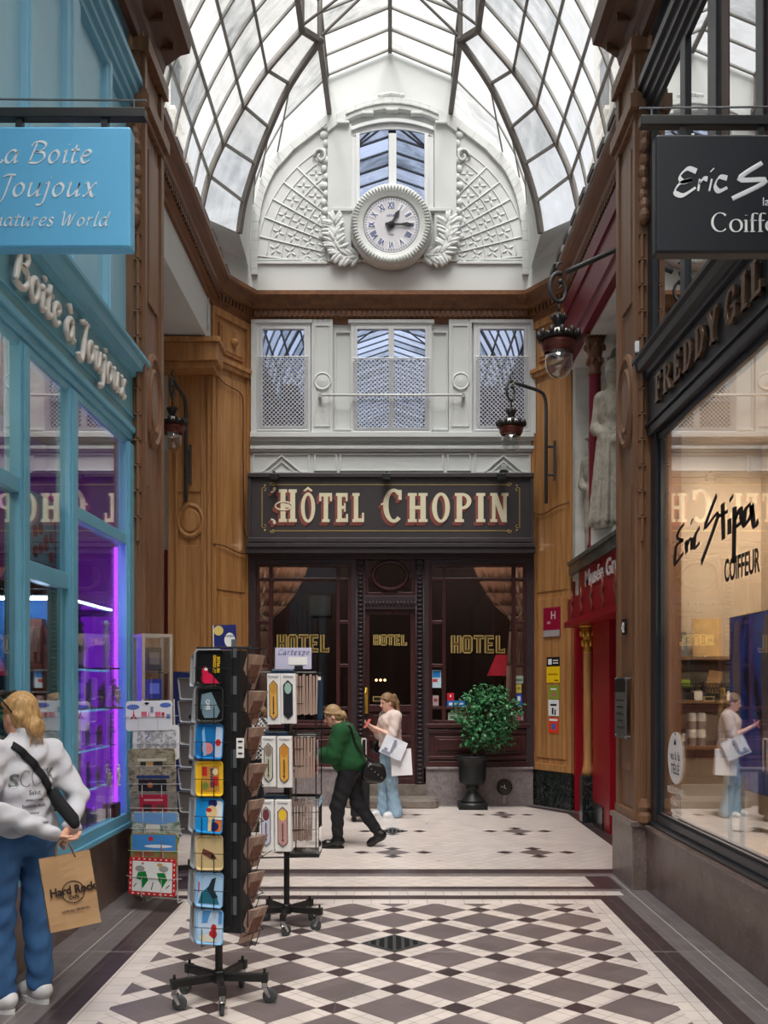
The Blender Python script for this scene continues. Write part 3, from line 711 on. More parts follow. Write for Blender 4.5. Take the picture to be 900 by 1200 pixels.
# --- end wall: gable under the roof, and the first-floor front of the hotel
wb = MB()
out = [(p[0] - .06, p[2]) for p in WA[:5]] + [(-.96, 10.2), (-.96, 10.74), (0, 11.15)]
gable = [(-2.3, 7.2)] + out + [(-x, z) for x, z in reversed(out[:-1])] + [(2.3, 7.2)]
wb.prism(gable, (0, D0, 0), (1, 0, 0), (0, 0, 1), (0, .25, 0))
wb.box(-2.12, 2.14, 14.44, 14.7, 4.6, 7.25)
for sg in (1, -1):                                              # white corner walls between cornice and roof
    S = (lambda p: p) if sg == 1 else mir
    wb.quad(*[S(q) for q in ((-2.46, 8.6, 7.3), (-2.46, 13.4, 7.3), (-2.46, 13.4, 7.82), (-2.46, 8.6, 7.82))])
    wb.quad(*[S(q) for q in ((-2.46, 13.4, 7.3), (-2.1, 14.5, 7.3), (-2.1, 14.5, 8.0), (-2.46, 13.4, 7.75))])
    wb.quad(*[S(q) for q in ((-2.45, 12.65, 7.8), (-2.02, 13.13, 7.8), (-2.1, 14.5, 8.0), (-2.46, 13.4, 7.75))])
wback = wb.build('wall_back', white_p); tag(wback, kind='structure')
tr = MB()                                                       # mouldings of the gable
def band(poly_in, poly_out, d0, d1, mi=0):
    n = len(poly_in)
    for i in range(n - 1):
        tr.prism([poly_in[i], poly_in[i + 1], poly_out[i + 1], poly_out[i]], (0, d1, 0), (1, 0, 0), (0, 0, 1), (0, d0 - d1, 0), mi)
archo = [tuple(p)[:2] for p in crom([(-2.05, 7.8, 0), (-2.05, 8.3, 0), (-2.0, 8.85, 0), (-1.88, 9.25, 0), (-1.64, 9.6, 0), (-.93, 10.16, 0)], 4)]
archi = [(x + .1 if x < -1.5 else x + .06, z - (.0 if z < 8.6 else .1)) for x, z in archo]
for sg in (1, -1): band([(x * sg, z) for x, z in archi], [(x * sg, z) for x, z in archo], D0, D0 - .05)
tr.pbox(285, 383, 306, 309, D0 - .03, .04); tr.pbox(536, 634, 306, 309, D0 - .03, .04)
tr.pbox(300, 372, 303, 305, D0 - .015, .02); tr.pbox(546, 620, 303, 305, D0 - .015, .02)
# raised centre bay with segmental hood
for u0, u1 in ((384, 412), (509, 535)): tr.pbox(u0, u1, 145, 306, D0 - .05, .06)
hood_o = arc(X(459.5, D0), Z(330, D0), 1.02, 2.68, 180 - 67, 67, 14)
hood_o = [(X(384 + (535 - 384) * i / 14, D0), Z(145 - 27 * math.sin(PI * i / 14) ** .8, D0)) for i in range(15)]
hood_i = [(x, z - .17) for x, z in hood_o]
band(hood_i, hood_o, D0, D0 - .09)
hood_m = [(x, z - .06) for x, z in hood_o]; hood_m2 = [(x, z - .1) for x, z in hood_o]
band(hood_m2[2:-2], hood_m[2:-2], D0, D0 - .11)
for i in range(9):                                              # small dentil key blocks under the hood
    t = .12 + .76 * i / 8; u = 384 + 151 * t; v = 150 - 27 * math.sin(PI * t) ** .8
    if i % 2 == 0: tr.pbox(u - 7, u + 7, v + 3, v + 6, D0 - .11, .1)
tr.pbox(388, 417, 243, 247, D0 - .08, .08); tr.pbox(501, 530, 243, 247, D0 - .08, .08)
# garland near the top of the gable
for k in range(7):
    u = 446 + 4.2 * k; tr.ell(W(u, 110 + 2 * abs(k - 3) / 3, D0), (.045, .03, .028), 8, 6)
# fan-shaped lattice panels with pressed flowers
fc = (X(470, D0), Z(318, D0))
def fanpt(rad, ang): return (fc[0] - rad * math.cos(ang), fc[1] + rad * math.sin(ang))
fanb = MB()
for sg in (1, -1):
    ctr = .0
    for k in range(10):                                         # rays
        a = math.radians(6 + 7.8 * k); r0 = .95 / max(math.cos(a), .35); r1 = 2.12 - .08 * k / 9 + .10 * math.sin(2 * a)
        r0 = min(r0, 1.9)
        p, q = fanpt(r0, a), fanpt(r1, a)
        cx = X(459, D0)
        p2, q2 = (sg * (p[0] - cx) + cx, p[1]), (sg * (q[0] - cx) + cx, q[1])
        fanb.tube([(p2[0], D0 - .005, p2[1]), (q2[0], D0 - .005, q2[1])], .012, 4)
    for rr in (1.05, 1.28, 1.52, 1.76, 1.98, 2.13):             # arcs
        pts = []
        for j in range(30):
            a = math.radians(6 + 70.2 * j / 29)
            if rr * math.cos(a) < .93: break
            p = fanpt(rr + .08 * math.sin(2 * a) - .05 * a, a); cx = X(459, D0); pts.append((sg * (p[0] - cx) + cx, D0 - .004, p[1]))
        if len(pts) > 1: fanb.tube(pts, .008, 4)
    for k in range(9):                                          # flowers
        a = math.radians(6 + 7.8 * (k + .5))
        for r0, r1 in ((1.05, 1.28), (1.28, 1.52), (1.52, 1.76), (1.76, 1.98)):
            rr = (r0 + r1) / 2
            if rr * math.cos(a) < 1.0: continue
            p = fanpt(rr + .08 * math.sin(2 * a) - .05 * a, a); cx = X(459, D0); c = Vector((sg * (p[0] - cx) + cx, D0, p[1]))
            for q in range(4):
                th = a * -sg + PI / 4 + q * PI / 2; T = Matrix.Translation(c) @ Matrix.Rotation(th, 4, 'Y')
                fanb.ell((.055, 0, 0), (.05, .014, .018), 6, 4, T=T)
# scroll strips beside the centre bay
for sg in (1, -1):
    cx = X(459, D0); x0 = .97
    for k in range(15):
        z = 8.25 + k * .125; rr = .045 + .025 * (k % 3 == 1)
        fanb.ell((cx + sg * (x0 + .03 * (k % 2)), D0 - .01, z), (rr, .03, .06), 8, 5)
    sp = [(cx + sg * (x0 + .08 + .1 * math.cos(t) * (1 - t / 9)), D0 - .03, 9.55 + .12 * math.sin(t) * (1 - t / 9)) for t in np.linspace(0, 7.5, 24)]
    fanb.tube(sp, .022, 6)
    sp = [(cx + sg * (x0 + .02 + .06 * math.cos(t) * (1 - t / 9)), D0 - .03, 10.0 + .07 * math.sin(t) * (1 - t / 9)) for t in np.linspace(0, 7.5, 20)]
    fanb.tube(sp, .018, 6)
# panels of the first-floor front
DF = 14.44
def panel(u0, u1, v0, v1, w=3, d=.025):
    for a in ((u0, u1, v0, v0 + w), (u0, u1, v1 - w, v1), (u0, u0 + w, v0, v1), (u1 - w, u1, v0, v1)): tr.pbox(*a, DF - d, d + .01)
for u0, u1 in ((294, 301), (365, 390), (526, 553), (622, 628)): tr.pbox(u0, u1, 374, 508, DF - .07, .09)
panel(368, 387, 380, 500, 2, .085); panel(529, 550, 380, 500, 2, .085)
panel(392, 412, 388, 504, 2, .03); panel(506, 525, 388, 504, 2, .03)
for uc in (378, 540):
    T = BASIS(tuple(W(uc, 447, DF - .07)), (1, 0, 0), (0, 0, 1), (0, -1, 0))
    tr.lathe([(.10, 0), (.135, .0), (.135, .02), (.115, .03), (.10, .015), (.085, .02), (0, .03)], 24, T=T)
tr.pbox(293, 626, 506, 512, DF - .13, .15); tr.pbox(293, 626, 512, 516, DF - .09, .1); tr.pbox(293, 626, 522, 526, DF - .08, .1)
tr.pbox(293, 626, 526, 529, DF - .05, .06)
panel(296, 363, 531, 554, 2); panel(368, 395, 531, 552, 2); panel(398, 520, 531, 552, 2); panel(524, 552, 531, 552, 2); panel(556, 622, 531, 554, 2)
for uc in (330, 590):                                           # diamond relief
    a = [W(uc - 22, 553, DF - .02), W(uc, 534, DF - .02), W(uc + 22, 553, DF - .02)]; tr.tube(a, .02, 4)
    a = [W(uc - 14, 553, DF - .02), W(uc, 541, DF - .02), W(uc + 14, 553, DF - .02)]; tr.tube(a, .014, 4)
t1 = tr.build('trim_1', white_p, bevel=.006); tag(t1, kind='structure')
t2 = fanb.build('trim_2', white_s, smooth=True); tag(t2, kind='structure')

# --- oak linings: corner piers, cornice, side walls of the court
ow = MB(); mm = []
path_court = [(-2.5, 9.05), LC0, LC1, RC0, RC1, (2.55, 9.05)]
prof = [(0, 7.06), (.04, 7.06), (.05, 7.12), (.10, 7.14), (.10, 7.22), (.14, 7.25), (.15, 7.30), (.24, 7.36), (.27, 7.40), (.27, 7.46), (0, 7.46)]
moulding(ow, path_court, prof, 0)
for a, b in ((LC0, LC1), (LC1, RC0), (RC0, RC1)):               # dentils
    L = (Vector(b) - Vector(a)).length; n = int(L / .075)
    for i in range(n): wallseg(ow, a, b, (i + .25) * L / n, (i + .75) * L / n, .04, .135, 7.14, 7.215, 1)
for a, b in (((-2.5, 9.1), LC0), (RC1, (2.55, 9.1))):
    L = (Vector(b) - Vector(a)).length; n = int(L / .09)
    for i in range(n): wallseg(ow, a, b, (i + .25) * L / n, (i + .75) * L / n, .04, .135, 7.14, 7.215, 1)
trim3 = ow.build('trim_3', [oak_y, wood('oak_dentils', (120, 76, 44), (74, 46, 26))]); tag(trim3, kind='structure')
def pier(name, p0, p1, top=7.1, left=True):
    m = MB(); L = (Vector(p1) - Vector(p0)).length
    wallseg(m, p0, p1, 0, L, -.12, 0, .5, top)
    wallseg(m, p0, p1, 0, L, -.12, .03, 0, .52, 1)
    for s0, s1 in ((0, .07), (L - .07, L)): wallseg(m, p0, p1, s0, s1, 0, .035, .52, top)
    for z0, z1 in ((.52, .62), (6.28, 6.36), (6.95, 7.06)): wallseg(m, p0, p1, 0, L, 0, .04, z0, z1)
    wallseg(m, p0, p1, -.02, L + .02, 0, .09, 6.30, 6.36); wallseg(m, p0, p1, -.02, L + .02, 0, .06, 6.24, 6.30)
    wallseg(m, p0, p1, .16, L - .16, 0, .03, 6.45, 6.88); wallseg(m, p0, p1, .2, L - .2, .03, .045, 6.5, 6.83)
    wallseg(m, p0, p1, .12, L - .12, 0, .015, .7, 3.0); wallseg(m, p0, p1, .12, L - .12, 0, .015, 3.1, 6.15)
    a, b = Vector((*p0, 0)), Vector((*p1, 0)); d = (b - a).normalized(); n = Vector((d.y, -d.x, 0))
    m.ell(a + d * L / 2 + n * .07 + Vector((0, 0, 6.66)), (.07, .05, .06), 10, 6)
    o = m.build(name, [oak, marble_k], bevel=.006); tag(o, kind='structure'); return o
pier('wall_left_corner', LC0, LC1); pier('wall_right_corner', RC0, RC1)
# left: oak face square to the view, heavy oak bracket beam over it
m = MB(); a, b = (-3.1, 13.72), (-2.5, 13.72)
wallseg(m, a, b, 0, .6, -.1, 0, 0, 6.3)
for s0, s1 in ((0, .05), (.55, .6), (.1, .14), (.46, .5)): wallseg(m, a, b, s0, s1, 0, .035, 0, 6.2)
T = BASIS((-2.79, 13.715, 4.05), (1, 0, 0), (0, 0, 1), (0, -1, 0))
m.lathe([(.2, 0), (.2, .03), (.17, .045), (.145, .02), (.135, .02), (.12, .04), (0, .05)], 28, T=T @ Matrix.Diagonal((1, 1.25, 1, 1)))
wallseg(m, a, b, .12, .48, 0, .02, .6, 3.7); wallseg(m, a, b, .12, .48, 0, .02, 4.45, 6.1)
m.box(-4.3, -2.34, 13.3, 13.75, 6.16, 6.40); m.box(-4.3, -2.30, 13.26, 13.75, 6.40, 6.47); m.box(-4.3, -2.40, 13.36, 13.75, 6.08, 6.16)
tag(m.build('wall_left_oak', oak, bevel=.008), kind='structure')
m = MB()                                                        # left side passage: lintel, ceiling, walls
m.box(-2.75, -2.5, 9.05, 13.72, 6.49, 7.2); m.box(-4.4, -2.74, 9.05, 13.8, 6.5, 6.6)
m.box(-4.4, -3.08, 13.86, 14.0, 3.66, 6.5); m.box(-4.4, -4.25, 9.0, 14, 0, 6.5)
m.box(-3.6, -3.04, 13.8, 13.86, 4.2, 4.26); m.box(-3.6, -3.04, 13.84, 13.87, 3.66, 3.72)
m.box(-4.4, -2.3, 8.95, 9.1, 0, 7.2)
tag(m.build('wall_left', white_p), kind='structure')
m = MB(); m.box(-4.4, -3.08, 13.84, 14.0, 0, 3.66); tag(m.build('wall_left_dado', maroon), kind='structure')
for k in range(7):                                              # dark clips on the white gutter edge
    pass
g = MB()
for sg in (1, -1):
    for k in range(9):
        y = 9.3 + .52 * k
        g.box(sg * 2.24, sg * 2.30, y, y + .3, 7.46, 7.53, 1)
    g.box(sg * 2.26, sg * 2.46, 9.0, 13.3, 7.455, 7.50, 0)
tag(g.build('trim_4', [white_p, plain('lead_clip', (74, 74, 72), .6)]), kind='structure')

# --- near walls of the passage on both sides (cornice, piers, plinths); shopfronts are set between plinth and cornice
for sg, nm in ((-1, 'left'), (1, 'right')):
    m = MB(); xw = 2.24 if sg < 0 else 2.19
    def sb(x0, x1, *a, mi=0): m.box(sg * x0, sg * x1, *a, mi)
    sb(2.32, 2.6, -7, 8.43, 6.95, 7.6); sb(2.3, 2.5, -7, 3.0, .56, 7.0); sb(2.24, 2.6, -7, 8.44, 7.2, 7.8)
    tag(m.build('wall_' + nm + '_upper', blue_p if sg < 0 else black_p), kind='structure')
    m = MB(); prof = [(0, 7.28), (.05, 7.3), (.06, 7.38), (.10, 7.43), (.12, 7.5), (.26, 7.6), (.34, 7.62), (.36, 7.74), (.30, 7.78), (0, 7.8)]
    pth = [(-2.2, -7), (-2.2, 9.12)] if sg < 0 else [(2.2, 9.0), (2.2, -7)]
    moulding(m, pth, prof)
    for k in range(40): m.box(sg * 2.14, sg * 1.96, 8.9 - k * .4, 8.9 - k * .4 - .03, 7.50, 7.56)
    tag(m.build('cornice_' + nm, cornice_m), kind='structure')
    m = MB()                                                    # pier
    sb(2.13, 2.5, 8.44, 9.1, .58, 7.4)
    sb(2.10, 2.5, 8.42, 8.5, .58, 7.3); sb(2.10, 2.5, 9.02, 9.12, .58, 7.3)
    sb(2.09, 2.5, 8.42, 9.12, 6.62, 6.68); sb(2.05, 2.5, 8.36, 9.15, 6.68, 6.80); sb(2.08, 2.5, 8.40, 9.13, 6.80, 6.86); sb(2.06, 2.5, 8.38, 9.14, 7.18, 7.3)
    sb(2.11, 2.2, 8.6, 8.94, 5.1, 6.45); sb(2.11, 2.2, 8.6, 8.94, 1.0, 3.5)
    sb(2.09, 2.5, 8.42, 9.12, .58, .66)
    T = BASIS((sg * 2.13, 8.77, 4.28), (0, 1, 0), (0, 0, 1), (-sg, 0, 0)) @ Matrix.Diagonal((1, 1.55, 1, 1))
    m.lathe([(.27, 0), (.27, .03), (.24, .045), (.225, .02), (.19, .02), (.175, .045), (.15, .03), (0, .035)], 32, T=T)
    # carved console and bead strip on the corner towards the shop
    for k in range(9):
        zz = 6.55 - k * .1; m.ell((sg * (2.17 + .01 * (k % 2)), 8.40 - .03 * math.sin(k * .9), zz), (.045, .04 + .01 * (k % 3), .075), 8, 6)
    for k in range(12):
        m.box(sg * 2.13, sg * 2.19, 8.37, 8.43, 5.6 - k * .22, 5.6 - k * .22 + .012)
        m.tube([(sg * 2.155, 8.385, 5.6 - k * .22), (sg * 2.155, 8.385, 5.6 - k * .22 - .2)], .016, 6)
    sb(2.14, 2.26, 8.40, 8.44, .6, 7.3)
    for k in range(5): m.tube([(sg * (2.14 + .012 * k), 8.40, .66), (sg * (2.14 + .012 * k), 8.40, 5.0 - .1 * k)], .008, 6)
    m.lathe([(.06, 0), (.06, .06), (.045, .09), (.055, .13), (.03, .2)], 10, (sg * 2.17, 8.38, .58))
    tag(m.build('wall_' + nm + '_pier', walnut, bevel=.006), kind='structure')
    m = MB(); sb(2.07, 2.5, 8.38, 9.14, 0, .56); sb(2.05, 2.5, 8.36, 9.16, .54, .585)
    tag(m.build('baseboard_' + nm + '_pier', granite_n, bevel=.006), kind='structure')
    m = MB(); sb(xw, 2.5, -7, 8.38, 0, .545); sb(xw - .02, 2.5, -7, 8.38, .53, .56)
    tag(m.build('baseboard_' + nm, granite_b, bevel=.004), kind='structure')
m = MB(); m.box(-3, 3, -7.3, -7, 0, 7.0); tag(m.build('wall_front_added', plain('passage_end_blocker', (128, 110, 96), .7)), kind='structure')  # unseen wall, added to keep the bright open end out of reflections

# pale house fronts standing outside, dimly seen through the roof glass
for sg, nm in ((-1, 'left'), (1, 'right')):
    m = MB(); x = sg * 5.4; m.box(x, x + sg * .3, -9, 26, 0, 24)
    for k in range(15):
        y = -8 + 2.3 * k
        for z in (7.9, 10.6, 13.3, 16, 18.7, 21.4): m.box(x - sg * .02, x, y, y + .95, z, z + 1.6, 1); m.box(x - sg * .06, x, y - .12, y + 1.07, z + 1.6, z + 1.75); m.box(x - sg * .12, x, y - .1, y + 1.05, z - .1, z)
    for z in (10, 15.4, 20.8, 23.8): m.box(x - sg * .15, x, -9, 26, z, z + .12)
    tag(m.build('wall_' + nm + '_outside', [plain('pale_house_front', (236, 232, 224), .8), plain('outside_window', (96, 104, 112), .3)]), kind='structure')
# ------------------------------------------------------------------ windows of the end wall
def lattice(mb, u0, u1, v0, v1, D, step=.062, r=.006):
    x0, x1, z0, z1 = X(u0, D), X(u1, D), Z(v1, D), Z(v0, D)
    c = x0 - (z1 - z0)
    while c < x1:
        for sl in (1, -1):
            a = c if sl == 1 else c + (z1 - z0)
            # x = a + sl*(z - z0)
            pts = []
            for zz in (z0, z1): pts.append((a + sl * (zz - z0), zz))
            (xa, za), (xb, zb) = pts
            lo, hi = max(min(xa, xb), x0), min(max(xa, xb), x1)
            if hi - lo > .01:
                f = lambda x: z0 + (x - a) * sl
                mb.tube([(lo, D, f(lo)), (hi, D, f(hi))], r, 4, cap=False)
        c += step
    mb.tube([(x0, D, z1), (x1, D, z1)], .011, 5); mb.tube([(x0, D, z0), (x1, D, z0)], .009, 5)
    mb.tube([(x0, D, z0), (x0, D, z1)], .008, 5); mb.tube([(x1, D, z0), (x1, D, z1)], .008, 5)
def casement(name, u0, u1, v0, v1, leaves, lat=None, fw=4.5):
    o = thing(name, kind='structure', loc=W((u0 + u1) / 2, v1, DF))
    m = MB(); DD = DF - .05
    for a in ((u0, u1, v0, v0 + fw), (u0, u1, v1 - fw, v1), (u0, u0 + fw, v0, v1), (u1 - fw, u1, v0, v1)): m.pbox(*a, DD, .06)
    m.pbox(u0 - 3, u1 + 3, v0 - 4, v0, DD - .03, .09); m.pbox(u0 - 4, u1 + 4, v1, v1 + 4, DD - .06, .12)
    m.build('window_frame', white_w, o, bevel=.005)
    n = leaves; w = (u1 - u0 - 2 * fw) / n
    for k in range(n):
        a = u0 + fw + k * w; s = MB()
        for q in ((a, a + w, v0 + fw, v0 + fw + 3), (a, a + w, v1 - fw - 3, v1 - fw), (a, a + 3.2, v0 + fw, v1 - fw), (a + w - 3.2, a + w, v0 + fw, v1 - fw)): s.pbox(*q, DD - .015, .05)
        sh = s.build('sash', white_w, o, bevel=.004)
        g = MB(); g.pbox(a + 3, a + w - 3, v0 + fw + 2, v1 - fw - 2, DD + .02, .006); g.build('pane', glass_up, sh)
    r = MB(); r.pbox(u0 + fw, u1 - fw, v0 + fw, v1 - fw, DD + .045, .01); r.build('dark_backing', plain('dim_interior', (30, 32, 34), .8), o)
    if lat:
        l = MB(); lattice(l, u0 + 2, u1 - 2, lat, v1 - 2, DD - .035); l.build('lattice_guard', white_w, o)
    return o
casement('window_1', 300, 364, 378, 506, 1, 418)
casement('window_2', 411, 506, 378, 508, 2, 420)
casement('window_3', 555, 622, 378, 506, 1, 418)
# arched gable window
o = thing('window_4', kind='structure', loc=W(460, 250, D0)); m = MB(); DD = D0 - .04
m.pbox(412, 417, 160, 250, DD, .06); m.pbox(502, 508, 160, 250, DD, .06)
def seg(v0, v1, rise, d, mi=0):
    n = 12
    for i in range(n):
        a, b = i / n, (i + 1) / n; ua, ub = 412 + 96 * a, 412 + 96 * b; f = lambda t: rise * math.sin(PI * t) ** .9
        m.prism([(X(ua, DD), Z(v1 - f(a), DD)), (X(ub, DD), Z(v1 - f(b), DD)), (X(ub, DD), Z(v0 - f(b), DD)), (X(ua, DD), Z(v0 - f(a), DD))], (0, DD - d, 0), (1, 0, 0), (0, 0, 1), (0, .07, 0))
seg(154, 160, 9, 0); seg(150, 154, 10, .04)
m.build('window_frame', white_w, o)
for a, b in ((417, 460), (460, 502)):
    s = MB(); s.pbox(a, a + 4.5, 156, 250, DD - .02, .05); s.pbox(b - 4.5, b, 156, 250, DD - .02, .05); s.pbox(a, b, 244, 250, DD - .02, .05)
    sh = s.build('sash', white_w, o, bevel=.004); g = MB()
    n = 8; f = lambda u: 157 - 8 * math.sin(PI * (u - 412) / 96) ** .9
    pts = [(X(a + 4, DD), Z(250, DD)), (X(b - 4, DD), Z(250, DD))] + [(X(b - 4 - (b - a - 8) * i / n, DD), Z(f(b - 4 - (b - a - 8) * i / n), DD)) for i in range(n + 1)]
    g.prism(pts, (0, DD + .015, 0), (1, 0, 0), (0, 0, 1), (0, .006, 0)); g.build('pane', glass_up, sh)
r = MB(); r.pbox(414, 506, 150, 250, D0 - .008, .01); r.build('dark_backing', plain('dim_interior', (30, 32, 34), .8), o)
# white rod across the centre bay
o = thing('balcony_rod', 'thin white metal rod across the first-floor windows over the hotel sign', 'rod', W(459, 463, DF - .14))
m = MB(); m.tube([W(375, 463, DF - .16), W(543, 463, DF - .16)], .018, 8); m.build('rod', white_w, o, smooth=True)
m = MB()
for u in (375, 543): m.tube([W(u, 463, DF - .18), W(u, 463, DF - .04)], .03, 8)
m.build('bracket', white_w, o)

# ------------------------------------------------------------------ clock
CL = W(458.5, 264, 14.30)
o = thing('wall_clock', 'round white wall clock with blue Roman numerals below the arched window', 'clock', CL)
T = BASIS(CL, (1, 0, 0), (0, 0, 1), (0, -1, 0)); k = 14.3 / F
m = MB(); m.lathe([(.60, -.16), (.60, .0), (.585, .04), (.53, .07), (.47, .06), (.44, .03), (.425, .035), (.41, .02), (.405, 0), (.40, -.01), (0, -.01)], 72, T=T)
for i in range(72):
    a = 2 * PI * i / 72; TT = T @ Matrix.Rotation(a, 4, 'Z'); m.ell((.535, 0, .055), (.055, .015, .03), 6, 4, T=TT)
m.build('surround', white_s, o, smooth=True)
m = MB(); m.lathe([(0, .0), (.395, .0), (.395, .012), (0, .012)], 48, T=T); dial = m.build('dial', plain('dial_enamel', (214, 212, 218), .3, var=.02), o)
m = MB()
for i in range(60):
    a = 2 * PI * i / 60; TT = T @ Matrix.Rotation(a, 4, 'Z'); m.box(.36, .385, -.004, .004, .012, .0135, T=TT)
num = ['III', 'II', 'I', 'XII', 'XI', 'X', 'IX', 'VIII', 'VII', 'VI', 'V', 'IIII']
for i in range(12):
    a = 2 * PI * i / 12; c = T @ Matrix.Translation((.29 * math.cos(a), .29 * math.sin(a), .013)) @ Matrix.Rotation(a - PI / 2, 4, 'Z')
    text(m, num[i], .125, c @ Matrix.Translation((0, -.045, .004)), .002, wx=.62, bold=.003)
text(m, 'HENRI', .05, T @ Matrix.Translation((0, .12, .014)), .001); text(m, '1890', .038, T @ Matrix.Translation((0, -.155, .014)), .001)
m.build('numerals', plain('numeral_blue', (40, 62, 130), .4), dial)
m = MB()
for i in range(12):
    a = 2 * PI * i / 12; TT = T @ Matrix.Rotation(a, 4, 'Z'); m.prism([(.235, -.04), (.35, -.055), (.35, .055), (.235, .04)], (0, 0, .012), (1, 0, 0), (0, 1, 0), (0, 0, .004), T=TT)
m.build('numeral_plate', plain('enamel_plate', (238, 238, 242), .2, var=.01), dial, bevel=.004)
for nm, ang, L, w in (('hour_hand', 60, .23, .034), ('minute_hand', 0, .31, .03)):
    m = MB(); TT = T @ Matrix.Rotation(math.radians(ang), 4, 'Z')
    m.prism([(-.09, -w * .5), (-.05, -w), (.0, -w * .6), (L * .45, -w * .45), (L * .75, -w), (L, -w * .2), (L, w * .2), (L * .75, w), (L * .45, w * .45), (0, w * .6), (-.05, w), (-.09, w * .5)], (0, 0, .03), (1, 0, 0), (0, 1, 0), (0, 0, .008), T=TT)
    m.lathe([(0, .02), (.05, .02), (.045, .045), (0, .05)], 14, T=T); m.build(nm, black_m, o)
def laurel(sg):
    c = W(458.5 + sg * 62, 290, D0 - .02); o = thing('laurel_branch', ('white plaster laurel branch on the %s side of the wall clock' % ('left' if sg < 0 else 'right')), 'ornament', c)
    m = MB(); R2_ = random.Random(5)
    base = W(458.5 + sg * 30, 302, D0 - .05)
    st = [base, W(458.5 + sg * 55, 300, D0 - .06), W(458.5 + sg * 66, 285, D0 - .06), W(458.5 + sg * 66, 262, D0 - .05)]
    m.tube(crom(st, 6), .02, 6); sb = m.build('stem', white_s, o, smooth=True)
    m = MB(); P = crom(st, 9)
    for i in range(3, len(P)):
        for q in range(3):
            an = PI / 2 + sg * -.2 + (q - 1) * 1.0 * 1 + R2_.uniform(-.4, .4)
            if i < 14: an = (0 if sg > 0 else PI) + (q - 1) * .9 + R2_.uniform(-.3, .3)
            TT = BASIS(P[i], (1, 0, 0), (0, 0, 1), (0, -1, 0)) @ Matrix.Rotation(an, 4, 'Z')
            m.ell((.1, 0, .02 + .02 * R2_.random()), (.10, .032, .02), 8, 5, T=TT)
    m.build('leaf_spray', white_s, o, smooth=True)
    m = MB()
    for q in range(4): m.ell(W(458.5 + sg * (30 + 9 * q), 305, D0 - .05), (.07, .04, .03), 8, 5)
    m.build('ribbon', white_s, o, smooth=True)
laurel(-1); laurel(1)

# ------------------------------------------------------------------ HOTEL CHOPIN fascia
DS = 14.12
o = thing('hotel_sign', 'long dark signboard reading HÔTEL CHOPIN in cream shaded letters', 'sign', W(458, 640, DS))
m = MB(); m.pbox(291, 625, 556, 634, DS, .3)
m.pbox(290, 626, 554, 559, DS - .05, .3); m.pbox(290, 626, 630, 635, DS - .04, .3); m.pbox(289, 627, 636, 641, DS - .03, .3); m.pbox(288, 628, 641, 648, DS - .0, .3)
m.pbox(290, 294, 556, 634, DS - .03, .1); m.pbox(621.5, 625.5, 556, 634, DS - .03, .1)
m.build('board', sign_brown, o, bevel=.006)
def hotel_text(mb, off, z, mi):
    k = DS / F
    for word, u0, u1, big in (('HÔTEL', 327, 425, 1.13), ('CHOPIN', 449, 595, 1.13)):
        h = (613.5 - 579.5) * k
        tot = 0
        for i, ch in enumerate(word): tot += (slab(ch)[1] + .2) * (big if i == 0 else 1)
        wx = ((u1 - u0) * k / h + .2) / tot
        T = BASIS(W(u0, 612, DS), (1, 0, 0), (0, 0, 1), (0, -1, 0)) @ Matrix.Translation((off[0], off[1], z))
        x = 0
        for i, ch in enumerate(word):
            S, w = slab(ch, st=.22); kk = h * (big if i == 0 else 1)
            for p in S: mb.prism([(x + a * kk * wx, b * kk) for a, b in p], (0, 0, 0), (1, 0, 0), (0, 1, 0), (0, 0, .004), mi, T)
            x += (w + .2) * kk * wx
        if word == 'HÔTEL':                                     # curls on the first letter
            for zz, d in ((.98, 1), (.02, -1)):
                sp = [(-.04 - .07 * t / 5 - .028 * math.cos(t) * (1.2 - t / 9), zz * h * 1.13 + d * .03 * math.sin(t), 0) for t in np.linspace(0, 5, 14)]
                mb.tube([(a, b, .002) for a, b, c in sp], .014, 6, mi=mi, T=T, flat=.3)
            sp = [(.1 * wx * 1 + .12 * math.cos(t), h * .56 + .06 * math.sin(t), .005) for t in np.linspace(0, 6.28, 20)]
            mb.tube(sp, .012, 6, closed=True, mi=mi, T=T, flat=.3)
        else:
            mb.tube([(-.03, h * .6, .002), (.0, h * .63, .002), (.03, h * .58, .002)], .016, 6, mi=mi, T=T, flat=.3)
m = MB(); hotel_text(m, (0, 0), .012, 0); m.build('lettering', cream_l, o)
m = MB()
for q in range(4): hotel_text(m, (-.009 * (q + 1), -.012 * (q + 1)), .009 - .002 * q, 0)
m.build('lettering_shade', brick_l, o)
m = MB(); T = BASIS(W(458, 595, DS - .002), (1, 0, 0), (0, 0, 1), (0, -1, 0)); k = DS / F
a, b = 146 * k, 27 * k
for s1 in (1, -1):
    m.box(-a + .06, a - .06, s1 * b - .004, s1 * b + .004, 0, .003, T=T); m.box(s1 * (a + .06) - .004, s1 * (a + .06) + .004, -b + .07, b - .07, 0, .003, T=T)
    for s2 in (1, -1):
        for c0, c1 in (((a - .06) * s1, b * s2), ((a + .06) * s1, (b - .07) * s2)):
            sp = [(c0 + s1 * .035 * math.cos(t) * (1 - t / 9) - s1 * .03, c1 + s2 * .035 * math.sin(t) * (1 - t / 9), .002) for t in np.linspace(0, 5, 12)]
            m.tube(sp, .005, 4, T=T)
        m.ell(((a + .02) * s1, (b - .01) * s2, .002), (.014, .014, .003), 8, 4, T=T)
m.build('gold_border', goldleaf, o)
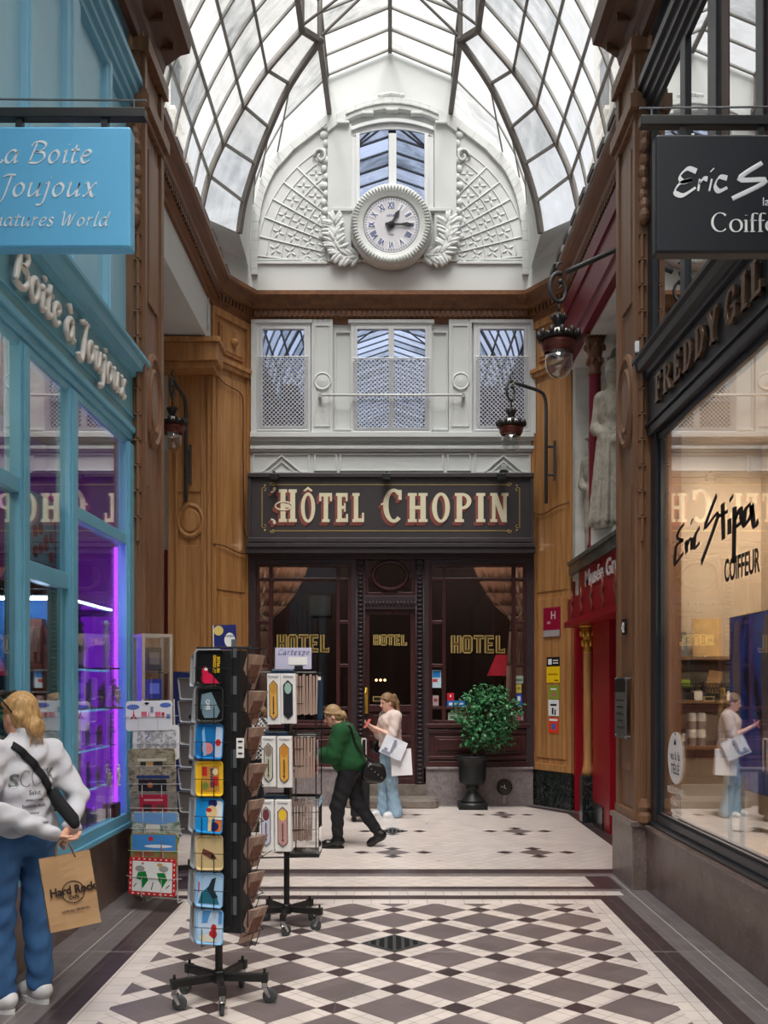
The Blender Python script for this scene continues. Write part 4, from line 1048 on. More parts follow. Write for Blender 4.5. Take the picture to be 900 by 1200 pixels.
for u, lb in ((321, 'black spotlight on the left end of the hotel signboard'), (453, 'black spotlight over the middle of the hotel signboard'), (588, 'black spotlight on the right end of the hotel signboard')):
    s = thing('sign_spotlight', lb, 'spotlight', W(u, 556, DS - .08), group='spotlights along the hotel signboard'); m = MB()
    m.pbox(u - 5, u + 5, 554, 562, DS - .2, .1); m.build('lamp_head', black_m, s, bevel=.01)
    m = MB(); m.pbox(u - 1.5, u + 1.5, 552, 555, DS - .16, .22); m.build('bracket', black_m, s)
s = thing('security_camera', 'small grey box camera on the white wall above the hotel signboard', 'camera', W(590, 549, DF - .08)); m = MB()
m.pbox(587, 594, 544, 551, DF - .16, .09); m.build('body', plain('pale_grey_plastic', (150, 152, 154), .5), s, bevel=.01)
m = MB(); m.pbox(586, 596, 551, 553.5, DF - .14, .15); m.build('bracket', grey_iron, s)

# ------------------------------------------------------------------ hotel shopfront
o = thing('hotel_shopfront', 'dark mahogany hotel shopfront with central door under the dark signboard', 'shopfront', W(458, 943, 14.4))
DW = 14.36; DG = 14.44
m = MB()
m.pbox(291, 626, 645, 655, DW - .06, .2, 1)                        # head
m.pbox(293, 414, 655, 660, DW - .02, .12, 1); m.pbox(499, 624, 655, 660, DW - .02, .12, 1)
for u0, u1 in ((292, 300), (617, 626), (411, 418), (497, 503)): m.pbox(u0, u1, 648, 900, DW - .03, .15, 1)
for u0, u1 in ((418, 427), (487, 497)): m.pbox(u0, u1, 648, 925, DW - .02, .15, 1)
m.pbox(426, 488, 698, 714, DW - .02, .12, 1); m.pbox(426, 488, 646, 654, DW - .02, .12, 1)
m.build('carved_frame', [mahog, mahog_blk], o, bevel=.004)
m = MB()                                                        # carved beads on the door posts
for uc in (422.5, 492):
    for k in range(52):
        v = 652 + k * 5.2; m.ell(W(uc, v, DW - .03), (.045, .03, .018), 8, 4)
    m.pbox(uc - 5, uc - 4, 648, 925, DW - .04, .03); m.pbox(uc + 4, uc + 5, 648, 925, DW - .04, .03)
for k in range(15): m.ell(W(429 + k * 4.1, 707, DW - .03), (.02, .03, .035), 8, 4)
m.build('carved_beading', mahog_blk, o, smooth=True)
def winbay(ul, ur, side):
    w = MB(); sash = lambda *a: w.pbox(*a, DW, .1)
    cols = [ul, ul + 17, ur - 17, ur]; t = 4.5
    sash(ul - 3, ur + 3, 660, 664); 
    for u in (ul - 1, ur - t + 1): sash(u, u + t, 660, 846)
    for u in (ul + 15, ur - 17): sash(u, u + t, 664, 846)
    sash(ul, ur, 677, 680.5); sash(ul, ur, 844, 850)
    sash(ul, ur, 828, 831.5)
    for a, b in ((ul, ul + 17), (ur - 17, ur)):
        for v in (727, 778): sash(a, b, v, v + 4)
    f = w.build('window_frame', mahog, o, bevel=.006)
    g = MB(); g.pbox(ul, ur, 662, 846, DG, .008); g.build('pane', glass_hotel, f)
    p = MB(); p.pbox(ul - 3, ur + 3, 848, 900, DW + .02, .1)                     # panelled apron
    for v0, v1, d in ((848, 853, .06), (855, 859, .03), (886, 890, .03), (892, 900, .05)): p.pbox(ul - 4, ur + 4, v0, v1, DW - d + .02, .08)
    p.pbox(ul + 6, ur - 6, 863, 882, DW - .0, .04); p.pbox(ul + 10, ur - 10, 866, 879, DW - .025, .04)
    p.build('apron_panel', mahog_h, o, bevel=.01)
winbay(300, 411, -1); winbay(503, 617, 1)
# door with transom light
d = MB()
for a in ((427, 487, 714, 720), (427, 433, 714, 925), (481, 487, 714, 925), (427, 487, 826, 834), (427, 487, 862, 868), (427, 487, 912, 925), (455, 459, 868, 912)): d.pbox(*a, DW + .03, .06)
d.pbox(433, 481, 834, 912, DW + .06, .03); d.pbox(437, 453, 872, 908, DW + .045, .02); d.pbox(461, 477, 872, 908, DW + .045, .02); d.pbox(437, 477, 838, 859, DW + .045, .02)
d.ell(W(457, 717, DW + .02), (.05, .02, .02), 10, 5)
door = d.build('door', mahog, o, bevel=.006)
g = MB(); g.pbox(433, 481, 720, 826, DG + .02, .008); g.build('pane', glass_hotel, door)
hd = MB(); hd.tube([W(429, 828, DW - .04), W(428, 812, DW - .05), W(429, 806, DW - .02)], .014, 8); hd.pbox(427, 431, 806, 836, DW, .03); hd.build('door_handle', gold, door)
lb = MB(); lb.pbox(437, 449, 816, 822, DG - .0, .006); lb.pbox(438, 448, 817, 821, DG - .003, .006, 1); lb.build('door_plate', [goldleaf, black_m], door)
tw = MB()
for a in ((427, 487, 651, 655), (427, 487, 694, 698), (427, 432, 651, 698), (482, 487, 651, 698), (455.5, 458.5, 654, 660), (455.5, 458.5, 691, 697), (431, 436, 673, 676), (478, 483, 673, 676)): tw.pbox(*a, DW + .02, .06)
el = [(X(457 + 20 * math.cos(t), DW), DW, Z(674.5 + 16 * math.sin(t), DW)) for t in np.linspace(0, 2 * PI, 33)[:-1]]
tw.tube(el, .03, 6, closed=True); tw_ = tw.build('transom_frame', mahog, o, bevel=.004)
g = MB(); g.pbox(431, 483, 654, 696, DG, .008); g.build('pane', glass_hotel, tw_)
# stone base under the windows, with the step
m = MB(); 
for a, b in ((292, 421), (499, 625)): m = MB(); m.pbox(a, b, 900, 944, DW - .02, .2); m.pbox(a, b, 899, 902, DW - .05, .2); m.build('stone_base', granite_g, o, bevel=.008)
m = MB(); m.box(X(421, 14.4), X(499, 14.4), 14.3, 14.7, 0, .3); m.build('threshold', step_m, o)
# gold HOTEL lettering: hollow block capitals painted on the panes
BL = {'H': [(0, 0), (.22, 0), (.22, .42), (.4, .42), (.4, 0), (.62, 0), (.62, 1), (.4, 1), (.4, .58), (.22, .58), (.22, 1), (0, 1)],
      'O': [(.12, 0), (.5, 0), (.62, .12), (.62, .88), (.5, 1), (.12, 1), (0, .88), (0, .12)],
      'T': [(.2, 0), (.42, 0), (.42, .82), (.62, .82), (.62, 1), (0, 1), (0, .82), (.2, .82)],
      'E': [(0, 0), (.56, 0), (.56, .18), (.22, .18), (.22, .42), (.48, .42), (.48, .58), (.22, .58), (.22, .82), (.56, .82), (.56, 1), (0, 1)],
      'L': [(0, 0), (.56, 0), (.56, .26), (.42, .18), (.22, .18), (.22, 1), (0, 1)]}
fillm = plain('dull_gold_fill', (96, 74, 36), .5, metal=.2)
def gold_hotel(u0, u1, v0, v1, D):
    m = MB(); k = D / F; h = (v1 - v0) * k; n = sum(.74 for c in 'HOTEL'); sx = (u1 - u0) * k / 3.55
    x = 0
    for ch in 'HOTEL':
        P = [(x + a * sx, b * h, 0) for a, b in BL[ch]]; T = BASIS(W(u0, v1, D), (1, 0, 0), (0, 0, 1), (0, -1, 0))
        m.tube(P, .011, 4, closed=True, T=T, flat=.3)
        if ch == 'O': m.tube([(x + a * sx, b * h, 0) for a, b in ((.22, .2), (.4, .2), (.4, .8), (.22, .8))], .009, 4, closed=True, T=T, flat=.3)
        else: m.prism([(p[0], p[1]) for p in P], (0, 0, -.004), (1, 0, 0), (0, 1, 0), (0, 0, .002), 1, T)
        if ch == 'O':
            for q in (rc(.02, .21, .1, .9), rc(.41, .6, .1, .9), rc(.2, .42, .02, .18), rc(.2, .42, .82, .98)): m.prism([(x + a * sx, b * h) for a, b in q], (0, 0, -.004), (1, 0, 0), (0, 1, 0), (0, 0, .002), 1, T)
        x += .74 * sx
    m.build('gold_lettering', [goldleaf, fillm], o)
gold_hotel(325, 386, 744, 764, DG - .01); gold_hotel(438, 477, 744, 756, DG + .01); gold_hotel(529, 592, 745, 765, DG - .01)
# worn step before the door
s = thing('door_step', 'worn rounded stone step in front of the hotel door', 'step', W(462, 944, 14.1)); m = MB()
xs0, xs1 = X(405, 14.1), X(514, 14.1)
pts = [(xs0, 14.38), (xs1 - .02, 14.38)] + [(xs1 - .12 + .12 * math.cos(t), 14.02 + .14 * math.sin(t) + .02) for t in np.linspace(.6, -PI / 2, 8)] + [(xs0 + .1, 13.9), (xs0, 14.0)]
m.prism(pts, (0, 0, 0), (1, 0, 0), (0, 1, 0), (0, 0, .12)); m.build('tread', step_m, s, bevel=.02)
m = MB(); m.prism([(a * .985 , b + .03 if b < 14.2 else b - .03) for a, b in pts], (0, 0, .10), (1, 0, 0), (0, 1, 0), (0, 0, .035)); m.build('nosing', step_m, s, bevel=.012)
# boss on the stone base
s = thing('wall_outlet', 'round dark iron hydrant cap set in the grey stone beside the urn', 'hydrant cap', W(591, 922, 14.3)); T = BASIS(W(591, 922, DW - .02), (1, 0, 0), (0, 0, 1), (0, -1, 0))
m = MB(); m.lathe([(.11, 0), (.115, .02), (.1, .04), (.085, .03), (0, .035)], 26, T=T); m.build('cap', plain('brown_iron', (58, 50, 46), .5), s, smooth=False)
m = MB(); m.tube([(.005, .03, .04), (-.012, 0, .04), (.02, -.022, .04)], .006, 5, T=T); m.ell((-.04, .005, .036), .012, 8, 6, T=T); m.build('mark', white_l, s)
m = MB(); m.tube([(0, -.1, .01), (-.006, -.25, .01)], .02, 6, T=T, flat=.2); m.build('rust_drip', plain('pale_lime_streak', (168, 152, 136), .8), s)

# ------------------------------------------------------------------ room behind the hotel panes
m = MB(); yb = 17.2
m.box(-2.2, 2.2, yb, yb + .1, 0, 4.2); m.box(-2.3, -2.2, 14.6, yb, 0, 4.2); m.box(2.2, 2.3, 14.6, yb, 0, 4.2); m.box(-2.3, 2.3, 14.55, yb, 4.1, 4.2)
m.box(-.55, -.5, 14.6, 16.4, 0, 4.1); m.box(.5, .55, 14.6, 16.4, 0, 4.1)
tag(m.build('wall_back_interior', dark_room), kind='structure')
def curtain(sg, label):
    c = thing('curtain', label, 'curtain', (X(458 + sg * 140, 14.6), 14.62, Z(846, 14.6)), group='tied-back curtains in the hotel windows'); D = 14.62
    ue = 458 + sg * 158; rows = []
    for v, w in ((662, 62), (680, 55), (695, 47), (710, 36), (722, 22), (730, 17), (740, 19), (780, 22), (846, 24)):
        row = []
        for i in range(25):
            t = i / 24; row.append((X(ue - sg * w * t, D), D + .03 * math.sin(t * 34), Z(v, D)))
        rows.append(row)
    m = MB()
    for a, b in zip(rows, rows[1:]): m.ruled(a, b)
    m.build('drape', curtain_m, c, smooth=True, solid=.004)
    m = MB(); m.tube(crom([W(ue - sg * 1, 700, D - .05), W(ue - sg * 4, 716, D - .06), W(ue - sg * 12, 726, D - .06), W(ue - sg * 20, 722, D - .04)], 5), .012, 6); m.build('tieback_cord', plain('cream_cord', (212, 198, 176), .8), c, smooth=True)
curtain(-1, 'sheer taupe curtain tied back in the left hotel window'); curtain(1, 'sheer taupe curtain tied back in the right hotel window, behind the red lampshade')
lp = W(590, 792, 15.4); s = thing('table_lamp', 'table lamp with red shade inside the right hotel window', 'lamp', (lp.x, lp.y, .75)); lz = Z(792, 15.4)
m = MB(); m.lathe([(.27, 0), (.26, .005), (.12, .33), (.11, .33), (.25, .005)], 24, (lp.x, lp.y, lz)); m.build('lamp_shade', plain('red_shade', (214, 40, 70), .8), s, smooth=True)
m = MB(); m.lathe([(.1, 0), (.09, .02), (.02, .05), (.03, .2), (.015, .3), (.012, lz - .75 + .1)], 14, (lp.x, lp.y, .75)); m.build('base', goldleaf, s, smooth=True)
for x_ in (-1.35, 1.35):
    l = bpy.data.lights.new('hotel_room_fill', 'POINT'); l.energy = 40; l.color = (1, .86, .72); l.shadow_soft_size = .06; q = bpy.data.objects.new('hotel_room_fill', l); q.location = (x_, 15.3, 3.95); COL.objects.link(q)  # fill lights added to brighten the curtains, no fixture behind them
s = thing('sideboard', 'dark side table behind the right hotel window', 'table', (1.5, 15.5, 0)); m = MB(); m.box(.75, 2.1, 15.1, 15.8, .68, .75); m.build('top', mahog, s)
for x in (.8, 2.0):
    for y in (15.15, 15.7): m = MB(); m.box(x, x + .06, y, y + .06, 0, .68); m.build('leg', mahog, s)
s = thing('flower_bouquet', 'bouquet of dim pink flowers inside the right hotel window', 'flowers', W(553, 840, 15.3)); c = W(553, 812, 15.3)
m = MB(); R3 = random.Random(3)
m.lathe([(.06, 0), (.09, .1), (.07, .22), (.05, .25)], 14, (c.x, c.y, .75)); m.build('vase', plain('dark_vase', (60, 56, 60), .3), s, smooth=True)
m = MB()
for k in range(26):
    a = R3.uniform(0, 6.28); r = R3.uniform(.02, .26); m.ell((c.x + r * math.cos(a) * 1.2, c.y + r * math.sin(a) * .6, 1.25 + R3.uniform(-.1, .22) - r * .3), R3.uniform(.05, .08), 8, 6)
m.build('blooms', plain('dusty_pink_petals', (150, 112, 112), .8, var=.3), s, smooth=True)
m = MB()
for k in range(14):
    a = R3.uniform(0, 6.28); m.tube([(c.x, c.y, .98), (c.x + .1 * math.cos(a), c.y + .06 * math.sin(a), 1.2)], .006, 5)
m.build('stems', plain('stem_green', (44, 66, 40), .6), s)
s = thing('wall_picture', 'dark framed picture on the wall deep in the left hotel window', 'picture', W(375, 710, 17.1)); m = MB(); m.pbox(362, 388, 698, 722, 17.14, .05); m.build('frame', mahog_blk, s); m = MB(); m.pbox(364, 386, 700, 720, 17.13, .02); m.build('canvas', plain('grey_green_canvas', (66, 74, 74), .5), s)
s = thing('ceiling_lamp', 'small row of warm ceiling spots seen through the hotel door', 'lamp', W(457, 735, 16.5)); m = MB(); m.tube([W(440, 795, 16.6), W(452, 793, 16.6)], .012, 6); m.build('rail', black_m, s)
for k in range(3): m = MB(); m.ell(W(441 + 5 * k, 797, 16.55), .022, 8, 6); m.build('bulb', glow('warm_bulb', (255, 214, 150), 4.0), s)
s = thing('indoor_plant', 'small green plant low in the left hotel window behind the walking woman', 'plant', W(383, 846, 14.9)); m = MB(); c = W(381, 836, 14.9)
for k in range(24):
    a = R3.uniform(0, 6.28); TT = TM((c.x + .06 * math.cos(a), c.y + .05 * math.sin(a), c.z + R3.uniform(-.1, .14)), R3.uniform(-.8, .8), R3.uniform(-.8, .8), a); m.ell((.04, 0, 0), (.05, .022, .006), 6, 4, T=TT)
m.build('leaves', leaf_m, s, smooth=True); m = MB(); m.lathe([(.07, -.25), (.09, -.1), (.08, -.1)], 12, tuple(c)); m.build('pot', plain('terracotta', (140, 82, 60), .7), s)
# ------------------------------------------------------------------ left: blue toy shop
XL = -2.2
o = thing('toy_shopfront', 'sky-blue wooden toy shopfront along the left side', 'shopfront', (XL, 5, 0))
m = MB()
def lb(y0, y1, z0, z1, x0=XL, x1=-2.3, mi=0): m.box(x0, x1, y0, y1, z0, z1, mi)
lb(-2, 8.44, .56, .60, XL + .02, -2.36); lb(-2, 8.44, .60, .68); 
lb(-2, 8.44, 3.78, 3.84, XL - .02); lb(-2, 8.46, 3.84, 3.90, XL + .0, -2.34); lb(-2, 8.47, 3.90, 3.95, XL + .025, -2.34)
for y0, y1 in ((8.22, 8.43), (6.75, 6.92), (5.85, 6.0), (4.55, 4.72), (3.2, 3.35), (1.5, 1.65), (-.3, -.15)):
    lb(y0, y1, .68, 3.8); lb(y0 + .03, y1 - .03, .68, 3.8, XL + .012)
lb(6.92, 8.22, 2.93, 3.02, XL - .01); lb(6.0, 6.75, 2.41, 2.52, XL - .01); lb(4.72, 5.85, 2.9, 2.99, XL - .01); lb(3.35, 4.55, 2.9, 2.99, XL - .01); lb(-.1, 3.2, 2.9, 2.99, XL - .01)
m.build('frame', blue_d, o, bevel=.006)
m = MB(); lb(6.64, 6.77, .68, 2.41, XL - .05, -2.32); lb(6.0, 6.75, .68, .8, XL - .05, -2.32); m.build('door_frame', teal_p, o, bevel=.006)
m = MB(); lb(-2, 8.44, .68, 3.8, XL - .035, XL - .043)
m.build('pane', glass_shop, o)
m = MB()                                                        # fascia and the panelled front above it
lb(-2, 8.45, 3.95, 4.45, XL - .0, -2.34); 
m.build('fascia', plain('fascia_blue', (104, 160, 178), .4, var=.03), o)
m = MB(); pth = [(XL, -2), (XL, 8.56)]
moulding(m, pth, [(0, 4.38), (.03, 4.39), (.035, 4.42), (.08, 4.44), (.09, 4.50), (.11, 4.53), (.11, 4.56), (0, 4.58)])
moulding(m, pth, [(0, 4.03), (.012, 4.03), (.012, 4.045), (0, 4.045)])
m.build('cornice_moulding', blue_d, o)
m = MB(); lb(-2, 8.44, 4.56, 7.0, XL - .06, -2.4)
for u in (43, 94, 133, 163):
    y = DX(u, XL); w = .1 if u != 94 else .2
    lb(y - w, y + w * .4, 4.56, 6.7, XL - .02); lb(y - w * .6, y, 4.56, 6.7, XL - .005)
for y in (4.6, 3.4, 2.2, 1.0): lb(y - .1, y + .05, 4.56, 6.7, XL - .02)
m.build('upper_panelling', blue_p, o, bevel=.006)
m = MB(); pth = [(XL - .06, -2), (XL - .06, 8.42)]
moulding(m, pth, [(0, 6.62), (.05, 6.64), (.05, 6.7), (.08, 6.72), (.08, 6.78), (.11, 6.8), (.11, 6.86), (.14, 6.88), (.14, 6.94), (0, 6.97)])
lb(-2, 8.4, 7.0, 7.3, XL - .04, -2.4)
m.build('upper_moulding', blue_d, o)
# script letters standing out from the fascia
T = BASIS((XL + .012, 8.28, 4.09), (0, -1, 0), (0, 0, 1), (1, 0, 0))     
s_ = .145; wd = strokes('Boite à Joujoux', 0, .12, .12)[1]; st, wd = strokes('Boite à Joujoux', 0, .12, .12, 2.36 / s_ / wd)
T = BASIS((XL + .03, 7.97 - wd * s_, 4.07), (0, 1, 0), (0, 0, 1), (1, 0, 0))
m = MB(); tubes(m, st, s_, T, .021, n=8, z=.018); 
ltr = m.build('fascia_lettering', plain('pale_metal_letters', (206, 204, 200), .4, var=.04), o, smooth=True)
for ch in (): pass
# interior of the toy shop
m = MB(); m.box(-3.3, -3.2, 2, 8.44, .5, 3.95); m.box(-3.3, -2.3, 8.40, 8.44, .6, 3.95); m.box(-3.3, -2.3, 2, 8.44, 3.85, 3.95); m.box(-3.3, -2.3, 2, 8.44, .5, .6); m.box(-3.3, -2.3, 2.0, 2.05, .5, 3.95)
tag(m.build('wall_left_shop_interior', plain('shop_interior', (150, 120, 110), .8)), kind='structure')
o = thing('display_case', 'purple-lit toy display case with glass shelves in the blue shop window', 'display case', (-2.6, 7.6, .6))
m = MB(); m.box(-2.95, -2.92, 6.96, 8.38, .62, 3.78); m.box(-2.95, -2.33, 8.34, 8.38, .62, 3.78); m.box(-2.95, -2.33, 6.94, 6.98, .62, 3.0)
m.build('back_panel', plain('violet_panel', (138, 60, 168), .6, var=.05), o)  # violet lightened in the colour so the panel looks lit
for i, z in enumerate((.92, 1.23, 1.54, 1.86, 2.36)):
    m = MB(); m.box(-2.91, -2.36, 7.0, 8.3, z, z + .018); g = m.build('shelf', glass_shelf, o)
    if z < 2: m = MB(); m.box(-2.36, -2.355, 7.05, 8.25, z + .003, z + .015); m.build('lit_edge', glow('cyan_edge_glow', (110, 200, 255), .9), g)  # own glow given to the shelf edge for the light it catches
m = MB(); m.box(-2.37, -2.35, 7.0, 8.3, 2.378, 2.392); m.build('led_strip', glow('cool_led', (190, 225, 255), 14.0), o)
m = MB(); m.tube([(-2.285, 8.19, .7), (-2.285, 8.19, 2.9)], .016, 8); m.build('violet_tube', glow('violet_led', (176, 60, 255), 4.0), o)
m = MB(); m.box(-2.62, -2.30, 8.325, 8.335, .7, 2.33); m.build('violet_glow_sheet', glow('violet_sheet_glow', (136, 30, 232), .8), o)  # glowing sheet added for the violet light on the end panel
m = MB(); m.tube([(-2.9, 7.4, .7), (-2.9, 7.4, 2.3)], .014, 8); m.build('violet_tube', glow('violet_led', (176, 60, 255), 4.0), o)  # second tube, added for more violet light behind the shelves
o = thing('display_cabinet', 'blue-backed display cabinet with boxed toys in the shop doorway bay', 'cabinet', (-2.7, 6.3, .6))
m = MB(); m.box(-2.95, -2.29, 6.90, 6.93, .62, 2.45); m.build('back_panel', plain('azure_panel', (70, 140, 214), .6, var=.04), o)
for z in (.95, 1.22, 1.40, 1.58, 1.71, 1.86, 2.36):
    m = MB(); m.box(-2.9, -2.3, 6.66, 6.89, z - .012, z); m.build('shelf', plain('pale_shelf', (196, 204, 206), .4), o)
m = MB(); m.box(-2.8, -2.3, 6.65, 6.66, 2.33, 2.348); m.build('led_strip', glow('cool_led2', (200, 228, 255), 30.0), o)
m = MB(); m.box(-2.95, -2.3, 6.6, 6.94, 2.40, 2.46); m.build('top', plain('dark_top', (30, 24, 26), .5), o)
def light(name, kind, loc, power, col, size=.2, size_y=None, rot=(0, 0, 0), spot=None):
    l = bpy.data.lights.new(name, kind); l.energy = power; l.color = lin(col)[:3]
    if kind == 'AREA':
        l.size = size
        if size_y: l.shape = 'RECTANGLE'; l.size_y = size_y
    elif kind in ('POINT', 'SPOT'): l.shadow_soft_size = size
    if spot: l.spot_size = spot; l.spot_blend = .6
    ob = bpy.data.objects.new(name, l); ob.location = loc; ob.rotation_euler = rot; COL.objects.link(ob); return ob
light('violet_case_light', 'POINT', (-2.85, 7.3, 2.75), 7, (200, 60, 220), .03); light('toy_shop_light', 'POINT', (-3.0, 5.3, 3.5), 14, (255, 230, 200), .05)
# figures: one soft body, posed simply
def small_figure(h=.012):
    s = SDF((-.22, -.14, -.02), (.22, .14, 1.06), h)
    s.ell((0, 0, .94), (.062, .068, .082), k=.02).cap((0, 0, .83), (0, 0, .9), .032, .03)
    s.cap((-.08, 0, .78), (.08, 0, .78), .06, .06).ell((0, 0, .68), (.11, .07, .14)).ell((0, 0, .52), (.1, .068, .08))
    for q in (-1, 1):
        s.chain([(q * .055, 0, .5), (q * .07, -.005, .28), (q * .085, .01, .04)], [.062, .045, .03]); s.cap((q * .085, .01, .025), (q * .095, -.08, .02), .028, .022)
        s.chain([(q * .13, 0, .79), (q * .165, .01, .62), (q * .15, -.05, .47)], [.04, .034, .024]); s.ell((q * .148, -.06, .43), (.022, .03, .035))
    return s.mesh()
FIG = small_figure()
def figurine(x, y, z, h, mt, label, rz=0.0, group=None, base=None, name='figurine'):
    f = thing(name, label, 'figurine', (x, y, z), rz, group, local=True); m = MB(); b = .012 if base else 0
    m.merge(FIG, Matrix.Translation((0, 0, b)) @ Matrix.Scale(h, 4)); m.build('body', mt, f, smooth=True)
    if base: m = MB(); m.lathe([(.28 * h, 0), (.28 * h, .01), (.26 * h, .012)], 16); m.build('base', base, f)
    return f
gm = plain('pewter_figures', (158, 154, 158), .5, metal=.2, var=.25, vs=20); gm2 = plain('dark_pewter', (88, 84, 92), .5, metal=.2, var=.25, vs=20)
white_f = plain('white_resin', (216, 214, 222), .5); navy_f = plain('dark_navy_resin', (36, 34, 52), .5); beige_f = plain('painted_resin', (160, 140, 120), .6, var=.35, vs=30)
figurine(X(125, 8.0), 8.0, 1.88, .38, white_f, 'tall white standing figurine on the second glass shelf', PI / 2 + .3, base=navy_f)
figurine(X(95, 8.05), 8.05, 1.88, .37, navy_f, 'tall dark standing figurine left of the white one', PI / 2, base=navy_f)
figurine(X(131, 8.0), 8.0, 1.26, .25, plain('pale_green_resin', (150, 200, 210), .4), 'pale blue-green figurine alone at the right end of its shelf', PI / 2)
for i in range(7):
    figurine(X(90 + 8 * i, 7.95), 7.95 + .1 * (i % 2), 1.56, .17 + .03 * (i % 3), (gm, gm2, beige_f)[i % 3], 'small pewter-coloured figurine in the crowded row on the third glass shelf', PI / 2 + .4 * (i % 3 - 1), 'pewter figurines on the third glass shelf', base=gm2)
for i in range(6):
    figurine(X(90 + 7 * i, 7.9), 7.9 + .1 * (i % 2), 1.26, .15 + .02 * (i % 3), (gm, beige_f, white_f)[i % 3], 'small painted figurine crowded on the fourth glass shelf', PI / 2 + .5 * (i % 3 - 1), 'painted figurines on the fourth glass shelf')
for i in range(8):
    figurine(X(92 + 6 * i, 7.8), 7.8 + .12 * (i % 2), .94, .14 + .03 * (i % 3), (gm, gm2, white_f)[(i * 2) % 3], 'small grey figurine among vehicles on the lowest glass shelf', PI / 2 + .6 * (i % 3 - 1), 'grey figurines on the lowest glass shelf')
def shelf_box(u0, u1, z, h, mt, label, face=None):
    D = 6.76; f = thing('toy_box', label, 'box', (X((u0 + u1) / 2, D), D, z)); m = MB(); m.box(X(u0, D), X(u1, D), D, D + .09, z, z + h); m.build('carton', mt, f, bevel=.003); m = MB(); w = X(u1, D) - X(u0, D); m.box(X(u0, D) + w * .12, X(u1, D) - w * .12, D - .003, D, z + h * .15, z + h * .85); m.build('front_picture', face or plain('box_print', (188, 150, 110), .5, var=.5, vs=30), f)
shelf_box(32, 49, 1.86, .35, plain('brown_box_print', (150, 96, 84), .6, var=.25, vs=18), 'brown flat box with a pale sword shape on the cabinet shelf', plain('sword_print', (190, 144, 126), .6, var=.3))
f = thing('toy_sword', 'slim pale toy sword in front of the brown flat box', 'toy', W(41, 780, 6.70)); m = MB(); m.pbox(40.3, 41.8, 736, 764, 6.70, .01); m.build('blade', white_f, f); m = MB(); m.pbox(38.5, 43.5, 764, 766, 6.70, .012); m.build('hilt', brick_l, f); m = MB(); m.pbox(40, 42.3, 766, 775, 6.70, .012); m.build('grip', brick_l, f)
def critter(u, z, h, body, second, label):
    x, y = X(u, 6.78), 6.78; f = thing('animal_toy', label, 'toy', (x, y, z)); s = SDF((-.5, -.5, -.02), (.5, .5, 1.05), .03); T = Matrix.Translation((x, y, z)) @ Matrix.Scale(h, 4) @ Matrix.Rotation(-PI / 2 + .5, 4, 'Z')
    s.ell((0, 0, .36), (.2, .2, .3)).ell((.05, 0, .76), (.17, .16, .17)).cap((-.06, .12, .88), (-.1, .16, 1.0), .05, .03).cap((-.06, -.12, .88), (-.1, -.16, 1.0), .05, .03).cap((.15, 0, .72), (.28, 0, .68), .07, .05)
    for q in (-1, 1): s.cap((.05, q * .12, .2), (.16, q * .16, .04), .08, .06); s.cap((.08, q * .18, .5), (.22, q * .16, .36), .06, .05)
    m = MB(); m.merge(s.mesh(), T); m.build('body', body, f, smooth=True); m = MB(); m.ell((.31, 0, .69), .04, 8, 6, T=T)
    for q in (-1, 1): m.ell((.19, q * .07, .83), .03, 8, 6, T=T)
    m.build('face', black_l, f); m = MB(); m.ell((.08, 0, .36), (.16, .15, .2), 12, 8, T=T); m.build('belly', second, f, smooth=True)
critter(61, 1.86, .3, plain('dark_red_toy', (120, 36, 34), .6), plain('yellow_toy', (206, 170, 60), .6), 'dark red and yellow animal toy beside the brown flat box')
for z, h, c, w_ in ((1.71, .135, (150, 84, 64), 'upper'), (1.58, .115, (120, 64, 54), 'middle'), (1.40, .16, (150, 120, 106), 'lower')): shelf_box(40, 54, z, h, plain('toy_carton_' + w_, c, .6, var=.2, vs=16), w_ + ' brown toy box, left one of its pair in the shop cabinet')
shelf_box(56, 68, 1.71, .135, plain('patterned_carton', (140, 104, 84), .6, var=.4, vs=20), 'patterned brown toy box at the right of the upper pair')
critter(62, 1.58, .12, plain('blue_white_toy', (130, 150, 200), .5, var=.3), white_f, 'blue and white animal toy beside the middle brown box'); critter(62, 1.40, .16, white_f, gm, 'white animal toy beside the lower brown box')
def boxed(x, y, z, w, d, h, mt, label, face):
    f = thing('toy_box', label, 'box', (x, y, z)); m = MB(); m.box(x - d / 2, x + d / 2, y - w / 2, y + w / 2, z, z + h); m.build('carton', mt, f, bevel=.004); m = MB(); m.box(x - d * .38, x + d * .38, y - w / 2 - .003, y - w / 2, z + h * .18, z + h * .82); m.build('front_picture', face, f)
boxed(X(131, 8.0), 8.0, .62, .16, .10, .17, plain('black_red_box', (44, 26, 30), .4), 'small black and red box at the foot of the violet display', plain('red_print', (120, 40, 40), .5, var=.3))
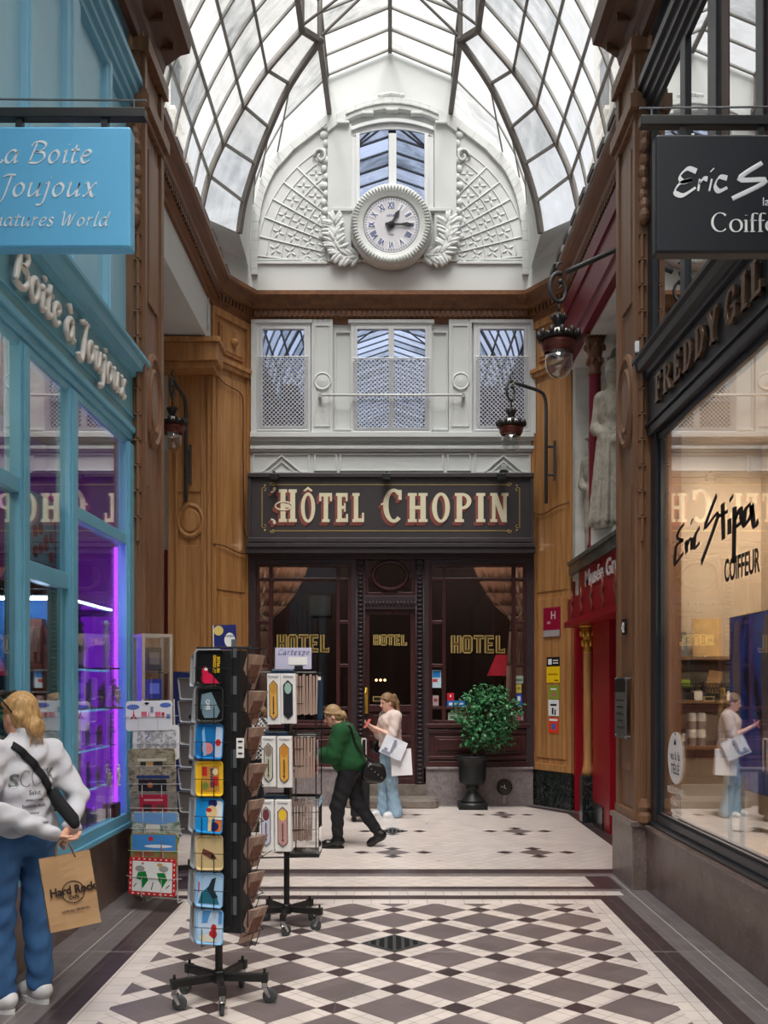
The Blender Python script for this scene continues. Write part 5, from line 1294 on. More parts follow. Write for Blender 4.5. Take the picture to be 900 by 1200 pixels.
# plush heap behind a clear scoop panel at the bottom
f = thing('toy_tray', 'clear tray of small toys at the bottom of the violet display', 'tray', (-2.5, 7.4, .62)); m = MB(); m.box(-2.7, -2.38, 7.05, 7.9, .62, .63); m.box(-2.385, -2.38, 7.05, 7.9, .63, .78); m.build('tray', plastic_clear, f)
for i in range(9): figurine(-2.45 - .1 * (i % 2), 7.12 + .09 * i, .635, .13 + .02 * (i % 3), (beige_f, gm, plain('tan_resin', (176, 140, 106), .6))[i % 3], 'tiny tan toy figure heaped in the clear tray', PI / 2 + i, 'toy figures in the clear tray')
for y, z, lb_ in ((7.25, 1.815, 'small white price card under the tall figurines'), (7.2, 1.155, 'white price card taped above the lowest shelf')):
    f = thing('price_card', lb_, 'card', (-2.35, y, z)); m = MB(); m.box(-2.352, -2.349, y - .11, y + .11, z - .035, z + .045); m.build('card', paper_w, f); m = MB()
    for q in (0, 1): m.box(-2.349, -2.3485, y - .08, y + .08, z - .012 + q * .022, z - .004 + q * .022)
    m.build('writing', pal((120, 120, 124)), f)
f = thing('picture_card', 'blue and red picture sheet hung inside the upper door pane', 'picture', (-2.3, 6.5, 2.62)); m = MB(); m.box(-2.31, -2.30, 6.3, 6.72, 2.56, 3.0); m.build('sheet', pal((112, 168, 200)), f); m = MB()
for k in range(8): m.ell((-2.297, 6.36 + .1 * (k % 4), 2.62 + .1 * (k // 4) + .03 * (k % 3)), (.003, .045, .04), 8, 6)
m.build('red_shapes', pal((140, 50, 56)), f)
f = thing('red_hanging_toy', 'dark red cloth toy hanging in the left shop pane', 'toy', (-2.4, 5.5, 1.9)); m = MB(); m.prism([(-.12, .1), (.0, .16), (.12, .1), (.1, -.14), (-.1, -.14)], (-2.42, 5.62, 2.0), (0, 1, 0), (0, 0, 1), (.06, 0, 0)); m.build('cloth', pal((150, 30, 44), .8), f, bevel=.02); m = MB(); m.tube([(-2.4, 5.62, 2.15), (-2.4, 5.62, 2.6)], .004, 5); m.build('string', black_l, f)

# ------------------------------------------------------------------ right: black hairdresser's front
XR = 2.2
o = thing('salon_shopfront', 'black hairdresser shopfront with one large pane along the right side', 'shopfront', (XR, 5, 0))
m = MB()
def rb(y0, y1, z0, z1, x0=XR, x1=2.32): m.box(x0, x1, y0, y1, z0, z1)
rb(-2, 8.36, .56, .60, XR - .0); rb(-2, 8.36, .60, .67, XR + .03); rb(-2, 8.36, .66, .70, XR + .05)
rb(8.2, 8.36, .6, 3.9, XR + .02); rb(8.16, 8.22, .68, 3.85, XR + .05); rb(1.6, 1.8, .6, 3.9)
rb(-2, 8.3, 3.80, 3.86, XR + .04); rb(-2, 8.36, 3.86, 3.93, XR - .01)
m.build('frame', black_p, o, bevel=.006)
m = MB(); m.box(XR + .058, XR + .064, 1.8, 8.18, .69, 3.82); m.build('pane', glass_shop, o)
m = MB(); m.box(XR + .045, XR + .05, 1.8, 8.18, .690, .700); m.build('bright_edge', chrome, o)
m = MB(); m.box(XR, 2.36, -2, 8.38, 3.93, 4.40); m.build('fascia', plain('fascia_black', (50, 54, 58), .4, var=.04), o)
m = MB(); pth = [(XR, 8.5), (XR, -2)]
moulding(m, pth, [(0, 4.36), (.03, 4.37), (.035, 4.41), (.08, 4.43), (.09, 4.49), (.11, 4.52), (.11, 4.55), (0, 4.57)]); moulding(m, pth, [(0, 3.95), (.02, 3.95), (.02, 3.97), (0, 3.97)]); m.build('cornice_moulding', black_p, o)
T = BASIS((XR - .012, 8.0, 4.045), (0, -1, 0), (0, 0, 1), (-1, 0, 0)); m = MB()
slabtext(m, 'FREDDY', T, .225, .03, gap=.28, wx=1.3); T2 = BASIS((XR - .012, 6.34, 4.045), (0, -1, 0), (0, 0, 1), (-1, 0, 0)); slabtext(m, 'GIL', T2, .225, .03, gap=.28, wx=1.3)
m.build('fascia_lettering', bronze, o, bevel=.003)
m = MB(); rb(-2, 8.36, 4.57, 4.66)
for u0, u1 in ((757, 764), (796, 802), (828, 838), (884, 893)):
    y0, y1 = DX(u1, XR), DX(u0, XR); rb(y0, y1, 4.6, 6.62, XR + .005, XR + .06)
rb(3.9, 4.1, 4.6, 6.62); rb(2.0, 2.2, 4.6, 6.62)
m.build('upper_frame', black_p, o, bevel=.006)
m = MB()
for u in (848, 900): y = DX(u, XR); rb(y - .02, y + .12, 4.62, 6.6, XR + .026, XR + .06)
m.build('upper_reflection_strip', plain('brown_reflection', (84, 58, 52), .5), o)  # brown strips painted for a reflection beside the black mullions
m = MB(); m.box(XR + .03, XR + .036, -2, 8.36, 4.62, 6.64); m.build('upper_pane', glass_black, o)
m = MB(); pth = [(XR + .06, 8.4), (XR + .06, -2)]
moulding(m, pth, [(0, 6.58), (.05, 6.6), (.05, 6.66), (.08, 6.68), (.08, 6.74), (.11, 6.76), (.11, 6.83), (.14, 6.85), (.14, 6.92), (0, 6.95)]); rb(-2, 8.4, 6.9, 7.3, XR + .05, 2.4); m.build('upper_moulding', black_p, o)
m = MB(); m.box(2.6, 2.65, -2, 8.4, 4.4, 7.0); tag(m.build('wall_right_dark_room', plain('dim_upper_room', (40, 38, 40), .8)), kind='structure')
# salon interior
beige = plain('salon_beige', (212, 202, 188), .7, var=.03); m = MB()
m.box(5.2, 5.3, 1, 9.2, 0, 4.0); m.box(2.3, 5.3, 8.86, 9.0, 0, 4.0); m.box(2.4, 5.3, 1, 9.0, 3.9, 4.0); m.box(2.3, 5.3, 1.0, 1.1, 0, 4); m.box(3.35, 3.6, 8.2, 8.9, 0, 4.0)
tag(m.build('wall_right_salon_interior', beige), kind='structure')
m = MB(); m.box(2.32, 5.3, 1, 9.0, .3, .42); tag(m.build('floor_salon', plain('salon_floor', (196, 182, 160), .35)), kind='structure')
light('salon_spot', 'SPOT', (2.9, 7.5, 3.85), 150, (255, 222, 184), .03, rot=(.55, 0, 0), spot=2.0)
light('salon_fill', 'POINT', (4.5, 6.4, 3.5), 90, (255, 238, 216), .1); light('salon_fill', 'POINT', (3.9, 4.0, 2.6), 70, (255, 236, 206), .1)  # unseen lights added out of view to brighten the salon
sh = thing('wall_shelves', 'three brown shelves on the end wall of the salon', 'shelf unit', (2.8, 8.7, 1.2))
for z in (2.0, 1.62, 1.22):
    m = MB(); m.box(2.36, 3.3, 8.5, 8.86, z - .03, z); m.build('shelf', plain('brown_shelf', (122, 92, 62), .35), sh, bevel=.004)
    m = MB(); m.box(2.36, 3.3, 8.78, 8.86, z - .12, z - .03); m.build('bracket_rail', plain('brown_shelf_rail', (104, 80, 56), .5), sh)
f = thing('framed_notice', 'framed gold-toned notice leaning on the top salon shelf', 'frame', (2.78, 8.62, 2.0)); T = TM((2.78, 8.6, 2.0), -.12, 0, -.12)
m = MB(); m.box(-.12, .12, 0, .02, 0, .34, T=T); m.build('frame', plain('pale_wood_frame', (206, 176, 130), .5), f, bevel=.003); m = MB(); m.box(-.105, .105, -.003, .0, .015, .325, T=T); m.build('print', plain('gold_print', (214, 184, 132), .25, var=.25, vs=12), f)
f = thing('perfume_box', 'grey-blue tapered carton beside the framed notice', 'box', (2.55, 8.68, 2.0)); m = MB(); m.prism([(-.09, 0), (.09, 0), (.06, .22), (-.05, .22)], (2.55, 8.66, 2.0), (1, 0, 0), (0, 0, 1), (0, .07, 0)); m.build('carton', pal((120, 128, 130)), f); m = MB(); m.box(2.51, 2.59, 8.655, 8.66, 2.06, 2.16); m.build('print', pal((170, 176, 178)), f)
for i, (x, w, lb_) in enumerate(((2.57, .19, 'black wire basket with a green packet on the middle salon shelf'), (2.84, .22, 'black wire basket with a kraft card on the middle salon shelf'), (3.1, .22, 'black wire basket of dark bottles partly behind the blue panel'))):
    f = thing('wire_basket', lb_, 'basket', (x, 8.64, 1.62), group='wire baskets on the salon shelf'); m = MB()
    for z in (.0, .05, .10, .14): m.tube([(x - w / 2, 8.56, 1.625 + z), (x + w / 2, 8.56, 1.625 + z), (x + w / 2, 8.72, 1.625 + z), (x - w / 2, 8.72, 1.625 + z)], .005, 5, closed=True)
    for k in range(9):
        a = x - w / 2 + w * k / 8; m.tube([(a, 8.56, 1.625), (min(a + .03, x + w / 2), 8.56, 1.765)], .004, 4); m.tube([(a, 8.56, 1.765), (min(a + .03, x + w / 2), 8.56, 1.625)], .004, 4)
    m.build('wire_cage', black_m, f)
    for k in range(5): m = MB(); m.lathe([(.018, 0), (.018, .11), (.008, .125), (.008, .15)], 8, (x - w / 2 + .03 + (w - .06) * k / 4, 8.65, 1.63)); m.build('bottle', plain('dark_bottle', (52, 44, 40), .3), f)
    m = MB(); m.box(x + w / 2 - .02, x + w / 2 + .05, 8.53, 8.535, 1.62, 1.70); m.build('price_label', paper_w, f)
    if i == 0: m = MB(); m.box(x - .03, x + .06, 8.6, 8.64, 1.74, 1.80); m.build('packet', pal((150, 190, 60)), f)
    if i == 1: m = MB(); T = TM((x - .03, 8.58, 1.68), 0, .2, 0); m.box(-.06, .06, 0, .006, 0, .2, T=T); m.build('kraft_card', kraft, f)
for i in range(6):
    x = 2.64 + .085 * (i % 3); z = 1.22 + .145 * (i // 3)
    if i % 3 == 2: continue
    f = thing('product_jar', ('lower' if i < 3 else 'upper') + (' left' if i % 3 == 0 else ' right') + ' white-capped jar of the stack on the lowest salon shelf', 'jar', (x, 8.6, z)); m = MB(); m.lathe([(.038, 0), (.038, .07)], 18, (x, 8.6, z)); m.build('jar_body', pal((150, 140, 138), .3), f, smooth=False); m = MB(); m.lathe([(.038, .07), (.04, .075), (.04, .13), (.034, .143), (0, .143)], 18, (x, 8.6, z)); m.build('jar_lid', white_l, f)
for i in range(4):
    x = 2.38 + .06 * i; f = thing('product_tube', 'slim black and white carton at the left end of the lowest salon shelf', 'box', (x, 8.58, 1.22), group='slim cartons on the lowest salon shelf'); m = MB(); m.box(x - .02, x + .02, 8.56, 8.6, 1.22, 1.37); m.build('carton', black_l, f); m = MB(); m.box(x - .012, x + .012, 8.557, 8.56, 1.26, 1.33); m.build('label', white_l, f)
f = thing('product_bowl', 'wide wire bowl of bottles at the right of the lowest salon shelf', 'basket', (3.02, 8.6, 1.22)); m = MB()
for z in (.01, .06, .12): m.tube([(3.02 + .13 * math.cos(t), 8.64 + .1 * math.sin(t), 1.22 + z) for t in np.linspace(0, 6.28, 21)[:-1]], .006, 5, closed=True)
for t in np.linspace(0, 6.28, 16)[:-1]: m.tube([(3.02 + .13 * math.cos(t), 8.64 + .1 * math.sin(t), 1.225), (3.02 + .13 * math.cos(t), 8.64 + .1 * math.sin(t), 1.34)], .004, 4)
m.build('wire_cage', chrome, f)
for k in range(4): m = MB(); m.lathe([(.025, 0), (.025, .09), (.012, .11)], 10, (2.96 + .045 * k, 8.64, 1.225)); m.build('bottle', pal((120, 112, 112), .3), f)
# tall blue glossy picture panel standing inside the pane
f = thing('picture_board', 'tall glossy blue picture board of blurred figures inside the salon window', 'panel', (2.62, 6.9, .42)); m = MB()
m.box(2.60, 2.64, 5.2, 7.52, .98, 2.27); m.build('panel_edge', black_l, f, bevel=.006); m = MB(); m.box(2.596, 2.60, 5.22, 7.5, .99, 2.26)
t = NT('blue_photo_print'); v = t.obj((1, 1.2, .55)); n_ = t.noise(v, 2.4, 3, .5, .7); c_ = t.ramp(n_, [(.34, lin((10, 24, 70))), (.46, lin((24, 80, 200))), (.56, lin((40, 120, 230))), (.64, lin((70, 66, 74))), (.74, lin((34, 30, 36)))]); t.bsdf(c_, .12, 0, .5); m.build('photo_print', t.m, f)
m = MB()
for y in (5.4, 7.3): m.box(2.61, 2.63, y, y + .03, .42, .98)
m.build('stand', black_m, f)
m = MB(); bodyp = plain('pale_figure_print', (128, 120, 128), .2, var=.2)
for y, w in ((7.35, .10), (6.75, .13), (6.3, .12)):
    m.prism([(-w * .5, -.5), (w * .5, -.45), (w * .9, .2), (w * .5, .5), (-w * .3, .52), (-w * .8, .1)], (2.5955, y, 1.66), (0, 1, 0), (0, 0, 1), (-.0015, 0, 0))
    m.ell((2.5955, y, 2.17), (.002, w * .5, .07), 14, 8)
m.build('figure_print', bodyp, f)
m = MB(); m.prism([(-.6, -.0), (.0, .0), (.1, .3), (-.2, .5)], (2.5955, 6.4, 1.0), (0, 1, 0), (0, 0, 1), (-.0015, 0, 0)); m.build('teal_print', pal((24, 128, 140), .2), f)
f = thing('black_armchair', 'low black salon chair seat seen under the blue panel', 'chair', (3.0, 6.6, .42)); m = MB(); m.ell((3.0, 6.6, .86), (.3, .32, .13), 18, 10); m.build('seat', leather, f, smooth=True); m = MB(); m.lathe([(.22, 0), (.22, .03), (.04, .06), (.04, .32)], 18, (3.0, 6.6, .42)); m.build('pedestal', chrome, f)
f = thing('leaflet_stand', 'slim grey leaflet stand on the salon floor', 'stand', (2.62, 7.05, .42)); m = MB(); m.box(2.56, 2.68, 7.4, 7.44, .42, 1.0); m.build('board', pal((110, 122, 130)), f, bevel=.004); m = MB(); m.box(2.58, 2.66, 7.395, 7.4, .55, .75); m.build('leaflet', paper_w, f)
# lettering and sticker on the pane
def on_pane(u, z): return DX(u, XR + .05), z
XP = XR + .052
m = MB(); T = lambda y, z: BASIS((XP, y, z), (0, -1, 0), (0, 0, 1), (-1, 0, 0))
zz = lambda u, v: Z(v, DX(u, XP))
# brush lettering: strokes laid on the pane between depth marks
def brush(sts, w): nib(m, sts, 1.0, BASIS((XP, 0, 0), (0, 1, 0), (0, 0, 1), (-1, 0, 0)), w, 0, .002)
P2 = lambda pts: [(DX(u, XP), zz(u, v)) for u, v in pts]
hand = [[(802, 614), (797, 620), (794, 630), (801, 633)], [(801, 633), (793, 640), (791, 660), (794, 658), (801, 648)], [(804, 634), (805, 648)], [(805, 640), (808, 633), (810, 630)], [(811, 630), (811, 644)], [(810.5, 610), (811, 612)], [(820, 618), (815, 628), (814, 642), (820, 636)],
        [(840, 580), (826, 619), (842, 602), (822, 660)], [(847, 590), (848, 632)], [(843, 605), (853, 599)], [(855, 608), (855, 626)], [(857, 582), (857.5, 586)], [(861, 594), (860, 660)], [(861, 610), (868, 596), (868, 612), (861, 618)], [(880, 590), (874, 598), (872, 616), (880, 604), (881, 592)], [(881, 592), (884, 616), (889, 610)]]
brush([P2(s) for s in hand], .075)
T_ = T(DX(848, XP), 2.10)
k1, k2 = DX(849, XP), DX(890, XP); text(m, 'COIFFEUR', .21, BASIS((XP, k1, zz(849, 682)), (0, -1, 0), (0, 0, 1), (-1, 0, 0)), .002, align='LEFT', wx=(k1 - k2) / .95, bold=.004)
m.build('pane_lettering', black_l, o)
f = thing('oval_sticker', 'white oval sticker reading vu à la TÉLÉ low on the salon pane', 'sticker', (XP, 7.74, 1.17)); m = MB(); m.lathe([(0, 0), (1, 0), (1, .002), (0, .002)], 32, T=BASIS((XP - .001, 7.74, 1.175), (0, -.2, 0), (0, 0, .205), (-1, 0, 0))); m.build('disc', paper_w, f)
m = MB(); Tt = lambda z: BASIS((XP - .0035, 7.74, z), (0, -1, 0), (0, 0, 1), (-1, 0, 0)); text(m, 'vu à la', .10, Tt(1.16), .001); text(m, 'TÉLÉ', .11, Tt(1.05), .001); m.prism([(-.03, 0), (-.02, .05), (0, .02), (.02, .05), (.03, 0)], T=Tt(1.28) @ Matrix.Identity(4), ex=(1, 0, 0), ey=(0, 1, 0), ez=(0, 0, .001)); m.ell((0, .085, 0), (.015, .01, .001), 8, 4, T=Tt(1.28)); m.build('print', black_l, f)
m = MB(); text(m, 'RELOOKING', .075, Tt(.89), .001); text(m, 'France 2', .07, Tt(.80), .001); text(m, 'les coiffures', .05, Tt(.74), .001); text(m, 'visagiste', .05, Tt(.70), .001); m.build('caption', plain('caption_white', (214, 212, 206), .6), f)
# signs hung across the passage
def hanging_sign(x0, x1, z0, z1, D, mt, label, tip):
    s = thing('hanging_sign', label, 'sign', ((x0 + x1) / 2, D, z0)); m = MB(); m.box(x0, x1, D, D + .09, z0, z1); m.build('board', mt, s, bevel=.012)
    m = MB(); zb = z1 + .055; xe = tip; xr = -2.26 if x0 < 0 else 2.26; m.prism([(min(xe, xr), zb), (max(xe, xr), zb), (max(xe, xr), zb + .05), (min(xe, xr), zb + .05)], (0, D + .01, 0), (1, 0, 0), (0, 0, 1), (0, .06, 0)); m.build('bracket_bar', black_m, s, bevel=.004)
    m = MB()
    for x in ((x1 - .14, x0 + .3) if x0 < 0 else (x0 + .14, x1 - .3)): m.box(x - .016, x + .016, D + .02, D + .06, z1 - .01, zb)
    m.build('hanger', black_m, s); m = MB(); m.tube([(xr, D + .04, zb + .11), (tip, D + .04, zb + .10)], .006, 6); m.tube([(tip + (.06 if x0 > 0 else -.06), D + .04, zb + .05), (tip + (.06 if x0 > 0 else -.06), D + .04, zb + .10)], .006, 6); m.build('stay_rod', chrome, s)
    return s
s = hanging_sign(-2.2, X(153, 5), Z(290, 5), Z(148, 5), 5.0, blue_sign, 'bright blue hanging sign of the toy shop with white italic lettering', X(169, 5))
m = MB(); k = 5 / F
def nibline(txt, u_end, v, hx, D=5.0, w=.17, slant=.2, stretch=1.0):
    st, wd = strokes(txt, 0, slant, .12, stretch); sc = hx * k; T = BASIS((X(u_end, D) - (wd - .12) * sc, D, Z(v, D)), (1, 0, 0), (0, 0, 1), (0, -1, 0)); nib(m, st, sc, T, w, 40, .003)
nibline('La Boite', 106, 191, 15, w=.22, stretch=1.1); nibline('à Joujoux', 112, 230, 15.5, w=.22, stretch=1.1); nibline('Miniatures World', 126, 265, 10, w=.22, stretch=1.08)
m.build('lettering', white_l, s)
s = hanging_sign(X(769, 5), 2.2, Z(296, 5), Z(157, 5), 5.0, black_s, 'black hanging sign of the hairdresser with white brush lettering', X(752, 5))
m = MB(); T = BASIS((0, 5.0, 0), (1, 0, 0), (0, 0, 1), (0, -1, 0)); Q = lambda pts: [(X(u, 5), Z(v, 5)) for u, v in pts]
sts = [[(816, 201), (806, 198), (797, 206), (800, 213), (811, 211)], [(811, 211), (797, 215), (791, 225), (800, 229), (815, 220)], [(820, 210), (818, 224)], [(819, 216), (824, 210), (829, 210)], [(834, 210), (831, 224)], [(834, 199), (835, 200)], [(852, 209), (843, 208), (838, 217), (842, 224), (852, 220)], [(893, 191), (866, 210), (898, 212), (858, 233)], [(905, 214), (925, 200), (915, 230)]]
nib(m, [Q(q) for q in sts], 1.0, T, .028, 60, .003)
for q in (Q(sts[7]),): tubes(m, [q], 1.0, T, .013, flat=.25)
text(m, 'la', .06, BASIS((X(893, 5), 5, Z(241, 5)), (1, 0, 0), (0, 0, 1), (0, -1, 0)), .003, align='LEFT')
x_ = X(834, 5)
# roman lettering built from thick and thin strokes
RO = {'C': [arc(.45, .5, .42, .5, 45, 315, 14)], 'o': [arc(.32, .32, .3, .33, 0, 360, 18)], 'i': [[(.12, 0), (.12, .62)], [(.12, .86), (.121, .88)], [(0, 0), (.24, 0)], [(.0, .6), (.12, .62)]], 'f': [[(.12, 0), (.12, .8), (.22, .98), (.42, .95)], [(0, .6), (.34, .6)], [(0, 0), (.26, 0)]], 'e': [[(.04, .36), (.56, .36), (.5, .58), (.3, .65), (.05, .45), (.06, .15), (.3, 0), (.56, .1)]], 'u': [[(0, .62), (.12, .62), (.12, .12), (.28, 0), (.48, .1)], [(.48, .62), (.48, 0), (.58, 0)]], 'r': [[(.12, 0), (.12, .62)], [(.12, .4), (.26, .62), (.38, .6)], [(0, 0), (.25, 0)]]}
wds = {'C': .98, 'o': .74, 'i': .34, 'f': .42, 'e': .68, 'u': .7, 'r': .5}
for ch in 'Coiffeur':
    nib(m, RO[ch], .095, BASIS((x_, 5, Z(271.5, 5)), (1, 0, 0), (0, 0, 1), (0, -1, 0)), .13, 8, .003); x_ += wds[ch] * .095
m.build('lettering', white_l, s)
f = thing('alarm_box', 'small white alarm box on top of the black salon cornice', 'alarm box', (2.13, 8.42, 4.57)); m = MB(); m.box(2.10, 2.2, 8.40, 8.5, 4.60, 4.70); m.build('cover', white_l, f, bevel=.01); m = MB(); m.box(2.11, 2.19, 8.41, 8.49, 4.57, 4.60); m.build('foot', black_l, f)

# ------------------------------------------------------------------ right side of the court: wax museum entrance
XG = 2.55
m = MB(); m.box(XG - .10, XG + .7, 9.0, 13.75, 6.15, 7.2)
pth = [(XG - .10, 13.6), (XG - .10, 9.05)]
moulding(m, pth, [(0, 6.15), (.05, 6.15), (.05, 6.22), (.03, 6.24), (.03, 6.33), (.06, 6.35), (.06, 6.40), (.02, 6.43), (0, 6.43)]); moulding(m, pth, [(0, 6.86), (.03, 6.86), (.05, 7.05), (0, 7.05)])
tag(m.build('wall_right_lintel', maroon), kind='structure')
m = MB(); m.box(3.15, 3.25, 9.0, 13.7, 3.2, 6.2); m.box(XG, 3.2, 13.5, 13.72, 3.2, 6.2);  m.box(XG, 3.1, 8.9, 9.12, 3.2, 7.2); m.box(XG - .05, 3.2, 9.1, 13.6, 6.12, 6.16)
tag(m.build('wall_right_niche', stone_n), kind='structure')
m = MB(); m.box(XG - .07, 3.2, 9.0, 13.62, 3.27, 3.45); m.box(XG - .09, 3.2, 9.0, 13.62, 3.40, 3.45); tag(m.build('trim_5', marble_gr), kind='structure')
m = MB(); m.box(XG, 3.3, 9.0, 13.2, 2.55, 3.27); m.box(XG - .16, XG + .1, 9.0, 13.2, 2.58, 2.9); m.box(XG - .2, XG + .1, 9.0, 13.25, 2.52, 2.60); m.box(XG + .05, XG + .4, 9.0, 11.2, 2.3, 2.52)
m.box(XG + .6, 3.3, 9.0, 13.6, 0, 2.55)
m.box(XG + .02, XG + .3, 11.5, 12.45, 0, 2.55); 
m.box(XG + .1, XG + .7, 12.4, 13.6, 0, 2.55); m.box(XG + .02, 3.4, 13.6, 13.75, 0, 3.3)
for z0, z1 in ((.35, .95), (1.05, 1.55), (1.65, 2.3)): m.box(XG + .07, XG + .12, 12.75, 13.35, z0, z1); m.box(XG + .06, XG + .09, 12.85, 13.25, z0 + .06, z1 - .06)
tag(m.build('wall_right_museum', red_p, bevel=.006), kind='structure')
m = MB(); m.box(XG - .0, XG + .35, 13.25, 13.5, 2.6, 3.27); tag(m.build('wall_right_white', white_p), kind='structure')
d = thing('door_1', kind='structure', loc=(XG + .25, 10.4, 0)); m = MB(); m.box(XG + .42, XG + .47, 9.3, 11.6, 0, 2.5); m.box(XG + .40, XG + .42, 9.5, 11.3, .3, 1.1); m.box(XG + .40, XG + .42, 9.5, 11.3, 1.25, 2.3); m.build('leaf', red_d, d, bevel=.006)
m = MB(); m.box(XG + .37, XG + .42, 11.25, 11.4, 1.46, 1.58); m.build('lock_plate', chrome, d, bevel=.005); m = MB(); m.tube([(XG + .36, 11.1, 1.1), (XG + .36, 11.1, 1.35)], .02, 8); m.build('door_handle', black_m, d)
m = MB(); T = BASIS((XG - .012, 12.88, 2.97), (0, -1, 0), (0, 0, 1), (-1, 0, 0))
mus = thing('museum_sign', 'red museum sign band with white condensed letters over the red doorway', 'sign', (XG, 11.2, 2.9))
m.box(XG - .01, XG, 9.1, 13.2, 2.9, 3.27); m.build('board', red_p, mus)
m = MB(); text(m, 'Musée Grévin', .29, BASIS((XG - .012, 12.74, 3.025), (0, -1, 0), (0, 0, 1), (-1, 0, 0)), .012, align='LEFT', wx=1.45, bold=.004); m.build('lettering', white_l, mus)
m = MB()
for k in range(5):                                              # four slim acrobat-like ornaments
    y = 12.85 - .62 * k; x = XG - .17
    m.tube([(x, y, 2.62), (x, y - .04, 2.72), (x, y + .03, 2.79), (x, y - .02, 2.88), (x, y + .02, 2.98)], [.006, .02, .026, .018, .008], 6); m.tube([(x, y - .07, 2.86), (x, y, 2.82), (x, y + .07, 2.89)], .008, 5)
m.build('ornament', plain('dull_brass_relief', (132, 74, 62), .4, metal=.4), mus, smooth=True)
def column(y, label, shaft_m, cap_m, z0, z1, x, base_m, r, capz):
    c = thing('column', label, 'column', (x, y, z0)); m = MB(); m.lathe([(r * 1.25, 0), (r * 1.25, .06), (r * 1.05, .1), (r, .14), (r, z1 - z0 - capz), (r * 1.1, z1 - z0 - capz + .02)], 18, (x, y, z0 + (.62 if base_m else 0) - (0 if base_m else 0))) if not base_m else m.lathe([(r * 1.4, .6), (r * 1.4, .66), (r * 1.1, .72), (r, .78), (r, z1 - z0 - capz), (r * 1.1, z1 - z0 - capz + .02)], 18, (x, y, z0))
    m.build('shaft', shaft_m, c, smooth=True)
    m = MB(); zc = z1 - capz; m.lathe([(r, 0), (r * 1.15, .02), (r * .95, .05), (r * 1.2, capz * .5), (r * 1.7, capz * .9)], 16, (x, y, zc)); m.box(x - r * 1.7, x + r * 1.7, y - r * 1.7, y + r * 1.7, z1 - .03, z1)
    for q in range(8):
        a = PI / 4 * q
        for h, s in ((.35, 1.25), (.7, 1.55)): m.ell((x + r * s * math.cos(a + h), y + r * s * math.sin(a + h), zc + capz * h), (.025, .025, .045), 6, 5)
    m.build('capital', cap_m, c, smooth=True)
    if base_m: m = MB(); m.box(x - r * 1.6, x + r * 1.6, y - r * 1.6, y + r * 1.6, z0, z0 + .6); m.build('plinth', base_m, c, bevel=.006)
column(12.55, 'slim oak column with gilded capital beside the red doorway', oak, gold, 0, 2.52, XG - .02, marble_k, .055, .36)
column(12.36, 'slim maroon column with carved capital in front of the statue niche', maroon, plain('carved_oak', (112, 76, 58), .5, var=.2), 3.45, 6.15, XG + .03, None, .075, .5)
m = MB(); m.box(XG + .02, XG + .2, 12.35, 12.5, 0, .3); m.box(XG + .0, XG + .08, 11.8, 12.3, 0, .28); tag(m.build('baseboard_right_museum', marble_k), kind='structure')
# statues in the niche
def statue(x, y, z, h, label, hat=False, drape=True, rz=0.0, block=0.0):
    s = SDF((-.26, -.2, -.02), (.26, .2, 1.04), .0095); SX = Matrix.Diagonal((.78, .85, 1, 1))
    s.ell((0, 0, .925), (.052, .06, .075), k=.02).cap((0, 0, .83), (0, 0, .9), .032, .03).ell((0, -.06, .918), (.012, .018, .02), k=.01).cap((-.02, -.052, .905), (.02, -.052, .905), .008, k=.008)
    s.cap((-.1, 0, .79), (.1, 0, .79), .05, .05).ell((0, 0, .7), (.115, .075, .13)).ell((0, 0, .55), (.1, .075, .1))
    if drape:
        s.cap((0, 0, .5), (0, 0, .04), .105, .15, k=.06)
        for q in range(9):
            a = -PI * 1.05 + q * PI * 1.1 / 8; s.cap((.112 * math.cos(a), .105 * math.sin(a), .52), (.165 * math.cos(a), .16 * math.sin(a), .02), .012, .02, k=.008)
    else:
        for q in (-1, 1): s.chain([(q * .05, 0, .5), (q * .06, 0, .27), (q * .07, 0, .03)], [.065, .048, .036]); s.cap((q * .07, 0, .025), (q * .08, -.09, .02), .03, .025)
    s.chain([(-.13, 0, .79), (-.17, .0, .62), (-.04, -.09, .56)], [.042, .036, .026]); s.chain([(.13, 0, .79), (.17, .01, .63), (.1, -.08, .5)], [.042, .036, .026])
    if hat: s.cap((0, 0, .975), (0, 0, 1.0), .062, .052, k=.006); s.ell((0, -.05, .965), (.055, .05, .01), k=.005)
    else: s.ell((0, .01, .96), (.062, .066, .06), k=.015).ell((0, .05, .9), (.05, .03, .07), k=.02)
    o = thing('statue', label, 'statue', (x, y, z), rz, local=True); m = MB(); m.merge(s.mesh(), Matrix.Translation((0, 0, block)) @ Matrix.Scale(h, 4) @ SX); m.build('figure', stone_w, o, smooth=True)
    m = MB(); m.box(-.2, .2, -.17, .17, 0, max(block, .05)); m.build('pedestal', stone_n, o, bevel=.01)
FX = -PI / 2
statue(2.70, 11.9, 3.45, 2.0, 'pale stone statue of a robed woman in the niche over the museum door', rz=-.9, block=.22)
statue(2.74, 13.2, 3.45, 1.66, 'pale stone statue of a man in a round cap left of the maroon column', hat=True, drape=False, rz=-1.0)
statue(2.90, 12.55, 3.45, 1.78, 'pale stone statue in a tall cap raised behind the robed woman', hat=True, rz=-1.1, block=.75)
statue(2.88, 12.2, 3.45, 1.75, 'pale stone bareheaded statue highest at the right of the niche', rz=-1.2, block=.95)
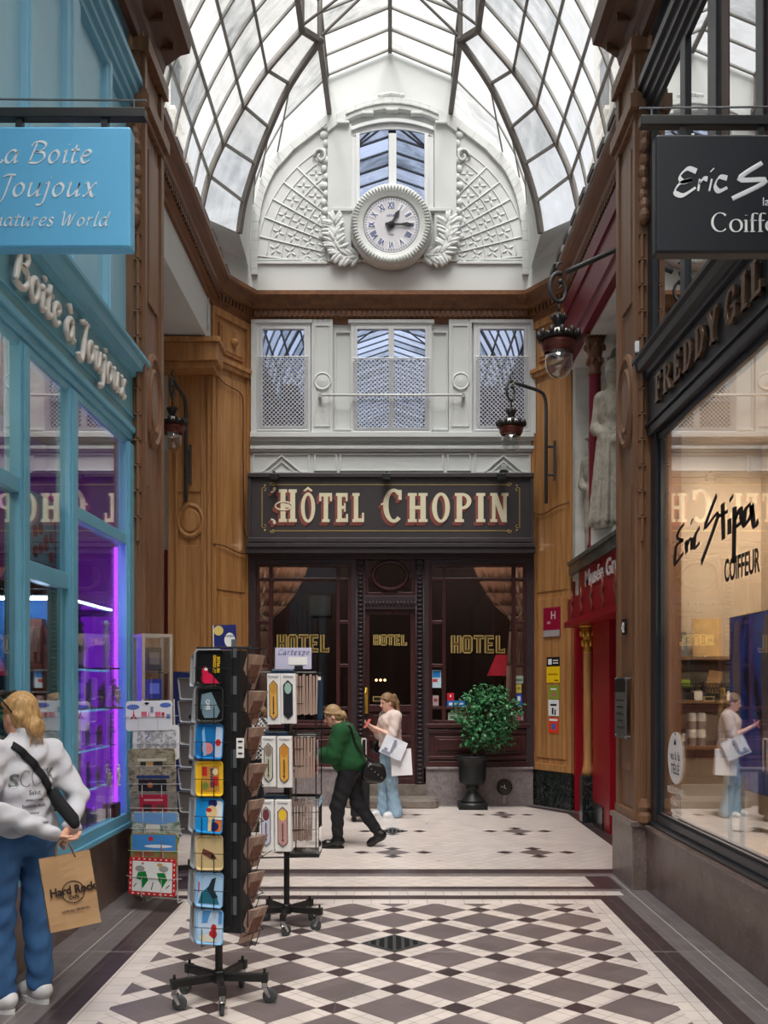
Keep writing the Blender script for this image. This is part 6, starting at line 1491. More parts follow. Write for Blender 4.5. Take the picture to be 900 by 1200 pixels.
# right pier: number, name plate
f = thing('house_number', 'small black enamel house number 42 on the right pier', 'number plate', (2.1, 8.72, 2.2)); m = MB(); yb_ = 8.75; zb_ = 2.27
m.box(2.078, 2.095, yb_ - .055, yb_ + .055, zb_ - .07, zb_ + .07); m.build('plate', black_l, f, bevel=.003); m = MB(); text(m, '42', .12, BASIS((2.077, yb_, zb_ - .045), (0, -1, 0), (0, 0, 1), (-1, 0, 0)), .002, wx=.8, bold=.004); m.build('numerals', white_l, f)
f = thing('name_plate', 'grey acrylic name plate on chrome studs on the right pier', 'plate', (2.1, 8.72, 1.4)); yb_, zb_ = 8.74, 1.55
m = MB(); m.box(2.05, 2.06, yb_ - .2, yb_ + .2, zb_ - .27, zb_ + .27); m.build('plate', plain('smoked_acrylic', (92, 90, 88), .2), f); m = MB(); m.box(2.048, 2.05, yb_ - .19, yb_ + .19, zb_ + .14, zb_ + .26); m.build('dark_header', black_l, f)
m = MB()
for q in (-1, 1):
    for w in (-1, 1): m.tube([(2.045, yb_ + q * .185, zb_ + w * .255), (2.1, yb_ + q * .185, zb_ + w * .255)], .014, 10)
m.build('stud', chrome, f); m = MB()
for q in range(5): m.box(2.047, 2.0485, yb_ - .15 + .03 * (q % 2), yb_ + .12, zb_ + .06 - .06 * q, zb_ + .075 - .06 * q)
m.build('writing', pal((50, 50, 52)), f)
# plaque and stickers on the oak corner pier
pa, pb = Vector((*RC0, 0)), Vector((*RC1, 0)); pd = (pb - pa).normalized(); pn = Vector((pd.y, -pd.x, 0))
def on_pier(u0, u1, v0, v1, off):
    # where the pier plane is seen at those columns and rows
    def hit(u):
        k = (u - CU) / F; t = (k * pa.y - pa.x) / (pd.x - k * pd.y); p = pa + pd * t; return t, p.y
    (t0, d0), (t1, d1) = hit(u0), hit(u1); D = (d0 + d1) / 2; return t0, t1, Z(v1, D), Z(v0, D)
def pier_card(name, u0, u1, v0, v1, mt, label, cat, marks=(), txt=None, th=.006):
    t0, t1, z0, z1 = on_pier(u0, u1, v0, v1, 0); c = pa + pd * (t0 + t1) / 2 + pn * .016; f = thing(name, label, cat, (c.x, c.y, z0))
    w, h = t1 - t0, z1 - z0; T = BASIS((c.x, c.y, z0), pd, (0, 0, 1), pn); m = MB(); m.box(-w / 2, w / 2, 0, h, 0, th, T=T); m.build('card', mt, f)
    for nm, mt2, a, b, c_, d_ in marks: m = MB(); m.box((a - .5) * w, (b - .5) * w, c_ * h, d_ * h, th, th + .0015, T=T); m.build(nm, mt2, f)
    for s, sz, px, py, mt2 in (txt or ()): m = MB(); text(m, s, sz * h, T @ Matrix.Translation(((px - .5) * w, py * h, th + .001)), .002, bold=.002); m.build('lettering', mt2, f)
pier_card('hotel_plaque', 639, 658, 712, 746, pal((150, 24, 56), .3), 'crimson hotel rating plaque with a pale H on the right oak pier', 'plaque', [('silver_strip', pal((170, 164, 168), .3), 0, 1, 0, .22)], [('H', .38, .62, .6, pal((214, 190, 196))), ('**', .2, .35, .38, pal((214, 190, 196)))], .02)
pier_card('sticker', 642, 657, 770, 781, black_l, 'black sticker with a white disc, topmost on the right oak pier', 'sticker', [('disc', white_l, .12, .4, .2, .8), ('writing', white_l, .5, .9, .3, .42), ('writing', white_l, .5, .9, .58, .7)])
pier_card('sticker', 642, 657, 781, 800, pal((250, 208, 20)), 'yellow sticker on the right oak pier under the black one', 'sticker', [('writing', pal((180, 130, 10)), .12, .88, .48, .56), ('writing', pal((120, 90, 10)), .6, .9, .1, .18)])
pier_card('sticker', 644, 656, 803, 819, pal((140, 164, 50)), 'olive-green sticker on the right oak pier', 'sticker', [('writing', white_l, .2, .8, .66, .78), ('picture', pal((176, 120, 110)), .3, .75, .15, .5)])
pier_card('sticker', 644, 656, 820, 839, white_l, 'white sticker with a black walking figure on the right oak pier', 'sticker', [('writing', black_l, .2, .8, .62, .74), ('leg_mark', black_l, .35, .5, .1, .5), ('leg_mark', black_l, .6, .72, .06, .4)])
pier_card('sticker', 644, 656, 841, 859, pal((232, 72, 46)), 'orange-red sticker, lowest of the column on the right oak pier', 'sticker', [('writing', white_l, .1, .9, .78, .92), ('disc', pal((70, 110, 190)), .3, .7, .25, .6)])
pier_card('sticker', 660, 663, 921, 927, pal((244, 190, 30)), 'tiny yellow tag on the black marble foot of the right pier', 'sticker')
# stickers in the hotel windows
def pane_card(u0, u1, v0, v1, mt, label, marks=()):
    D = 14.42; f = thing('sticker', label, 'sticker', W((u0 + u1) / 2, v1, D)); m = MB(); m.pbox(u0, u1, v0, v1, D, .004); m.build('card', mt, f)
    for nm, mt2, a, b, c, d in marks: m = MB(); m.pbox(u0 + (u1 - u0) * a, u0 + (u1 - u0) * b, v0 + (v1 - v0) * c, v0 + (v1 - v0) * d, D - .002, .003); m.build(nm, mt2, f)
pane_card(506, 517, 785, 806, pal((206, 226, 240)), 'tall pale blue sticker at the left edge of the right hotel window', [('blue_field', pal((40, 140, 220)), .1, .9, .05, .42), ('red_mark', pal((200, 70, 80)), .1, .6, .5, .68)])
pane_card(507, 514, 815, 827, pal((186, 160, 160)), 'small pinkish sticker under the tall pale blue one', [('writing', pal((150, 60, 60)), .2, .8, .3, .6)])
pane_card(524, 532, 812, 821, pal((206, 30, 50)), 'red square sticker beside the potted tree in the hotel window', [('writing', white_l, .4, .6, .25, .55)])
pane_card(524, 545, 821, 829, pal((40, 110, 200)), 'wide blue sticker under the red square one', [('writing', white_l, .1, .3, .3, .7), ('writing', pal((190, 214, 240)), .4, .9, .35, .6)])
pane_card(525, 536, 835, 847, pal((186, 206, 190)), 'pale green square sticker in the bottom row of hotel panes', [('writing', pal((90, 130, 100)), .2, .8, .35, .6)])
pane_card(540, 547, 837, 844, pal((200, 90, 80)), 'small round red sticker beside the pale green one', [('writing', white_l, .1, .9, .4, .6)])
pane_card(603, 613, 792, 801, pal((176, 190, 176)), 'pale grey-green sticker, topmost at the right hotel pane', [('writing', pal((110, 120, 100)), .1, .9, .4, .7)])
pane_card(605, 611, 802, 812, pal((206, 190, 90)), 'small yellow sticker between the grey-green and blue ones', [('writing', pal((150, 130, 50)), .2, .8, .3, .6)])
pane_card(604, 612, 813, 827, pal((54, 84, 170)), 'blue sticker with a white mark at the right hotel pane', [('writing', white_l, .3, .75, .2, .6)])
pane_card(603, 614, 834, 849, pal((206, 196, 198)), 'white square sticker with a pink ring in the lowest right pane', [('ring', pal((190, 110, 120)), .25, .75, .25, .7), ('ring_center', pal((206, 196, 198)), .35, .65, .35, .6)])
# ------------------------------------------------------------------ iron bracket lamps
def bracket_lamp(label, pole, z0, zb, ctr, s=1.0, plate=None):
    # pole: plan point of the upright, z0..zb its height; ctr: centre of the scroll that carries the lantern
    o = thing('bracket_lamp', label, 'lamp', (pole[0], pole[1], z0)); c = Vector(ctr); p = Vector((pole[0], pole[1], zb))
    e = Vector((p.x - c.x, p.y - c.y, 0)).normalized(); up = Vector((0, 0, 1)); R0 = .115 * s
    loop = []
    for i in range(30):
        a = math.radians(75 + 355 * i / 29); r = R0 * (1 if a < math.radians(280) else max(.3, 1 - (a - math.radians(280)) / math.radians(150) * .55))
        loop.append(c + e * (r * math.cos(a) * .85) + up * (r * math.sin(a) * 1.2))
    top = loop[0]; d = (p - top); pts = [Vector((p.x, p.y, z0)), Vector((p.x, p.y, zb - .25)), Vector((p.x, p.y, zb - .1)) - e * .01, Vector((p.x, p.y, zb)) - e * .06, p - e * .18 + up * .03]
    pts = [pts[0]] + crom(pts[1:], 5); pts += [pts[-1].lerp(top, t) for t in (.3, .6, .9)]
    m = MB(); m.tube(pts, .026 * s, 8); m.tube(loop, [.024 * s * (1 - .45 * i / 29) for i in range(30)], 8); m.ell(loop[-1], .028 * s, 8, 6)
    m.tube(crom([top, top - e * .05 + up * .05, top - e * .03 + up * .1, top + e * .01 + up * .11], 4), .012, 6); m.build('bracket', grey_iron, o, smooth=True)
    if plate:
        m = MB(); q = Vector(plate); m.tube([q + up * -.28, q + up * .28], .02, 6)
        for h in (-.2, .2): m.tube([q + up * h, Vector((p.x, p.y, q.z + h))], .018, 6)
        m.build('wall_plate', grey_iron, o)
    b = c - up * (R0 * 1.2); T = Matrix.Translation(b) @ Matrix.Scale(s, 4)
    m = MB(); m.tube([(0, 0, 0), (0, 0, -.12)], .012, 6, T=T)
    m.lathe([(.012, -.10), (.03, -.12), (.05, -.14), (.065, -.16), (.06, -.2), (.045, -.22), (.05, -.26), (0, -.26)], 12, T=T)
    for k in range(8):
        a = PI / 4 * k; m.ell((.065 * math.cos(a), .065 * math.sin(a), -.15), (.016, .016, .03), 6, 4, T=T)
    m.lathe([(.17, -.38), (.20, -.37), (.195, -.345), (.17, -.35)], 24, T=T)
    for k in range(12):
        a = PI / 6 * k; m.ell((.195 * math.cos(a), .195 * math.sin(a), -.33), (.028, .028, .045), 8, 5, T=T); m.ell((.19 * math.cos(a + .26), .19 * math.sin(a + .26), -.345), (.018, .018, .022), 6, 4, T=T)
    m.build('crown', plain('iron_tracery', (40, 36, 36), .45, var=.2), o, smooth=True)
    m = MB(); m.lathe([(.05, -.26), (.11, -.29), (.15, -.35)], 20, T=T); m.build('dome', plain('milky_dome', (220, 218, 214), .3), o, smooth=True)
    m = MB(); m.lathe([(.175, -.37), (.17, -.40), (.178, -.41), (.16, -.43), (.168, -.45), (.15, -.48), (.14, -.50), (.135, -.50), (.15, -.44), (.16, -.37)], 28, T=T); m.build('copper_band', copper, o, smooth=True)
    m = MB(); m.lathe([(0, -.41), (.05, -.43), (.13, -.49)], 20, T=T); m.build('reflector', plain('mirror_reflector', (180, 182, 186), .25, metal=.6), o, smooth=True)
    m = MB(); m.lathe([(.13, -.48), (.132, -.60), (.12, -.66), (.09, -.705), (.045, -.73), (0, -.735)], 28, T=T); m.build('glass_bowl', glass_bowl, o, smooth=True)
    return o
bracket_lamp('large iron lamp with copper crown hanging at upper right before the maroon wall', (2.40, 9.75), 5.2, 6.02, W(655, 337, 9.5), 1.0)
bracket_lamp('iron lamp on the right oak corner pier beside the hotel signboard', (X(640, 13.85), 13.85), Z(590, 13.85), Z(463, 13.85), W(599, 458, 13.35), .95, W(650, 540, 13.85))
bracket_lamp('iron lamp on the left oak wall, half hidden by the brown pier', (X(218, 13.62), 13.62), Z(588, 13.62), Z(470, 13.62), W(202, 455, 12.95), .95, W(223, 545, 13.64))

# ------------------------------------------------------------------ spinner racks on castors
def castor(x, y, z, rz, parent):
    m = MB(); T = TM((x, y, z), 0, 0, rz)
    m.lathe([(.016, .0), (.016, -.035), (.02, -.04), (0, -.04)], 10, T=T)
    for q in (-1, 1): m.prism([(-.012, -.03), (.014, -.03), (.04, -.08), (.026, -.09)], (0, q * .017 - .002, 0), (1, 0, 0), (0, 0, 1), (0, .004, 0), T=T)
    f = m.build('castor', chrome, parent); m = MB(); TT = T @ Matrix.Translation((.03, .012, -.078)) @ Matrix.Rotation(PI / 2, 4, 'X')
    m.lathe([(0, 0), (.028, 0), (.04, .004), (.042, .012), (.04, .02), (.028, .024), (0, .024)], 20, T=TT); m.build('wheel', rubber, f)
def star_base(o, x, y, a0, L=.27, z=.135, ztop=.5):
    m = MB()
    for k in range(5):
        a = a0 + k * 2 * PI / 5; T = TM((x, y, z), 0, 0, a); m.box(.0, L, -.017, .017, -.02, .022, T=T); m.box(L - .03, L + .005, -.021, .021, -.024, .026, T=T)
    m.lathe([(.036, -.03), (.036, .03), (.028, .04)], 14, (x, y, z)); b = m.build('star_foot', black_m, o, bevel=.003)
    for k in range(5):
        a = a0 + k * 2 * PI / 5; xx, yy = x + (L - .015) * math.cos(a), y + (L - .015) * math.sin(a); castor(xx, yy, z - .02, a + .8 * k, o)
    for k in range(5):
        a = a0 + k * 2 * PI / 5; m = MB(); m.tube([(x + (L - .015) * math.cos(a), y + (L - .015) * math.sin(a), z + .02), (x + (L - .015) * math.cos(a), y + (L - .015) * math.sin(a), z + .05)], .008, 8); m.build('bolt', black_m, o)
    m = MB(); m.lathe([(.021, z), (.021, ztop)], 14, (x, y, 0)); m.build('pole', black_m, o)
def rrect(w, h, r, n=5):
    P = []
    for cx, cy, a0 in ((w / 2 - r, h / 2 - r, 0), (-w / 2 + r, h / 2 - r, 90), (-w / 2 + r, -h / 2 + r, 180), (w / 2 - r, -h / 2 + r, 270)): P += arc(cx, cy, r, r, a0, a0 + 90, n)
    return P
def tray_mb(w, h, r=.02, lip=.012):
    # shallow tray in the local xy plane, open side to +z; slot 0 rim, slot 1 floor, slot 2 bare underside
    m = MB(); o = rrect(w, h, r); i = rrect(w - .022, h - .022, r * .8); n = len(o)
    A = [(x, y, lip) for x, y in o]; B = [(x, y, lip) for x, y in rrect(w - .008, h - .008, r)]; Cc = [(x, y, .002) for x, y in i]; Dd = [(x, y, 0) for x, y in rrect(w - .018, h - .018, r * .8)]
    m.add(A + B + Cc + Dd, [(k, (k + 1) % n, n + (k + 1) % n, n + k) for k in range(n)] + [(n + k, n + (k + 1) % n, 2 * n + (k + 1) % n, 2 * n + k) for k in range(n)], 0)
    m.add(Cc, [tuple(range(n))], 1); m.add(A + Dd, [(k, n + k, n + (k + 1) % n, (k + 1) % n) for k in range(n)] + [tuple(range(2 * n - 1, n - 1, -1))], 2); return m
def face_T(c, nrm, lean=0.0, roll=0.0):
    # local x to the right of the viewer, y up, z along the outward normal, leaned back by lean
    n = Vector((nrm[0], nrm[1], 0)).normalized(); x = Vector((-n.y, n.x, 0)); M = BASIS(c, x, (0, 0, 1), n)
    return M @ Matrix.Rotation(-lean, 4, 'X') @ Matrix.Rotation(roll, 4, 'Z')
def tray(c, nrm, w, h, rim, fl, label, shapes=(), lean=.1, roll=0.0, group=None):
    o = thing('metal_tray', label, 'tray', c, 0, group); T = face_T(c, nrm, lean, roll); m = tray_mb(w, h); mb = MB(); mb.merge(m, T); mb.build('tray_body', [rim, fl, tin], o)
    for nm, mt, kind, a in shapes:
        m = MB(); z = .0028 + .0004 * (len(o.children))
        if kind == 'e': m.lathe([(0, 0), (1, 0), (1, .001), (0, .001)], 18, T=T @ Matrix.Translation((a[0] * w, a[1] * h, z)) @ Matrix.Diagonal((a[2] * w, a[3] * h, 1, 1)))
        elif kind == 'r': m.box(a[0] * w, a[1] * w, a[2] * h, a[3] * h, z, z + .001, T=T)
        elif kind == 'p': m.prism([(p[0] * w, p[1] * h) for p in a], (0, 0, z), (1, 0, 0), (0, 1, 0), (0, 0, .001), T=T)
        elif kind == 't': text(m, a[0], a[1], T @ Matrix.Translation((a[2] * w, a[3] * h, z)) @ Matrix.Rotation(a[4], 4, 'Z'), .001, bold=.001, wx=.8)
        m.build(nm, mt, o)
    return o
def wire_pocket(m, T, w, h, d=.03):
    # wire pocket in front of a tray: two uprights and a cross bar
    for x in (-.22 * w, .22 * w): m.tube([(x, -h / 2 - .01, -.01), (x, -h / 2 - .012, d), (x, -h * .05, d + .004)], .0026, 4, T=T)
    m.tube([(-w * .62, -h * .02, -.02), (-w * .5, -h * .02, d), (w * .5, -h * .02, d), (w * .62, -h * .02, -.02)], .0026, 4, T=T)
# nearest rack
cx, cy = -.945, 5.42; ra = thing('spinner_rack', 'nearest tall black spinner rack with printed trays and wooden cards', 'display rack', (cx, cy, 0))
star_base(ra, cx, cy, math.radians(-4), .27, .14, .5)
rz = math.radians(-14); n1 = Vector((math.sin(rz), -math.cos(rz), 0)); n2 = Vector((math.cos(rz), math.sin(rz), 0))     # front and right-hand faces
m = MB(); T = TM((cx + .07, cy, 0), 0, 0, rz)
m.box(-.062, .085, -.07, .07, .40, 1.94, T=T); m.build('core_panel', plain('black_mesh_panel', (30, 30, 32), .5, var=.2, vs=40), ra)
for k in range(8):
    m = MB(); m.box(.03, .06, -.0735, -.07, .5 + .2 * k, .60 + .2 * k, T=T); m.build('label_strip', plain('grey_label_strip', (96, 100, 104), .4), ra)
m = MB(); m.tube([(-.16, -.10, 1.955), (.16, -.10, 1.955), (.16, .12, 1.955), (-.16, .12, 1.955)], .005, 5, closed=True, T=T)
for x in (.04, .085, .13): m.tube([(x, -.085, .44), (x, -.085, 1.955)], .0035, 5, T=T)
rows = [1.845 - .2 * i for i in range(8)]; TW, TH = .162, .188
front_c = lambda z: Vector((cx + .002, cy, z)) + n1 * .115
for z in rows: wire_pocket(m, face_T(front_c(z), n1, .06), TW, TH)
wires = m.build('wire_frame', black_m, ra)
pk, yl, rd = pal((222, 30, 76)), pal((236, 190, 40)), pal((196, 40, 44)); sky = pal((140, 190, 232)); dkb = pal((16, 16, 18)); stl = pal((120, 146, 160)); bl = pal((20, 118, 190)); wh = pal((236, 236, 234)); or_ = pal((232, 120, 50)); nv = pal((36, 44, 110)); tan_ = pal((206, 182, 134)); br = pal((110, 62, 48)); pi_ = pal((226, 140, 140)); tl_ = pal((40, 110, 130))
fr = [
 (dkb, dkb, 'black tray with a crimson bear shape and gold writing, topmost on the nearest rack', [('crimson_bear', pk, 'e', (-.1, -.3, .22, .16)), ('crimson_bear', pk, 'e', (-.18, -.1, .12, .12)), ('crimson_bear', pk, 'p', [(-.1, -.2), (.1, -.22), (.36, -.45), (-.2, -.45)]), ('white_dot', wh, 'e', (-.14, -.04, .06, .05)), ('gold_writing', yl, 't', ('CHOCOLAT', .022, .12, .1, -PI / 2)), ('gold_writing', yl, 't', ('EXTRA FIN', .022, .26, .08, -PI / 2))]),
 (plain('dark_grey_rim', (60, 62, 62), .4), dkb, 'dark tray with a slate-blue kettle shape, second from top on the nearest rack', [('kettle_shape', stl, 'p', [(-.3, .3), (.05, .36), (.2, .1), (.36, -.2), (.25, -.38), (-.2, -.38), (-.34, -.1)]), ('white_writing', wh, 't', ('CAFÉ', .03, -.14, .0, -PI / 2))]),
 (bl, bl, 'bright blue tray with a pink round badge, third from top on the nearest rack', [('white_side', pal((190, 210, 236)), 'r', (.2, .44, -.44, .44)), ('pink_badge', pi_, 'e', (-.08, -.2, .2, .17)), ('red_shape', rd, 'e', (.3, -.02, .1, .1)), ('pale_handle', sky, 'p', [(-.3, .3), (-.22, .42), (-.1, -.4), (-.2, -.42)])]),
 (yl, yl, 'yellow-rimmed tray with crowded tin lettering, fourth from top on the nearest rack', [('picture_field', pal((198, 140, 60)), 'r', (-.3, .34, -.36, .36)), ('red_block', rd, 'r', (-.28, -.1, .08, .34)), ('blue_word', nv, 't', ('BANANIA', .03, .02, .02, -PI / 2)), ('green_shape', pal((120, 140, 60)), 'e', (-.15, -.2, .1, .12)), ('red_block', rd, 'r', (.12, .3, -.2, .06)), ('cream_shape', pal((234, 214, 160)), 'e', (.2, .2, .1, .1))]),
 (pal((24, 148, 220)), pal((24, 148, 220)), 'blue, white and orange tray with rounded bright shapes, fifth from top', [('white_side', wh, 'r', (.16, .44, -.1, .44)), ('orange_side', or_, 'r', (.2, .44, -.44, -.12)), ('navy_cap', nv, 'e', (.08, .36, .16, .12)), ('cream_face', pal((236, 206, 150)), 'e', (.06, .1, .2, .2)), ('red_nose', rd, 'e', (-.04, .16, .1, .06)), ('navy_ring', nv, 'e', (.16, -.3, .18, .12)), ('cream_face', pal((236, 206, 150)), 'r', (-.04, .08, -.44, -.05))]),
 (tan_, tan_, 'sand-coloured tray with a small brown car shape, sixth from top on the nearest rack', [('brown_car', br, 'p', [(-.3, -.02), (-.24, .12), (.1, .0), (.24, -.16), (.1, -.2), (-.2, -.06)]), ('dark_mark', dkb, 'e', (.1, -.1, .06, .05))]),
 (sky, pal((172, 206, 236)), 'pale blue tray with a dark teal landscape, seventh from top on the nearest rack', [('teal_hills', tl_, 'p', [(-.4, -.4), (-.3, -.1), (-.05, .1), (.2, -.05), (.35, -.4)]), ('dark_rider', pal((30, 50, 60)), 'p', [(-.1, .0), (.05, .3), (.2, .36), (.14, .0), (.3, -.2), (.1, -.25)]), ('red_mark', rd, 'r', (-.42, -.38, -.1, .2))]),
 (sky, pal((196, 220, 242)), 'pale blue tray with a blue stripe and a red figure, lowest on the nearest rack', [('blue_stripe', pal((84, 150, 214)), 'p', [(-.3, .1), (-.1, .12), (.02, .44), (-.26, .44)]), ('blue_stripe', pal((84, 150, 214)), 'r', (.3, .42, .1, .44)), ('red_figure', rd, 'e', (.14, -.04, .1, .12)), ('red_figure', rd, 'e', (.12, -.2, .14, .12)), ('cream_ground', pal((226, 222, 200)), 'p', [(-.42, -.3), (-.1, -.2), (.3, -.42), (-.3, -.44)])])]
for i, (rim, fl_, lb_, sh_) in enumerate(fr):
    for q in (2, 1):
        c = front_c(rows[i]) - n1 * (.013 * q) + Vector((-.011 * q, 0, .004 * q))
        tray(tuple(c), n1, TW, TH, tin, tin, 'bare silver tray edge behind the %s printed tray of the nearest rack' % ('first second third fourth fifth sixth seventh eighth'.split()[i]), lean=.06, group='spare trays behind the printed trays')
    tray(tuple(front_c(rows[i]) + n1 * (.004)), n1, TW, TH, rim, fl_, lb_, sh_, lean=.06, roll=(0, .02, -.02, .03, -.03, .04, -.02, .0)[i])
# left-hand face: trays seen edge-on
n3 = Vector((-.93, -.37, 0)).normalized()
m = MB()
for i, z in enumerate(rows):
    for q in range(4):
        c = Vector((cx - .098, cy + .02, z - .012)) + n3 * (.013 * q) + Vector((.012 * (i % 2) - .006 * i / 3, 0, 0))
        tray(tuple(c), n3, .15, .185, tin, tin, 'silver tray seen edge-on at the left side of the nearest rack', lean=.05, group='edge-on trays on the left of the nearest rack')
# right-hand face: thin wooden cards leaning outwards
for i, z in enumerate(rows):
    for q in range(2 + (i % 2)):
        c = Vector((cx + .165, cy + .01 + .02 * q, z - .035)) + n2 * (.012 * q); o = thing('wooden_card', 'thin brown wooden postcard leaning out on the right side of the nearest rack', 'postcard', tuple(c), 0, 'wooden postcards on the nearest rack')
        T = face_T(c, n2 * .96 + n1 * .26, -.32 - .04 * q, .03 * (i % 3 - 1)); m = MB(); m.box(-.065, .065, -.085, .115, 0, .004, T=T); m.build('card', woodcard, o)
        m = MB(); m.box(-.045, .05, -.05, .06, .004, .0045, T=T); m.build('burnt_picture', plain('burnt_print', (116, 80, 66), .7, var=.4, vs=40), o)
m = MB()
for i, z in enumerate(rows): wire_pocket(m, face_T(Vector((cx + .17, cy, z - .04)) + n2 * .02, n2 * .96 + n1 * .26, -.32), .13, .17, .025)
m.build('wire_frame', black_m, ra)
f = thing('price_tag', 'small white written price tag on the right side of the nearest rack', 'tag', W(281, 888, 5.28)); m = MB(); m.pbox(277, 286, 865, 888, 5.28, .002); m.build('card', paper_w, f); m = MB()
for q in range(3): m.pbox(279, 284, 868 + 7 * q, 870 + 7 * q, 5.278, .002)
m.build('writing', black_l, f)
f = thing('blue_placard', 'dark blue placard with a yellow and a white disc atop the nearest rack', 'placard', W(264, 761, 5.40)); T = face_T(W(264, 747, 5.40), (-.1, -1), 0, .02); m = MB(); m.box(-.062, .062, -.068, .068, 0, .008, T=T); m.build('board', nv, f)
m = MB(); m.lathe([(0, 0), (.027, 0), (.027, .001), (0, .001)], 20, T=T @ Matrix.Translation((-.035, .038, .008))); m.build('yellow_disc', pal((214, 190, 110)), f); m = MB(); m.lathe([(0, 0), (1, 0), (1, .001), (0, .001)], 24, T=T @ Matrix.Translation((.027, -.015, .008)) @ Matrix.Diagonal((.03, .04, 1, 1))); m.build('white_disc', wh, f)
m = MB(); text(m, 'PARIS', .02, T @ Matrix.Translation((.027, .0, .0095)), .0005); m.build('writing', nv, f); m = MB(); m.box(-.066, -.062, -.068, .068, -.004, .009, T=T); m.build('white_edge', wh, f)
# rack with boxed thermometers
cx2, cy2 = -.745, 7.08; rb_ = thing('spinner_rack', 'black spinner rack with boxed thermometers and bundles of wooden cards', 'display rack', (cx2, cy2, 0)); star_base(rb_, cx2, cy2, math.radians(54), .27, .135, 1.9)
m = MB(); k2_ = 7.0 / F
for z in (1.84, 1.40, 1.385, .945, .935, .535): m.tube([(cx2 - .17, cy2 - .17, z), (cx2 + .22, cy2 - .12, z), (cx2 + .24, cy2 + .14, z), (cx2 - .12, cy2 + .16, z)], .006, 5, closed=True)
for x, y in ((.22, -.12), (.24, .14), (.08, -.14), (.02, -.15)): m.tube([(cx2 + x, cy2 + y, .53), (cx2 + x, cy2 + y, 1.86)], .0045, 5)
for z0 in (1.52, 1.08, .63):
    for q in (.1, .22): m.tube([(cx2 + .05, cy2 - .16, z0 + q), (cx2 + .23, cy2 - .135, z0 + q), (cx2 + .25, cy2 + .1, z0 + q)], .003, 4)
m.build('wire_frame', black_m, rb_)
m = MB(); m.box(cx2 + .0, cx2 + .03, cy2 - .1, cy2 + .1, .53, 1.86); m.build('core_panel', black_m, rb_)
tb = [(313, 328.5, 789.5, 849, (224, 172, 84), (200, 150, 70), 'left boxed thermometer of the top row, orange plate'), (329, 346.5, 789.5, 848, (40, 46, 56), (160, 190, 180), 'right boxed thermometer of the top row, black plate'), (306.5, 323, 863, 922, (196, 196, 178), (150, 130, 120), 'left boxed thermometer of the middle row, pale grey plate'), (324.5, 342, 863, 923, (226, 170, 78), (210, 140, 60), 'right boxed thermometer of the middle row, orange plate'), (303.5, 320.5, 937.5, 997, (206, 206, 226), (120, 60, 60), 'left boxed thermometer of the lowest row, pale lilac plate'), (322, 341, 937.5, 998, (196, 150, 146), (236, 200, 60), 'right boxed thermometer of the lowest row, pinkish plate with yellow top')]
for i, (u0, u1, v0, v1, c0, c1, lb_) in enumerate(tb):
    D = 6.86; c = W((u0 + u1) / 2, (v0 + v1) / 2, D); w = (u1 - u0) * D / F; h = (v1 - v0) * D / F; f = thing('boxed_thermometer', lb_, 'thermometer', (c.x, c.y, c.z - h / 2), 0, 'boxed thermometers on the second rack')
    T = face_T(c, (-.12, -1), 0, .01); m = MB(); m.box(-w / 2, w / 2, -h / 2, h / 2, -.04, 0, T=T); m.build('carton', paper_w, f, bevel=.003)
    pw, ph = w * .3, h * .38; m = MB(); P = [(-pw, -ph * .78), (0, -ph), (pw, -ph * .78), (pw, ph * .78), (pw * .4, ph * .92), (0, ph * 1.02), (-pw * .4, ph * .92), (-pw, ph * .78)]
    m.prism(P, (0, -h * .02, 0), (1, 0, 0), (0, 1, 0), (0, 0, .006), T=T); pl = m.build('enamel_plate', pal(c0, .3), f); m = MB(); m.tube([(p[0], p[1] - h * .02, .006) for p in P], .003, 4, closed=True, T=T); m.build('plate_edge', plain('dark_edge', (60, 50, 48), .5), pl)
    m = MB(); m.lathe([(0, 0), (1, 0), (1, .001), (0, .001)], 16, T=T @ Matrix.Translation((0, ph * .55, .0065)) @ Matrix.Diagonal((pw * .8, ph * .3, 1, 1))); m.build('picture', pal(c1, .3), pl)
    m = MB(); m.tube([(0, -ph * .75, .008), (0, ph * .15, .008)], .0035, 6, T=T); m.ell((0, -ph * .72, .008), .007, 8, 6, T=T)
    for q in range(6): m.box(-pw * .4, pw * .4, -ph * .5 + q * ph * .1, -ph * .5 + q * ph * .1 + .0012, .0062, .007, T=T)
    m.build('scale', pal((60, 40, 40)), pl); m = MB(); text(m, 'Cartexpo', .024, T @ Matrix.Translation((0, h * .42, .001)), .001, wx=.8); m.build('lettering', pal((110, 110, 130)), f)
for r, (u0, u1, v0, v1, n) in enumerate(((348, 368, 790, 838, 9), (346, 365, 863.5, 912, 9), (343.5, 362, 937, 986, 9))):
    D = 6.93; row_n = ('top', 'middle', 'lowest')[r]
    for q in range(n):
        u = u0 + (u1 - u0 + 4) * q / n; c = W(u, v1, D); w = (u1 - u0 + 4) / n * D / F * .86; h = (v1 - v0) * D / F; o = thing('wooden_card', 'thin wooden card standing edge-on in the %s bundle of the thermometer rack' % row_n, 'postcard', tuple(c), 0, 'wooden cards in the %s row of the second rack' % row_n)
        m = MB(); T = TM(tuple(c), 0, .02 * ((q * 7) % 3 - 1), .1); m.box(0, w, 0, .12, .004 * (q % 3), h - .006 * ((q * 5) % 3), T=T); m.build('card', woodcard, o)
